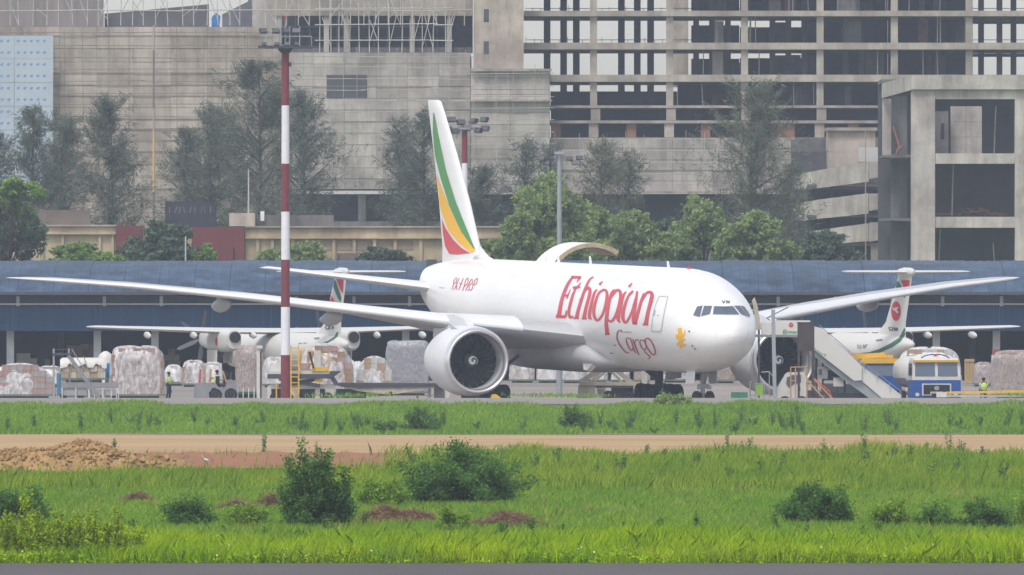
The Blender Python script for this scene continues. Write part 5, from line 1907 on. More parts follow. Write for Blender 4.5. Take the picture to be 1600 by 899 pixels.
def turboprop(label, wing_px, D, yaw):
    """nose points away and to the left; the root sits on the ground under the wing centre"""
    t = thing('turboprop_aircraft', label, 'airplane', (P(wing_px, 0, D).x, D, 0), math.pi / 2 + yaw, group='parked turboprops')
    # local x forward from the wing; s = distance aft of the wing quarter chord
    fs2 = [-13.6, -13.2, -12.2, -10.5, -8, 9, 12, 15, 17.2, 18.4]
    b2 = [1.9, 1.5, 1.2, 1.05, 1.0, 1.0, 1.3, 1.95, 2.45, 2.75]
    t2 = [2.0, 2.4, 2.9, 3.45, 3.7, 3.7, 3.68, 3.55, 3.35, 3.1]
    w2 = [.05, .5, .9, 1.2, 1.35, 1.35, 1.2, .8, .42, .15]
    sx = np.concatenate([np.linspace(-13.6, -8, 16), np.linspace(-7, 9, 9), np.linspace(9.6, 18.4, 18)])
    mbf = MB().loft([[Vector((-s, w * math.sin(2 * math.pi * i / 36), (b + q) / 2 + (q - b) / 2 * math.cos(2 * math.pi * i / 36))) for i in range(36)]
                     for s, b, q, w in zip(sx, pchip(fs2, b2, sx), pchip(fs2, t2, sx), pchip(fs2, w2, sx))])
    obj('fuselage', mbf, M['off_white'], t, smooth=True)
    fin2 = MB()
    rings = []
    for z, s0, ch in ((3.3, 9.3, 7.6), (3.75, 11.0, 5.8), (4.5, 12.6, 4.25), (6, 13.9, 3.6), (7.9, 15.4, 2.9)):
        rings.append([Vector((-(s0 + x * ch), (y - .02 * 4 * x * (1 - x)) * ch, z)) for x, y in airfoil(12, .09)])
    fin2.loft(rings)
    obj('fin', fin2, M['off_white'], t, smooth=40)
    for side in (1, -1):
        obj('tailplane', wing_mesh(side, [(0, 15.7, 2.1, 8.02, .10, 0), (4.2, 16.1, 1.45, 8.05, .10, 0), (4.63, 16.4, 1.0, 8.06, .08, 0)]), M['off_white'], t, smooth=40)
        w = obj('wing', wing_mesh(side, [(0, -1.3, 3.0, 3.75, .15, 1), (4.4, -1.3, 3.0, 3.78, .15, 1), (9, -.95, 2.35, 3.92, .14, 0), (13.6, -.6, 1.6, 4.08, .13, 0), (14.2, -.3, 1.0, 4.1, .10, 0)]), M['off_white'], t, smooth=40)
        for lat in (2.4, 6.8, 10.2):
            c = MB().loft([[Vector((-(.7 + q * 1.9), -side * lat + r * .6 * math.sin(a), 3.58 - .12 * q + r * math.cos(a))) for a in [2 * math.pi * i / 12 for i in range(12)]]
                           for q, r in ((0, .04), (.2, .2), (.6, .26), (.9, .16), (1, .03))])
            obj('flap_fairing', c, M['off_white'], w, smooth=True)
        # nacelle, its jet pipe, landing gear and propeller
        nac = MB()
        rg = []
        for s, h0, h1, wd in ((-4.6, 2.95, 3.55, .28), (-4.2, 2.7, 3.75, .44), (-2.5, 2.45, 3.9, .54), (0, 2.3, 3.92, .56), (2.2, 2.3, 3.92, .56), (3.6, 2.4, 3.9, .54), (4.1, 2.55, 3.85, .5)):
            r = []
            for i in range(24):
                a = 2 * math.pi * i / 24
                c_, q_ = math.cos(a), math.sin(a)
                r.append(Vector((-s, -side * 4.4 + wd * math.copysign(abs(q_) ** .75, q_), (h0 + h1) / 2 + (h1 - h0) / 2 * math.copysign(abs(c_) ** .75, c_))))
            rg.append(r)
        nac.loft(rg)
        n_ = obj('nacelle', nac, M['off_white'], t, smooth=50)
        obj('jet_pipe', MB().tube((-4.0, -side * 4.4, 3.38), (-4.35, -side * 4.4, 3.36), .38, .40, 20), M['black'], n_)
        em = MB()
        for q in range(20):
            a0, a1 = 2 * math.pi * q / 20, 2 * math.pi * (q + 1) / 20
            y = -side * (4.4 + .575)
            em.add([(-1.2, y, 3.05), (-1.2 + .34 * math.cos(a0), y, 3.05 + .3 * math.sin(a0)), (-1.2 + .34 * math.cos(a1), y, 3.05 + .3 * math.sin(a1))], [(0, 1, 2)])
        obj('nacelle_emblem', em, M['biman_red'], n_, fix=False)
        gear = MB().tube((-.2, -side * 4.4, .5), (.2, -side * 4.4, 2.4), .11, .14, 10).tube((-.2, -side * 4.4 - .5, .5), (-.2, -side * 4.4 + .5, .5), .08)
        gear.bar((-.1, -side * 4.4, 1.1), (1.5, -side * 4.4, 2.4), .1).bar((0, -side * 4.4, 1.5), (-1.2, -side * 4.4, 2.4), .1)
        g_ = obj('main_gear', gear, M['dark_steel'], t, smooth=40)
        for dy in (-.33, .33):
            wl_ = link('wheel', nw, g_)
            wl_.location = (-.2, -side * 4.4 + dy, .5)
            wl_.scale = (.9, .9, .9)
        for dy in (-.6, .6):
            obj('gear_door', MB().box(-1.4, 1.2, -side * 4.4 + dy - .03, -side * 4.4 + dy + .03, 1.5, 2.45), M['off_white'], g_)
        pr = MB()
        pr.lathe([(4.55, .32), (4.8, .28), (5.1, .16), (5.25, .02)], 14, 'x', (0, -side * 4.4, 3.25))
        pobj = obj('propeller_hub', pr, M['dark_steel'], t, smooth=40)
        for k in range(6):
            a = 2 * math.pi * k / 6 + .4 * side
            u = Vector((0, math.cos(a), math.sin(a)))
            vv = Vector((.5, -math.sin(a) * .86, math.cos(a) * .86))
            o0 = Vector((4.85, -side * 4.4, 3.25))
            bl = MB().prism([o0 + u * .25 - vv * .09, o0 + u * .9 - vv * .17, o0 + u * 1.9 - vv * .14, o0 + u * 2.05, o0 + u * 1.9 + vv * .14, o0 + u * .9 + vv * .17, o0 + u * .25 + vv * .09], (.05, 0, 0))
            obj('propeller_blade', bl, M['dark_steel'], pobj)
    bul = MB().loft([[Vector((-s, r * .8 * math.sin(a), 8.03 + r * math.cos(a))) for a in [2 * math.pi * i / 14 for i in range(14)]] for s, r in ((15.1, .05), (15.5, .24), (16.5, .33), (18, .3), (18.5, .2))])
    obj('tail_bullet', bul, M['off_white'], t, smooth=True)
    g3 = MB().tube((10.8, 0, .4), (10.8, 0, 1.5), .08, .1, 8).tube((10.8, -.3, .4), (10.8, .3, .4), .06)
    ngr = obj('nose_gear', g3, M['steel'], t)
    for dy in (-.2, .2):
        wl_ = link('wheel', nw, ngr)
        wl_.location = (10.8, dy, .35)
        wl_.scale = (.64, .5, .64)
    return t, Paint(t, [mbf, fin2]), Paint(t, [fin2])


def ell(cx, cy, rx, ry, n=20):
    return [(cx + rx * math.cos(2 * math.pi * i / n), cy + ry * math.sin(2 * math.pi * i / n)) for i in range(n)]


tL, pa, pf = turboprop('white turboprop with T tail parked behind the red and white mast', 436, 1102, math.radians(16))
OX, OY, SCL = 380, 390, 3.4575
pf.fill('tail_band', [[(476, 168), (496, 160), (512, 205), (532, 262), (526, 285), (512, 262), (492, 215)]], M['biman_green'], OX, OY, SCL)
pf.fill('tail_panel', [[(504, 158), (544, 160), (540, 238), (524, 212)]], M['biman_red'], OX, OY, SCL)
pf.fill('tail_emblem', [ell(474, 320, 22, 70)], M['biman_red'], OX, OY, SCL)
pa.fill('cheat_stripe', [[(420, 508), (462, 492), (492, 472), (505, 448), (516, 446), (510, 470), (490, 488), (455, 506)]], M['biman_green'], OX, OY, SCL)
pa.strokes('tail_lettering', [[(462, 412, 5), (450, 412, 5), (447, 425, 5), (455, 431, 5), (464, 425, 5), (462, 412, 5)], [(458, 427, 4), (466, 433, 4)], [(470, 412, 4), (470, 430, 4)], [(476, 414, 4), (484, 420, 4), (478, 430, 4)], [(488, 414, 4), (488, 430, 4)]], M['dark_letter'], OX, OY, SCL)
pa.strokes('registration', [[(384, 482, 9), (412, 480, 9)], [(300, 508, 5), (318, 508, 5)], [(325, 508, 4), (345, 505, 4)]], M['outline'], OX, OY, SCL)
tR, pa, pf = turboprop('white turboprop with T tail and red oval tail emblem parked behind the passenger stairs', 1297, 1100, math.radians(17.3))
OX, OY, SCL = 1140, 390, 3.4587
pf.fill('tail_band', [[(894, 180), (914, 170), (938, 215), (955, 235), (948, 262), (925, 240), (902, 212)]], M['biman_green'], OX, OY, SCL)
pf.fill('tail_panel', [[(926, 166), (976, 166), (966, 238), (948, 218)]], M['biman_red'], OX, OY, SCL)
pf.fill('tail_emblem', [ell(900, 333, 26, 54)], M['biman_red'], OX, OY, SCL)
pf.fill('emblem_bird', [[(880, 312), (890, 318), (897, 314), (918, 312), (910, 322), (905, 326), (918, 338), (908, 346), (898, 332), (890, 330)]], M['off_white'], OX, OY, SCL, off=.05)
pa.fill('cheat_stripe', [[(640, 570), (700, 560), (750, 556), (810, 538), (870, 508), (915, 480), (945, 425), (955, 430), (948, 462), (925, 498), (880, 528), (820, 555), (755, 574), (700, 578), (640, 584)]], M['biman_green'], OX, OY, SCL)
pa.fill('belly_stripe', [[(770, 584), (800, 572), (846, 554), (838, 568), (815, 583)]], M['biman_red'], OX, OY, SCL)
pa.strokes('tail_lettering', [[(872, 420, 4), (862, 422, 4), (864, 430, 4), (872, 434, 4), (864, 440, 4)], [(876, 422, 4), (884, 424, 4), (878, 438, 4), (886, 438, 4)], [(890, 440, 4), (893, 422, 4), (898, 440, 4)], [(902, 422, 4), (902, 440, 4)], [(908, 424, 4), (908, 440, 4)]], M['dark_letter'], OX, OY, SCL)
pa.strokes('registration', [[(700, 516, 4), (692, 520, 4), (698, 528, 4), (691, 534, 4)], [(704, 518, 4), (711, 520, 4), (703, 534, 4), (711, 534, 4)], [(714, 528, 3), (718, 527, 3)], [(721, 535, 4), (726, 514, 4), (729, 534, 4)], [(733, 534, 4), (736, 514, 4)], [(738, 524, 4), (745, 513, 4)], [(792, 493, 10), (826, 489, 10)]], M['outline'], OX, OY, SCL)

# ------------------------------------------------------------------ air cargo on pallets
CART = [mat('carton_%s' % n, c, .9, var=.2, scale=2) for n, c in (('brown', (.30, .20, .13)), ('tan', (.38, .28, .19)), ('grey', (.33, .30, .29)), ('pink', (.36, .25, .22)))]
WHITEBOX = [mat('sack_%s' % n, c, .8, var=.25, scale=3) for n, c in (('white', (.62, .62, .64)), ('pale', (.50, .49, .47)), ('cream', (.52, .46, .36)))]


def film_mat(name, col, a0, a1, scale=1.5):
    m = mat(name, col, .3, var=.12, scale=1.2, bump=.9, bscale=3.5, spec=.5)
    nt = m.node_tree
    n, l = nt.nodes, nt.links
    b = n['Principled BSDF']
    tc = n.new('ShaderNodeTexCoord')
    nz = n.new('ShaderNodeTexNoise')
    nz.inputs['Scale'].default_value = scale
    nz.inputs['Detail'].default_value = 6
    nz.inputs['Distortion'].default_value = 1.0
    mr = n.new('ShaderNodeMapRange')
    mr.inputs['From Min'].default_value = .35
    mr.inputs['From Max'].default_value = .65
    mr.inputs['To Min'].default_value = a0
    mr.inputs['To Max'].default_value = a1
    mp2 = n.new('ShaderNodeMapping')
    mp2.inputs['Scale'].default_value = (2.2, 2.2, .7)
    l.new(tc.outputs['Object'], mp2.inputs['Vector'])
    l.new(mp2.outputs[0], nz.inputs['Vector'])
    l.new(nz.outputs['Fac'], mr.inputs[0])
    l.new(mr.outputs[0], b.inputs['Alpha'])
    return m


FILM = {'clear': film_mat('clear_film', (.68, .67, .675), .3, .92), 'milky': film_mat('milky_film', (.72, .71, .71), .6, .97),
        'net': film_mat('cargo_net', (.45, .385, .36), .4, .8, 5.0), 'grey': film_mat('grey_net', (.33, .33, .36), .75, .97, 4.0),
        'pink': film_mat('pinkish_film', (.64, .61, .61), .3, .92)}
BASE = mat('pallet_plate', (.16, .20, .17), .6, var=.3, scale=2)
_cart = {}


def carton_me(w, d, h, m):
    k = (round(w, 2), round(d, 2), round(h, 2), m.name)
    if k not in _cart:
        _cart[k] = mesh_of(MB().box(-w / 2 + .008, w / 2 - .008, -d / 2, d / 2, 0, h - .012), m, name='carton')
    return _cart[k]


def pallet(px0, px1, top, D, label, film='clear', power=5.0, mats=None, depth=2.2, size=.52, lift=.25, film_from=0.0, group='wrapped air cargo', name='cargo_pallet'):
    mats = mats or CART
    base = G((px0 + px1) / 2, D)
    W = (px1 - px0) / S(D) / 2
    H = P(0, top, D).z - lift
    t = thing(name, label, 'cargo', base, group=group)
    obj('pallet_base', MB().box(-W * 1.02, W * 1.02, -depth / 2 - .06, depth / 2, lift - .12, lift - .01).box(-W * .8, W * .8, -depth / 2 + .3, depth / 2 - .3, 0, lift - .12), BASE, t)
    nx = max(2, round(2 * W / size))
    nzr = max(2, round(H / (size * .8)))
    w, h = 2 * W * .94 / nx, H * .96 / nzr
    env = lambda x: max(0.0, 1 - abs(x / W) ** power) ** (1 / power)
    for i in range(nx):
        for k in range(nzr):
            x = -W * .94 + (i + .5) * w
            z = k * h
            if z + h * .7 > H * env(abs(x) + w * .3):
                continue
            m = random.choice(mats)
            o = link('carton', carton_me(w, .7, h, m), t)
            ins = .25 * (z / H) ** 2 * depth * (2.2 / max(power, 2.2)) * .6
            o.location = (x + random.uniform(-.015, .015), -depth / 2 + .42 + ins + random.uniform(-.05, .05), lift + z)
            o.rotation_euler = (0, 0, random.uniform(-.04, .04))
    core = MB()
    e = 2 / power
    def sq(a, q):
        return math.copysign(abs(a) ** q, a)
    rg = []
    for k in range(9):
        ph = math.pi / 2 * k / 8
        rg.append([Vector((W * .9 * sq(math.cos(a), e) * max(.02, math.cos(ph)) ** e, (depth / 2 - .35) * sq(math.sin(a), e) * max(.02, math.cos(ph)) ** e + .12, lift + H * .93 * math.sin(ph) ** e)) for a in [2 * math.pi * i / 28 for i in range(28)]])
    core.loft(rg)
    obj('inner_load', core, mats[0], t, smooth=40)
    # draped wrap
    if film:
        fl = MB()
        rg = []
        na, nb = 64, 22
        phs = [random.uniform(0, 6) for _ in range(4)]
        for k in range(nb + 1):
            ph = math.pi / 2 * (film_from + (1 - film_from) * k / nb)
            r = []
            for i in range(na):
                a = 2 * math.pi * i / na
                cp = max(.015, math.cos(ph)) ** e
                wr = 1 + .018 * math.sin(9 * a + phs[0] + 4 * ph) + .016 * math.sin(17 * a + phs[1]) + .02 * math.sin(7 * ph + phs[2] + 3 * a) + random.uniform(-.006, .006)
                r.append(Vector((W * 1.0 * sq(math.cos(a), e) * cp * wr, (depth / 2 + .05) * sq(math.sin(a), e) * cp * wr, lift + H * max(0.0, math.sin(ph)) ** e * (1 + .015 * math.sin(5 * a + phs[3])))))
            rg.append(r)
        fl.loft(rg, cap=False)
        obj('plastic_wrap', fl, FILM[film], t, smooth=True)
    return t


pallet(-22, 86, 568, 985, 'low rounded cargo mound under cloudy plastic at the left edge', 'clear', 2.4, [CART[3], CART[2]], 2.6)
pallet(172, 257, 541, 985, 'big tall plastic wrapped pallet left of the standing worker', 'pink', 5.5, [CART[0], CART[3]], 2.4)
p_ = pallet(96, 166, 560, 990, 'pallet with a white sheet over its top beside the steel steps', None, 7, [WHITEBOX[2], CART[1]], 2.2, .5, 1.25)
fl = MB()
Wd, Hd = 70 / S(990) / 2, P(0, 560, 990).z
rg = []
for y in (-1.15, -1.12, -.6, 0, .6, 1.1):
    r = []
    for i in range(25):
        u = -1.04 + 2.08 * i / 24
        drop = .02 if y > -1.14 else .55 + .14 * math.sin(i * .9) + .06 * math.sin(i * 2.3)
        r.append(Vector((u * Wd, y, Hd + .05 - drop - (.12 if abs(u) > .97 else 0))))
    rg.append(r)
fl.loft(rg, closed=False)
obj('white_sheet', fl, M['off_white'], p_, smooth=True)
pallet(368, 407, 541, 980, 'tall narrow netted pallet right of the tow tractor', 'net', 7, [CART[2], CART[3]], 2.2)
pallet(466, 553, 537, 1000, 'large rounded pallet in pinkish plastic behind the yellow ladder', 'pink', 3.0, [CART[3], CART[0]], 2.4)
pallet(556, 614, 557, 1002, 'lumpy silvery wrapped pallet left of the square grey one', 'clear', 2.5, [WHITEBOX[1], CART[1]], 2.2)
pallet(604, 670, 533, 1006, 'square grey netted pallet beside the near engine', 'grey', 12, [CART[2]], 2.4)
pallet(1549, 1640, 548, 985, 'tall netted pallet cut by the right edge', 'net', 6, [CART[3], CART[2]], 2.4)
pallet(1402, 1502, 543, 1010, 'wide white wrapped pallet behind the fuel truck', 'milky', 4, [CART[1], WHITEBOX[1]], 2.4)
pallet(284, 322, 563, 1075, 'small brown wrapped pallet far behind the tow tractor', 'clear', 4, [CART[0], CART[1]], 2.0)
pallet(256, 287, 570, 1085, 'white sack pile far behind the standing worker', 'milky', 3, WHITEBOX, 2.0)
pallet(550, 568, 565, 1012, 'small pile of white sacks beside the pinkish pallet', 'milky', 3.5, WHITEBOX, 1.4, .35)
pallet(376, 412, 548, 1090, 'netted pallet far behind the mast foot', 'clear', 5, [CART[1], CART[2]], 2.0)
for (a, b, tp, lab, fm, mm) in ((796, 836, 563, 'cream wrapped pallet nearest the engine under the jet belly', 'clear', [WHITEBOX[2], CART[1]]), (838, 876, 561, 'second white pallet from the engine under the jet belly', 'milky', WHITEBOX[:2]),
                                (878, 914, 566, 'third white pallet from the engine under the jet belly', 'clear', WHITEBOX[:2]), (916, 950, 560, 'white pallet behind the left strut of the cargo loader', 'milky', WHITEBOX[:2]),
                                (952, 984, 558, 'white pallet behind the right strut of the cargo loader', 'milky', WHITEBOX[:2]), (990, 1016, 556, 'netted brown pallet beside the far main gear', 'net', [CART[3]]),
                                (1034, 1076, 560, 'pinkish pallet between far main gear and nose gear', 'clear', [CART[3], CART[2]]), (1108, 1150, 556, 'netted reddish pallet behind the nose gear', 'net', [CART[3], CART[0]])):
    pallet(a, b, tp, 1112 + random.uniform(-4, 4), lab, fm, 5, mm, 2.0)

for (a, b, tp, D, lab, fm, mm) in ((318, 348, 566, 1082, 'pale wrapped pallet far behind the tractor driver', 'milky', WHITEBOX), (118, 152, 566, 1064, 'brown pallet behind the white sheeted one', 'clear', CART),
                                   (-24, 30, 574, 1066, 'row of low wrapped cargo behind the left edge mound', 'clear', [CART[3], WHITEBOX[1]]), (58, 97, 572, 1072, 'low grey wrapped pallet behind the steel steps', 'milky', [CART[2]]),
                                   (410, 448, 558, 1072, 'pale pallet behind the loader tank cover', 'clear', [WHITEBOX[1], CART[1]]), (500, 560, 561, 1066, 'wide white pallet behind the pinkish one', 'milky', WHITEBOX),
                                   (205, 250, 556, 1074, 'wrapped pallet almost hidden behind the big tall one', 'clear', CART), (1520, 1552, 566, 1078, 'dim wrapped pallet right of the wooden crate', 'net', [CART[2]])):
    pallet(a, b, tp, D, lab, fm, 4, mm, 2.0)

# stacks of boxes inside the shed, dim
for (a, b, top, D, lab, mm) in ((26, 58, 553, 1141, 'stack of pale boxes inside the shed at far left', WHITEBOX[1:]), (104, 128, 541, 1143, 'tall brown box stack inside the shed above the steel steps', CART),
                                (126, 152, 539, 1144, 'box stack with white labels inside the shed beside a column', CART), (252, 284, 546, 1142, 'brown box pyramid inside the shed near the nacelle', CART),
                                (70, 86, 562, 1141, 'small coloured stack inside the shed', [CART[0], mat('carton_orange', (.45, .16, .05), .9)]), (-30, 22, 570, 1142, 'low box row inside the shed at the left edge', CART),
                                (1128, 1150, 560, 1142, 'box stack inside the shed behind the far engine', CART)):
    t = thing('box_stack', lab, 'boxes', G((a + b) / 2, D), group='box stacks in the shed')
    W, H = (b - a) / S(D) / 2, P(0, top, D).z
    n, q = max(2, round(2 * W / .5)), max(2, round(H / .42))
    for i in range(n):
        for k in range(q):
            if k == q - 1 and random.random() < .35:
                continue
            sh = 1.0 if 'pyramid' not in lab else 1 - .6 * k / q
            o = link('box', carton_me(2 * W / n, .5, H / q, random.choice(mm)), t)
            o.location = ((-W + (i + .5) * 2 * W / n) * sh, random.uniform(-.08, .08), .06 + k * H / q)
cr = thing('wooden_crate', 'pale wooden crate standing right of the fuel truck', 'crate', G(1514.5, 1110))
W, H = 15 / S(1110) / 2, P(0, 561, 1110).z
WOOD = mat('crate_wood', (.48, .33, .17), .85, var=.25, scale=2, stretch=(1, 1, 6))
for i in range(4):
    obj('plank', MB().box(-W + i * W / 2 + .01, -W + (i + 1) * W / 2 - .01, -.5, .5, .1, H - .06), WOOD, cr)
obj('batten', MB().box(-W, W, -.56, -.505, H - .2, H), WOOD, cr)
obj('batten', MB().box(-W, W, -.56, -.505, .05, .25), WOOD, cr)
# ------------------------------------------------------------------ ground equipment
M['gse_white'] = mat('equipment_white', (.60, .59, .55), .6, var=.2, scale=2)
M['gse_grey'] = mat('equipment_grey', (.25, .25, .265), .6, var=.2, scale=2)
M['gse_yellow'] = mat('equipment_yellow', (.72, .42, .03), .6, var=.2, scale=2)
M['gse_orange'] = mat('equipment_orange', (.46, .27, .12), .6, var=.15, scale=2)
M['blue_cab'] = mat('cab_blue', (.015, .085, .32), .45, var=.15, scale=2)
M['hi_vis'] = mat('vest_yellow', (.45, .72, .03), .7)
M['brown_panel'] = mat('panel_brown', (.075, .06, .06), .8, var=.3, scale=2)
M['beige'] = mat('loader_beige', (.52, .47, .38), .6, var=.25, scale=2)


class Rig:
    """a thing whose parts are told by photograph rows and columns at its own distance"""

    def __init__(self, name, label, cat, px, D, group=None):
        self.D = D
        self.o = thing(name, label, cat, G(px, D), group=group)
        self.b = G(px, D)

    def p(self, px, py, dy=0.0):
        q = P(px, py, self.D) - self.b
        q.y = dy
        return q

    def box(self, name, px0, px1, py0, py1, d0, d1, m, parent=None):
        a, b = self.p(px0, py1), self.p(px1, py0)
        a.z = max(a.z, 0.0)
        return obj(name, MB().box(a.x, b.x, d0, d1, a.z, b.z), m, parent or self.o)

    def bar(self, name, a, b, w, m, d0=0.0, d1=None, h=None, parent=None):
        q0, q1 = self.p(*a, d0), self.p(*b, d0 if d1 is None else d1)
        q0.z, q1.z = max(q0.z, 0), max(q1.z, 0)
        return obj(name, MB().bar(q0, q1, w, h), m, parent or self.o)

    def pipe(self, name, pts, r, m, d=0.0, parent=None):
        qs = [self.p(x, y, d) for x, y in pts]
        for q in qs:
            q.z = max(q.z, 0)
        return obj(name, MB().path(qs, r), m, parent or self.o)

    def slab(self, name, poly, d0, d1, m, parent=None):
        qs = [self.p(x, y, d0) for x, y in poly]
        for q in qs:
            q.z = max(q.z, 0)
        return obj(name, MB().prism(qs, (0, d1 - d0, 0)), m, parent or self.o)

    def wheel(self, px, dy, r=.45, w=.3, parent=None):
        q = self.p(px, 600)
        t = obj('wheel', MB().lathe([(-w / 2, r * .6), (-w / 2, r * .9), (0, r), (w / 2, r * .9), (w / 2, r * .6)], 22, 'y', (q.x, dy, r)), M['rubber'], parent or self.o, smooth=40)
        obj('rim', MB().lathe([(-w / 2 - .01, .03), (-w / 2 + .03, r * .3), (-w / 2 - .015, r * .62), (w / 2 + .015, r * .62), (w / 2, .03)], 16, 'y', (q.x, dy, r)), M['dark_steel'], t, smooth=40)


# ---- people: one continuous skinned body each, dressed in child meshes
SKIN = mat('skin', (.16, .085, .05), .6)
HAIR = mat('hair', (.012, .011, .01), .7)
CLOTH = {'navy': mat('trousers_navy', (.03, .04, .075), .85), 'dark': mat('clothes_dark', (.035, .035, .04), .85), 'shirt': mat('shirt_pale', (.42, .44, .48), .85)}


def person(label, loc, rz, pose='stand', lower='navy', vest=True, scale=1.0):
    t = thing('person', label, 'person', loc, rz)
    if pose == 'sit':
        J = {'pelvis': (0, 0, .55), 'waist': (0, .02, .75), 'chest': (0, .03, 1.02), 'neck': (0, .02, 1.24), 'head': (0, -.02, 1.36), 'top': (0, -.02, 1.5),
             'hl': (.1, 0, .53), 'kl': (.13, -.45, .55), 'al': (.13, -.5, .1), 'tl': (.13, -.66, .05), 'hr': (-.1, 0, .53), 'kr': (-.13, -.45, .55), 'ar': (-.13, -.5, .1), 'tr': (-.13, -.66, .05),
             'sl': (.19, .03, 1.16), 'el': (.25, -.12, .9), 'wl': (.18, -.38, .92), 'sr': (-.19, .03, 1.16), 'er': (-.25, -.12, .9), 'wr': (-.18, -.38, .92)}
    else:
        b = -.32 if pose == 'reach' else 0
        J = {'pelvis': (0, 0, .95), 'waist': (0, .01, 1.1), 'chest': (0, .02, 1.32), 'neck': (0, 0, 1.5), 'head': (0, -.03, 1.6), 'top': (0, -.02, 1.73),
             'hl': (.1, 0, .92), 'kl': (.11, -.06, .5), 'al': (.12, .02, .09), 'tl': (.13, -.15, .04), 'hr': (-.1, 0, .92), 'kr': (-.12, -.02, .5), 'ar': (-.13, .08, .09), 'tr': (-.14, -.09, .04),
             'sl': (.2, .02, 1.43), 'el': (.27, .0 + b * .3, 1.15), 'wl': (.24, -.14 + b, .95 - b * .5), 'sr': (-.2, .02, 1.43), 'er': (-.29, -.05, 1.17), 'wr': (-.12, -.27, 1.2)}
    E_ = [('pelvis', 'waist'), ('waist', 'chest'), ('chest', 'neck'), ('neck', 'head'), ('head', 'top'), ('pelvis', 'hl'), ('hl', 'kl'), ('kl', 'al'), ('al', 'tl'), ('pelvis', 'hr'), ('hr', 'kr'), ('kr', 'ar'), ('ar', 'tr'),
          ('chest', 'sl'), ('sl', 'el'), ('el', 'wl'), ('chest', 'sr'), ('sr', 'er'), ('er', 'wr')]
    RAD = {'pelvis': .135, 'waist': .125, 'chest': .15, 'neck': .06, 'head': .095, 'top': .07, 'h': .09, 'k': .065, 'a': .045, 't': .04, 's': .065, 'e': .045, 'w': .03}
    names = list(J)
    pts = [Vector(J[n]) for n in names]
    rad = [RAD.get(n, RAD.get(n[0], .05)) for n in names]
    edges = [(names.index(a), names.index(b)) for a, b in E_]
    for sfx in 'lr':
        w, e = Vector(J['w' + sfx]), Vector(J['e' + sfx])
        d = (w - e).normalized()
        side = d.cross(Vector((0, 0, 1)))
        side = side.normalized() if side.length > .1 else Vector((1, 0, 0))
        palm = w + d * .07
        pts.append(palm)
        rad.append(.035)
        pi = len(pts) - 1
        edges.append((names.index('w' + sfx), pi))
        for k, (o_, L) in enumerate(((-.035, .06), (-.012, .085), (.012, .09), (.035, .08), (.055, .04))):
            m1 = palm + d * (L * .55 if k < 4 else .0) + side * o_
            m2 = palm + d * (L if k < 4 else .035) + side * (o_ * 1.15) + Vector((0, 0, -.02))
            pts += [m1, m2]
            rad += [.010, .008]
            edges += [(pi, len(pts) - 2), (len(pts) - 2, len(pts) - 1)]
    me = bpy.data.meshes.new('body')
    me.from_pydata([p * scale for p in pts], edges, [])
    o = link('body', me, t)
    sk = o.modifiers.new('skin', 'SKIN')
    sk.use_smooth_shade = True
    for i, r in enumerate(rad):
        me.skin_vertices[0].data[i].radius = (r * scale, r * scale)
        me.skin_vertices[0].data[i].use_root = (i == 0)
    sb = o.modifiers.new('sub', 'SUBSURF')
    sb.levels = sb.render_levels = 1
    me.materials.append(SKIN)
    # clothes follow the joints
    def sleeve(name, chain, m, extra=.018):
        mb = MB()
        for a, b in zip(chain, chain[1:]):
            ra, rb = (RAD.get(n, RAD.get(n[0], .05)) + extra for n in (a, b))
            mb.tube(Vector(J[a]) * scale, Vector(J[b]) * scale, ra * scale * 1.02, rb * scale * 1.02, 12)
            mb.lathe([(-ra, .01), (-ra * .7, ra * .7), (0, ra), (ra * .7, ra * .7), (ra, .01)], 12, 'z', Vector(J[b]) * scale)
        return obj(name, mb, m, t, smooth=True)
    for sfx in 'lr':
        sleeve('trouser_leg', ['pelvis', 'h' + sfx, 'k' + sfx, 'a' + sfx], CLOTH[lower])
        sleeve('sleeve', ['s' + sfx, 'e' + sfx, 'w' + sfx], CLOTH['shirt'] if vest else CLOTH['dark'], .012)
        q = Vector(J['a' + sfx]) * scale
        q2 = Vector(J['t' + sfx]) * scale
        obj('shoe', MB().loft([[c + Vector((x, 0, z)) for x, z in ((-.05, -.05), (.05, -.05), (.05, .03), (-.05, .03))] for c in (q + (q - q2) * .25, q, q2)]), CLOTH['dark'], t)
    rg = []
    for n, wx, wy in (('pelvis', .19, .15), ('waist', .185, .145), ('chest', .22, .155), ('neck', .13, .1)):
        c = Vector(J[n])
        if n == 'neck':
            c = c.lerp(Vector(J['chest']), .35)
        rg.append([Vector((c.x + wx * math.cos(a), c.y + wy * math.sin(a), c.z)) * scale for a in [2 * math.pi * i / 16 for i in range(16)]])
    v_ = obj('vest' if vest else 'jacket', MB().loft(rg), M['hi_vis'] if vest else CLOTH['dark'], t, smooth=True)
    if vest:
        z = Vector(J['waist']).lerp(Vector(J['chest']), .5)
        obj('reflective_band', MB().loft([[Vector((z.x + .215 * math.cos(a), z.y + .16 * math.sin(a), z.z + dz)) * scale for a in [2 * math.pi * i / 16 for i in range(16)]] for dz in (-.03, .03)], cap=False), mat('reflective', (.7, .7, .68), .4), v_, smooth=True)
    h = Vector(J['head'])
    obj('hair', MB().lathe([(h.z + .0, .10), (h.z + .06, .112), (h.z + .11, .10), (h.z + .15, .06), (h.z + .165, .01)], 14, 'z', Vector((h.x, h.y + .025, 0))) if scale == 1 else MB().box(0, .01, 0, .01, 1, 1.01), HAIR, t, smooth=True)
    face = MB()
    for dx in (-.035, .035):
        face.box(h.x + dx - .012, h.x + dx + .012, h.y - .105, h.y - .095, h.z + .015, h.z + .03)
    face.box(h.x - .012, h.x + .012, h.y - .12, h.y - .09, h.z - .03, h.z + .01)
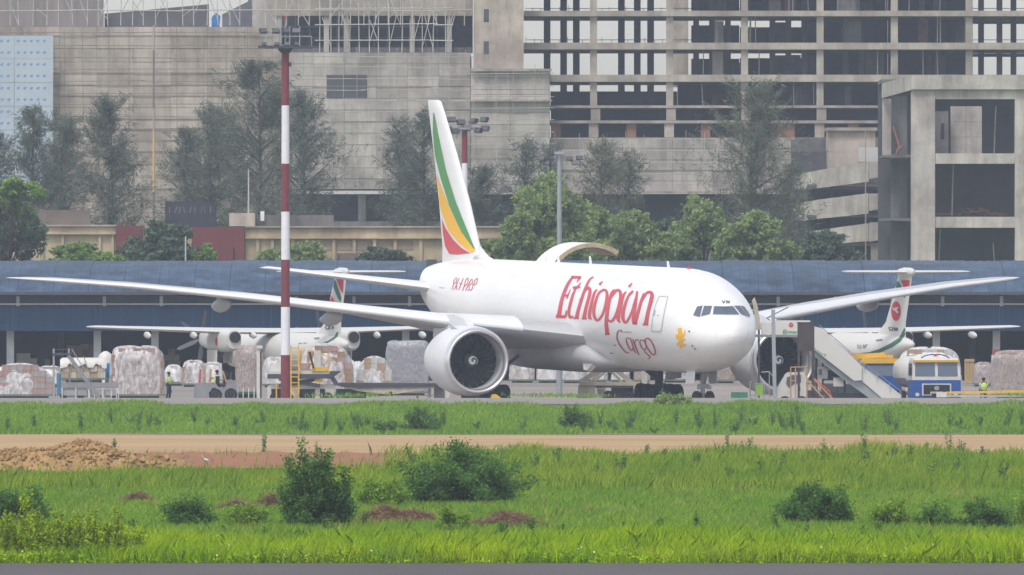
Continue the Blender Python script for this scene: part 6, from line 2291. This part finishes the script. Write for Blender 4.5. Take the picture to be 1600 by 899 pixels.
    face.box(h.x - .025, h.x + .025, h.y - .102, h.y - .09, h.z - .055, h.z - .045)
    f_ = obj('face_features', face, mat('face_dark', (.06, .03, .02), .7), t)
    f_['kind'] = 'stuff'
    return t


person('worker in yellow green vest and navy trousers standing beside the big wrapped pallet', G(263.5, 975), math.radians(60), 'reach')
person('worker in yellow green vest standing behind the yellow tow bar at right', G(1537, 925), math.radians(200))

# ---- tow tractor and its driver
r = Rig('tow_tractor', 'grey tow tractor with orange uprights and a driver', 'tractor', 336, 962)
r.slab('chassis', [(303, 622), (303, 605), (306, 601), (330, 600), (337, 604), (350, 606), (356, 600), (368, 602), (371, 608), (371, 622)], -.75, .75, M['gse_grey'])
r.slab('hood', [(304, 605), (306, 599), (322, 598), (330, 600), (330, 606)], -.7, .7, M['gse_grey'])
r.slab('fender', [(326, 612), (330, 601), (338, 600), (346, 612), (342, 612), (337, 606), (332, 606), (329, 612)], -.82, -.72, M['gse_grey'])
r.slab('rear_block', [(352, 606), (354, 594), (362, 593), (366, 602)], -.6, .6, M['gse_grey'])
r.box('seat', 337, 343, 588, 602, -.4, .4, M['rubber'])
r.bar('upright', (311, 600), (313, 577), .07, M['dull_red_letter'], -.6)
r.bar('upright', (327, 600), (329, 577), .08, M['gse_orange'], -.6)
r.bar('upright', (354, 598), (349, 580), .08, M['gse_orange'], -.6)
r.bar('upright', (312, 600), (314, 577), .07, M['dull_red_letter'], .6)
r.bar('upright', (328, 600), (330, 577), .08, M['gse_orange'], .6)
r.pipe('steering_wheel', [(328, 594), (332, 590), (334, 592)], .03, M['rubber'])
r.bar('exhaust_stack', (360, 596), (361, 582), .12, M['dark_steel'], .2)
for x in (337, 361):
    for dy in (-.68, .68):
        r.wheel(x, dy, .42, .28)
person('tractor driver in yellow green vest seated between orange uprights', Vector((P(339, 0, 962).x, 962, .45)), math.radians(80), 'sit')

# ---- steel steps at the left
r = Rig('boarding_steps', 'rusty steel work steps with a small platform at far left', 'steps', 120, 930)
r.bar('post', (84, 640), (84, 545), .10, M['steel'], -.4)
r.bar('post', (84, 640), (84, 545), .10, M['steel'], .4)
r.bar('post', (108, 556), (108, 545), .08, M['steel'], -.4)
r.box('platform', 82, 111, 552, 555.5, -.5, .5, M['dark_steel'])
r.bar('guard_rail', (84, 546), (108, 546), .06, M['brown_panel'], -.4)
for d in (-.42, .42):
    r.bar('stringer', (107, 556), (164, 640), .26, M['gse_grey'], d, h=.2)
for k in range(9):
    u = (k + .5) / 9
    q = r.p(107 + 57 * u, 556 + 84 * u)
    obj('tread', MB().box(q.x - .15, q.x + .15, -.4, .4, q.z - .02, q.z + .02), M['steel'], r.o)
r.bar('brace', (108, 600), (114, 560), .07, M['steel'], .3)
r.pipe('handrail', [(112, 545), (140, 590), (142, 640)], .03, M['steel'], -.42)
r.pipe('handrail', [(130, 556), (143, 595), (142, 620)], .03, M['steel'], .42)

# ---- low dolly frames
for (a, b, D, lab, mm) in ((96, 185, 975, 'grey container dolly under the white sheeted pallet', M['gse_grey']), (370, 408, 975, 'green dolly under the tall narrow pallet', mat('dolly_green', (.03, .15, .09), .7, var=.3, scale=2))):
    r = Rig('cargo_dolly', lab, 'dolly', (a + b) / 2, D, group='cargo dollies')
    r.box('deck', a, b, 598 if a < 200 else 612, 606 if a < 200 else 616, -1.2, -1.12 + .9, mm)
    for x in np.linspace(a + 4, b - 4, 4):
        r.wheel(x, -1.0, .22, .14)
    for x in np.linspace(a + 2, b - 2, 5):
        r.bar('stanchion', (x, 606), (x, 622), .06, M['gse_white'], -1.22)
    if a < 200:
        r.box('side_panel', a + 2, a + 40, 606.5, 618, -1.1, -1.0, M['steel'])
        r.box('side_panel', a + 44, b - 3, 606.5, 618, -1.1, -1.0, M['steel'])
r = Rig('safety_barrier', 'low white tubular rail in front of the big wrapped pallet', 'barrier', 178, 960)
for x in (138, 148, 160, 174, 185):
    r.bar('post', (x, 640), (x, 608), .05, M['gse_white'])
r.bar('rail', (136, 608), (186, 608), .05, M['gse_white'])
r = Rig('blue_drum', 'bright blue tank standing between the two left pallets', 'tank', 171.5, 992)
q = r.p(171.5, 567)
obj('shell', MB().lathe([(1.25, .26), (1.3, .3), (q.z - .1, .3), (q.z, .2)], 20, 'z'), mat('tank_blue', (.03, .22, .50), .5, var=.15, scale=2), r.o, smooth=40)
obj('stand', MB().box(-.3, .3, -.3, .3, 0, 1.25), M['steel'], r.o)
r = Rig('pale_tank', 'pale domed tank behind the white sheeted pallet', 'tank', 165, 1010)
q = r.p(165, 549)
obj('dome', MB().lathe([(0, .5), (q.z - .5, .52), (q.z - .2, .4), (q.z, .12)], 24, 'z'), M['off_white'], r.o, smooth=40)
r = Rig('water_bottle', 'small light blue barrel at the foot of the steel steps', 'barrel', 92, 1000)
obj('barrel', MB().lathe([(0, .12), (.9, .13), (1.1, .15), (1.45, .15), (1.5, .08)], 16, 'z'), mat('barrel_blue', (.05, .19, .30), .5), r.o, smooth=40)

# ---- main deck loader with the yellow ladder
r = Rig('cargo_loader', 'cargo loader with a yellow ladder, white chassis and dark deck beside the mast', 'loader', 465, 945)
r.slab('chassis', [(418, 640), (418, 604), (424, 601), (522, 601), (524, 640)], -.2, 1.2, M['gse_white'])
for a, b in ((424, 440), (468, 492), (500, 508)):
    r.box('chassis_bay', a, b, 608, 622, -.24, -.205, M['black'])
r.box('deck', 418, 520, 585, 592, -.6, 1.6, M['dark_steel'])
r.box('deck_edge', 420, 516, 580, 584.5, -.5, 1.5, M['gse_white'])
r.slab('deck_nose', [(516, 580), (534, 580), (522, 589), (530, 601), (524, 603), (514, 590)], -.5, 1.4, M['dark_steel'])
r.box('control_panel', 487, 514, 574, 580, -.6, -.3, M['gse_yellow'])
r.box('control_column', 491, 501, 548, 574, -.5, -.1, M['gse_white'])
r.bar('lift_arm', (436, 592), (500, 603), .22, M['dark_steel'], -.3)
r.bar('lift_arm', (500, 592), (436, 603), .22, M['dark_steel'], -.25)
r.box('warning_plate', 492, 504, 592.5, 598, -.5, -.45, M['gse_yellow'])
r.slab('tank_cover', [(418, 580), (420, 573), (428, 568), (440, 567), (450, 572), (452, 580)], .2, 1.3, M['gse_white'])
lad = r.bar('ladder_rail', (455, 640), (455, 540), .08, M['gse_yellow'], -.8)
r.bar('ladder_rail', (467, 640), (467, 540), .08, M['gse_yellow'], -.8)
for y in range(544, 636, 9):
    r.bar('ladder_rung', (455, y), (467, y), .06, M['gse_yellow'], -.8)
for pts in ([(470, 573), (470, 548), (490, 548)], [(501, 552), (514, 558), (514, 574)], [(480, 573), (486, 560), (486, 548)]):
    r.pipe('guard_rail', pts, .03, M['gse_yellow'], -.6)
r.bar('mast_post', (403.5, 640), (403.5, 543), .2, M['gse_white'], .3)
r.bar('mast_post', (407.5, 640), (407.5, 550), .1, M['dark_steel'], .3)
r.box('post_cap', 401, 410, 540, 545, .1, .6, M['gse_white'])
r.bar('yellow_post', (432, 640), (432, 598), .08, M['gse_yellow'], -.5)
r.bar('hose', (484, 550), (490, 575), .12, M['rubber'], -.7)
for x in (430, 450, 480, 512):
    r.wheel(x, -.1, .36, .3)

r = Rig('transfer_bridge', 'long dark roller bed reaching from the loader towards the near engine', 'conveyor', 610, 950)
r.slab('roller_bed', [(521, 598), (690, 599), (690, 604), (560, 606), (528, 603)], -.9, .9, M['dark_steel'])
r.slab('girder', [(532, 604), (688, 605), (650, 611), (616, 616), (600, 616), (560, 611)], -.8, .8, M['beige'])
r.bar('leg', (671, 640), (671, 604), .2, M['steel'], -.4)
r.bar('leg', (687, 640), (687, 604), .7, M['gse_grey'], .1)
r.bar('leg', (699, 640), (699, 604), .3, M['gse_white'], -.4)
r.box('hub', 608, 613, 612, 617, -.86, -.8, M['black'])
r.box('green_sill', 525, 572, 608, 640, .2, .8, mat('sill_green', (.03, .17, .11), .7, var=.3, scale=2))

# ---- loader standing under the belly
r = Rig('belly_loader', 'beige scissor loader with slanted struts seen under the jet belly', 'loader', 948, 945)
r.box('power_box', 903, 930, 603, 640, -.8, .8, M['beige'])
r.box('deck', 905, 1000, 597, 602.5, -.9, .9, M['beige'])
r.box('frame', 930, 990, 602.8, 606, -.7, .7, M['gse_grey'])
r.box('gauge_panel', 932, 946, 606, 640, -.7, -.6, M['gse_white'])
r.box('gauge_plate', 934, 944, 609, 618, -.73, -.705, M['gse_grey'])
r.box('engine_bay', 955, 990, 606, 640, -.5, .5, M['dark_steel'])
for a, b, w in (((908, 597), (945, 572), .32), ((922, 597), (950, 572), .14), ((928, 597), (955, 573), .14), ((985, 597), (957, 573), .3), ((972, 597), (948, 574), .16)):
    r.bar('strut', a, b, w, M['beige'], -.3 + w)
for x in (912, 950, 982):
    r.wheel(x, -.6, .4, .3)
r.bar('lift_column', (1007, 640), (1007, 574), .35, M['gse_white'], .4)

# ---- passenger stairs at the nose
r = Rig('passenger_stairs', 'white mobile passenger stairs with a Biman canopy at the jet nose', 'stairs', 1290, 908)
can = r.box('canopy', 1211, 1265.5, 501, 523, -1.0, 1.0, M['off_white'])
r.box('bridge_floor', 1176, 1268, 523, 527, -1.05, 1.05, M['gse_grey'])
r.box('bridge_wall', 1190, 1210.6, 505, 522.6, -.95, -.85, M['off_white'])
r.box('bridge_wall', 1190, 1210.6, 505, 522.6, .85, .95, M['off_white'])
r.slab('upper_panel', [(1271, 510), (1284, 513), (1346, 572), (1346, 594), (1334, 595), (1271, 546)], -.95, -.85, M['off_white'])
r.slab('upper_panel', [(1271, 510), (1284, 513), (1346, 572), (1346, 594), (1334, 595), (1271, 546)], .85, .95, M['off_white'])
r.slab('lower_panel', [(1330, 562), (1345, 571), (1408, 617), (1408, 640), (1398, 640), (1340, 590)], -.8, -.72, M['off_white'])
r.slab('lower_panel', [(1330, 562), (1345, 571), (1408, 617), (1408, 640), (1398, 640), (1340, 590)], .72, .8, M['off_white'])
r.slab('flight_underside', [(1271, 546), (1334, 595), (1345, 595), (1400, 640), (1382, 640), (1320, 595), (1271, 556)], -.7, .7, M['galv'])
for k in range(16):
    u = (k + .5) / 16
    q = r.p(1273 + 132 * u, 532 + 105 * u)
    obj('tread', MB().box(q.x - .16, q.x + .16, -.7, .7, q.z - .03, q.z + .03), M['gse_grey'], r.o)
for d in (-.9, .9):
    r.pipe('handrail', [(1280, 508), (1350, 568), (1408, 612)], .016, M['galv'], d)
    r.pipe('handrail', [(1282, 513), (1350, 572), (1406, 616)], .012, M['galv'], d)
    for x, y in ((1284, 511), (1305, 529), (1326, 548), (1350, 568), (1370, 583), (1390, 599), (1407, 612)):
        r.bar('rail_post', (x, y), (x, y + 14), .025, M['galv'], d)
for x, w in ((1276, .14), (1286, .1), (1320, .12), (1382, .14)):
    y0 = 530 if x < 1300 else (590 if x < 1350 else 630)
    r.bar('support', (x, 640), (x, y0), w, M['dark_steel'], .5)
r.slab('chassis', [(1268, 640), (1268, 612), (1400, 616), (1400, 640)], .1, 1.6, M['dark_steel'])
r.box('equipment_box', 1277, 1293, 573, 592, -.5, .4, M['gse_grey'])
r.box('gauge', 1279, 1284, 577, 586, -.52, -.505, M['dark_steel'])
r.box('equipment_box', 1302, 1318, 590, 604, -.4, .4, M['gse_white'])
r.box('bumper_pad', 1172, 1178, 520, 528, -1.1, 1.1, M['rubber'])
pc = Paint(r.o, [MB().box(r.p(1211, 523).x, r.p(1265.5, 523).x, -1.0, 1.0, r.p(0, 523).z, r.p(0, 501).z)])
OX, OY, SCL = 1160, 450, 4.996
pc.fill('canopy_emblem', [ell(380, 290, 18, 18)], M['biman_red'], OX, OY, SCL, parent=can, step=1.5)
pc.strokes('canopy_emblem_bird', [[(370, 284, 4), (382, 290, 5), (390, 282, 3)]], M['off_white'], OX, OY, SCL, off=.03, parent=can)
GL = mat('lettering_green', (.06, .30, .14), .5)
pc.strokes('canopy_lettering', [[(322, 328, 5), (316, 356, 6)], [(322, 328, 5), (340, 330, 5), (340, 340, 5), (320, 342, 5)], [(336, 342, 5), (342, 350, 6), (332, 356, 6), (316, 356, 5)],
                                [(354, 340, 6), (350, 356, 6)], [(356, 330, 6), (357, 333, 6)], [(366, 340, 5), (362, 356, 6)], [(366, 343, 4), (376, 340, 5), (374, 356, 6)], [(378, 343, 4), (388, 341, 5), (386, 356, 6)],
                                [(408, 341, 5), (398, 343, 5), (396, 354, 5), (406, 354, 5)], [(410, 340, 5), (407, 356, 6)], [(420, 340, 5), (416, 356, 6)], [(420, 344, 4), (434, 340, 5), (432, 352, 6)]], GL, OX, OY, SCL, parent=can)
ps = Paint(r.o, [MB().prism([r.p(x, y, -.95) for x, y in [(1271, 510), (1284, 513), (1346, 572), (1346, 594), (1334, 595), (1271, 546)]], (0, .1, 0))])
ps.strokes('side_lettering', [[(570, 470, 5), (566, 486, 5), (576, 492, 5)], [(584, 482, 5), (582, 500, 5)], [(594, 490, 5), (592, 508, 5), (600, 512, 5)], [(606, 498, 5), (604, 516, 5)], [(612, 504, 5), (618, 524, 5)], [(630, 512, 5), (622, 532, 5)], [(640, 516, 5), (652, 532, 5)], [(652, 516, 5), (640, 534, 5)]], GL, OX, OY, SCL)

# open crew door and the folded hood at the bridge head
r = Rig('bridge_hood', 'beige folding hood against the open door on the far side of the nose', 'hood', 1182, 909)
r.slab('hood_frame', [(1175, 470), (1179, 465), (1184, 480), (1189, 515), (1183, 515)], -.6, .9, M['beige'])
r.box('hood_box', 1173, 1187, 496, 516, -.7, .7, M['beige'])
r.pipe('linkage', [(1168, 482), (1174, 476), (1180, 488), (1172, 494)], .07, M['dark_steel'], -.5)
r.pipe('linkage', [(1168, 490), (1178, 484)], .06, M['beige'], -.55)
r.box('step_plate', 1170, 1180, 516, 522, -.6, .6, M['gse_grey'])
r.bar('prop', (1186, 640), (1186, 516), .12, M['gse_grey'], .6)

# ---- dark notice board, poles, ladders
r = Rig('notice_board', 'dark brown board on two posts seen in front of the far engine', 'sign', 1259, 903)
r.box('panel', 1246, 1272.5, 505, 549, -.06, .06, M['brown_panel'])
r.box('panel_frame', 1245, 1273.5, 503.5, 505, -.08, .08, M['dark_steel'])
r.bar('post', (1248, 660), (1248, 549), .14, M['brown_panel'])
r.bar('post', (1270.5, 660), (1270.5, 549), .2, M['brown_panel'])
r = Rig('grey_pole', 'slim grey pole with wires in front of the far wing root', 'pole', 1208, 901)
r.bar('pole', (1211, 660), (1208, 484), .22, M['galv'])
r.pipe('wire', [(1208, 492), (1232, 480)], .035, M['dark_steel'])
r.pipe('wire', [(1208, 492), (1198, 497), (1204, 501)], .03, M['dark_steel'])
r.pipe('wire', [(1200, 496), (1240, 500)], .02, M['dark_steel'])
r = Rig('ladder_stand', 'tubular stand with a green board below the far engine', 'stand', 1190, 902)
r.pipe('frame', [(1172, 655), (1172, 598), (1176, 596)], .035, M['galv'])
r.pipe('frame', [(1180, 655), (1180, 600), (1194, 600), (1194, 655)], .03, M['galv'])
r.pipe('frame', [(1190, 582), (1202, 581), (1202, 655)], .03, M['galv'])
r.pipe('frame', [(1202, 581), (1209, 590)], .03, M['galv'])
r.bar('cross_bar', (1172, 617), (1202, 617), .04, M['galv'])
r.box('board', 1181, 1192, 601, 618, -.05, .0, mat('board_green', (.22, .40, .06), .7))
r = Rig('orange_steps', 'orange tubular work steps in front of the far engine', 'steps', 1265, 902)
r.pipe('frame', [(1235.5, 655), (1235.5, 574), (1243, 574), (1243, 655)], .04, M['gse_orange'])
r.pipe('frame', [(1243, 574), (1261, 574), (1261, 655)], .04, M['gse_orange'], .5)
r.pipe('frame', [(1235.5, 595), (1243, 595)], .03, M['gse_orange'])
r.bar('stringer', (1261, 594), (1292, 628), .08, M['gse_orange'])
r.bar('stringer', (1272, 592), (1303, 626), .08, M['gse_orange'], .5)
r.pipe('handrail', [(1276, 594), (1296, 612), (1304, 630)], .035, mat('rail_red', (.6, .10, .03), .6), .5)
r.pipe('handrail', [(1281, 600), (1281, 625)], .03, M['gse_orange'], .5)
for k in range(5):
    u = k / 4
    q = r.p(1266 + 28 * u, 598 + 28 * u)
    obj('tread', MB().box(q.x - .12, q.x + .12, 0, .5, q.z - .02, q.z + .02), M['gse_grey'], r.o)

# ---- small white truck under the stairs
r = Rig('white_truck', 'small white truck cab under the stairs seen through the orange steps', 'truck', 1240, 906)
r.slab('cab', [(1214, 640), (1214, 606), (1226, 586), (1231, 582), (1257, 582), (1259, 590), (1259, 640)], -.9, .9, M['gse_white'])
r.slab('side_window', [(1228, 600), (1229, 590), (1238, 586), (1251, 586), (1251, 598), (1240, 600), (1232, 606)], -.93, -.905, M['glass'])
r.slab('windscreen', [(1214.5, 604), (1225.5, 587), (1224.8, 586.4), (1213.8, 603.4)], -.75, .75, M['glass'])
r.box('door_handle_recess', 1247, 1250, 604, 610, -.93, -.905, M['dark_steel'])
r.box('bed', 1259.3, 1290, 610, 640, -.9, .9, M['dark_steel'])
for x in (1226, 1252, 1282):
    r.wheel(x, -.8, .42, .25)

# ---- trucks at the right
def truck(label, px, D, yaw, bonnet=False):
    t = thing('fuel_truck' if not bonnet else 'utility_truck', label, 'truck', G(px, D), yaw)
    return t


t = thing('fuel_truck', 'blue and white fuel truck with a yellow visor facing the camera', 'truck', G(1459, 918), math.radians(7))
t.scale = (1.22, 1, 1.02)
# local: front towards -y, width along x
cab = MB()
cab.prism([(-1.2, -1.1, .55), (1.2, -1.1, .55), (1.2, -1.1, 1.62), (-1.2, -1.1, 1.62)], (0, 1.9, 0))
obj('cab_body', cab, M['blue_cab'], t)
upper = MB().loft([[Vector((sx * w, y, z)) for sx, y in ((-1, y0), (1, y0), (1, .8), (-1, .8))] for z, w, y0 in ((1.625, 1.2, -1.1), (1.8, 1.2, -1.1), (2.75, 1.14, -.92), (2.9, 1.08, -.8))])
up = obj('cab_upper', upper, M['gse_white'], t)
for sx in (-1, 1):
    ws = [Vector((sx * .07, -1.113, 1.84)), Vector((sx * 1.06, -1.113, 1.84)), Vector((sx * 1.03, -.965, 2.62)), Vector((sx * .07, -.965, 2.62))]
    obj('windscreen', MB().prism(ws, (0, .02, 0)), M['glass'], up)
    sw = [Vector((sx * 1.212, -.75, 1.9)), Vector((sx * 1.212, .45, 1.9)), Vector((sx * 1.175, .45, 2.6)), Vector((sx * 1.175, -.65, 2.6))]
    obj('side_window', MB().prism(sw, (sx * .012, 0, 0)), M['glass'], up)
    obj('headlight', MB().lathe([(-1.13, .02), (-1.14, .1), (-1.11, .11)], 14, 'y', (sx * .95, 0, .78)), M['gse_white'], t)
    obj('mirror', MB().box(sx * 1.28 - .06, sx * 1.28 + .06, -1.1, -1.0, 1.9, 2.35), M['rubber'], t)
obj('visor', MB().box(-1.14, 1.14, -1.12, -.86, 2.68, 2.8), M['gse_yellow'], t)
obj('grille_frame', MB().box(-.72, .72, -1.16, -1.105, .72, 1.42), M['gse_white'], t)
obj('grille', MB().box(-.65, .65, -1.185, -1.165, .79, 1.35), M['black'], t)
obj('number_plate', MB().box(-.32, .3, -1.21, -1.19, .76, .95), M['beige'], t)
obj('badge', MB().lathe([(-1.2, .01), (-1.2, .12), (-1.188, .13)], 14, 'y', (0, 0, 1.15)), M['steel'], t)
obj('roof_arch', MB().path([(-.7 * math.cos(a), -.6, 2.85 + .28 * math.sin(a)) for a in [math.pi * i / 10 for i in range(11)]], .04), M['blue_cab'], t)
obj('beacon', MB().lathe([(3.0, .09), (3.12, .08), (3.16, .02)], 12, 'z', (0, -.65, 0)), M['stripe_red'], t)
obj('bumper', MB().box(-1.22, 1.22, -1.25, -1.11, .35, .6), M['dark_steel'], t)
rg = []
for i in range(28):
    a = 2 * math.pi * i / 28
    rg.append((1.25 * math.copysign(abs(math.cos(a)) ** .7, math.cos(a)), 2.05 + .95 * math.copysign(abs(math.sin(a)) ** .7, math.sin(a))))
tk = obj('tank', MB().loft([[Vector((x * k, y, 2.05 + (z - 2.05) * k)) for x, z in rg] for y, k in ((1.1, .9), (1.25, 1), (6.5, 1), (6.65, .9))]), M['off_white'], t, smooth=40)
obj('tank_band', MB().loft([[Vector((x * 1.008, y, 2.05 + (z - 2.05) * 1.008)) for x, z in rg if z < 1.9] for y in (1.3, 6.4)], closed=False), mat('tank_band_violet', (.20, .20, .33), .5), tk, smooth=True)
obj('frame', MB().box(-.5, .5, -.9, 6.5, .55, 1.05), M['dark_steel'], t)
for y in (-.2, 4.6, 5.8):
    for sx in (-1, 1):
        obj('wheel', MB().lathe([(-.16, .3), (-.16, .46), (0, .5), (.16, .46), (.16, .3)], 22, 'x', (sx * 1.02, y, .5)), M['rubber'], t, smooth=40)

t = thing('service_truck', 'blue service truck with a yellow roof rack behind the stairs', 'truck', G(1375, 930), math.radians(9))
obj('cab_body', MB().box(-1.15, 1.15, -1.0, 4.5, .5, 1.75), M['blue_cab'], t)
up = obj('cab_upper', MB().loft([[Vector((sx * w, y, z)) for sx, y in ((-1, y0), (1, y0), (1, .9), (-1, .9))] for z, w, y0 in ((1.755, 1.13, -.98), (2.55, 1.05, -.75))]), M['blue_cab'], t)
obj('windscreen', MB().prism([Vector((-1.0, -.985, 1.82)), Vector((1.0, -.985, 1.82)), Vector((.95, -.8, 2.45)), Vector((-.95, -.8, 2.45))], (0, .02, 0)), M['glass'], up)
for sx in (-1, 1):
    obj('side_window', MB().prism([Vector((sx * 1.128, -.7, 1.85)), Vector((sx * 1.128, .6, 1.85)), Vector((sx * 1.07, .6, 2.45)), Vector((sx * 1.07, -.6, 2.45))], (sx * .02, 0, 0)), M['glass'], up)
    for y in (-.1, 3.4):
        obj('wheel', MB().lathe([(-.14, .26), (-.14, .42), (0, .46), (.14, .42), (.14, .26)], 22, 'x', (sx * 1.0, y, .46)), M['rubber'], t, smooth=40)
obj('roof_rack', MB().loft([[Vector((x, y, z)) for x, z in ((-1.25, 2.58), (1.25, 2.58), (1.1, 2.86), (-1.1, 2.86))] for y in (-.9, 1.0)]), M['gse_yellow'], t)
obj('rack_load', MB().bar((-1.9, .3, 2.95), (.3, -.2, 3.1), .28).bar((-1.5, .6, 3.1), (.9, .6, 2.97), .2), M['gse_yellow'], t)
obj('engine_frame', MB().box(-3.0, -1.2, .2, 3.5, .4, 1.3).box(-2.6, -1.4, -.1, .2, .5, 1.0), M['dark_steel'], t)

# ---- yellow tow bar, chocks, cone, column sign
r = Rig('tow_bar', 'long yellow tow bar lying on the apron at the right edge', 'tow bar', 1520, 900)
r.bar('bar', (1478, 614), (1640, 611), .14, M['gse_yellow'])
r.bar('bar', (1478, 619), (1640, 619), .12, mat('tow_bar_pale', (.45, .45, .38), .7, var=.3, scale=3), -.3)
r.box('head', 1463, 1479, 613, 621, -.3, .3, M['gse_white'])
r.box('hook', 1456, 1464, 615, 622, -.2, .2, M['rubber'])
for x in (1535, 1580, 1625):
    r.bar('axle_leg', (x, 640), (x, 614), .1, M['steel'])
tag(obj('wheel_chock', MB().prism([P(x, y, 905) for x, y in ((765, 626), (768, 617), (775, 616), (783, 622), (786, 626))], (0, .5, 0)), M['gse_yellow']), 'yellow wheel chock beside the near main gear', 'chock')
r = Rig('traffic_cone', 'tiny orange cone near the roller bed legs', 'cone', 652, 930)
q = r.p(652, 616)
obj('cone', MB().lathe([(q.z - .5, .16), (q.z - .48, .13), (q.z, .03)], 14, 'z'), M['gse_orange'], r.o)
obj('base', MB().box(-.2, .2, -.2, .2, 0, q.z - .5), M['gse_grey'], r.o)
r = Rig('column_sign', 'white notice plate with a red top fixed at a shed column on the right', 'sign', 1556, 1133)
r.box('plate', 1549, 1561, 555, 564, -.12, -.06, M['gse_white'])
r.box('red_plate', 1550, 1562, 546, 554.5, -.12, -.06, mat('faded_red_plate', (.30, .10, .07), .8))
r = Rig('green_bin', 'low green cargo cover on the ground below the far engine cowl', 'bin', 1157, 960)
r.box('body', 1142, 1168, 613, 640, -.5, .5, mat('bin_green', (.05, .22, .13), .7, var=.3, scale=2))

# ---- white egret on the rubble
t = thing('egret', 'small white bird standing at the right end of the clay heap', 'bird', G(322, 640))
bd = MB()
rg = []
for x, z, rr in ((-.22, .24, .012), (-.12, .27, .05), (0, .31, .075), (.1, .36, .06), (.16, .44, .03), (.18, .53, .022), (.21, .57, .028), (.26, .565, .012), (.34, .55, .004)):
    rg.append([Vector((x, rr * math.sin(a), z + rr * math.cos(a))) for a in [2 * math.pi * i / 10 for i in range(10)]])
bd.loft(rg)
bd.v = [(v[0] * -.6, v[1] * .6, v[2] * .6 + .12) for v in bd.v]
obj('body', bd, M['white_paint'], t, smooth=True)
for dy in (-.03, .03):
    obj('leg', MB().tube((0, dy, 0), (0, dy, .3), .008, .01, 5), M['dark_steel'], t)
# ------------------------------------------------------------------ the hazy air
hz = MB().box(-700, 700, -120, 2300, -1.2, 48)
hm = bpy.data.materials.new('haze_air')
hm.use_nodes = True
nt = hm.node_tree
nt.nodes.remove(nt.nodes['Principled BSDF'])
pv = nt.nodes.new('ShaderNodeVolumePrincipled')
pv.inputs['Color'].default_value = (0.74, 0.84, 1.0, 1)
pv.inputs['Density'].default_value = 0.000125
pv.inputs['Anisotropy'].default_value = 0.0
nt.links.new(pv.outputs[0], nt.nodes['Material Output'].inputs['Volume'])
haze = obj('haze', hz, hm)
haze['kind'] = 'stuff'
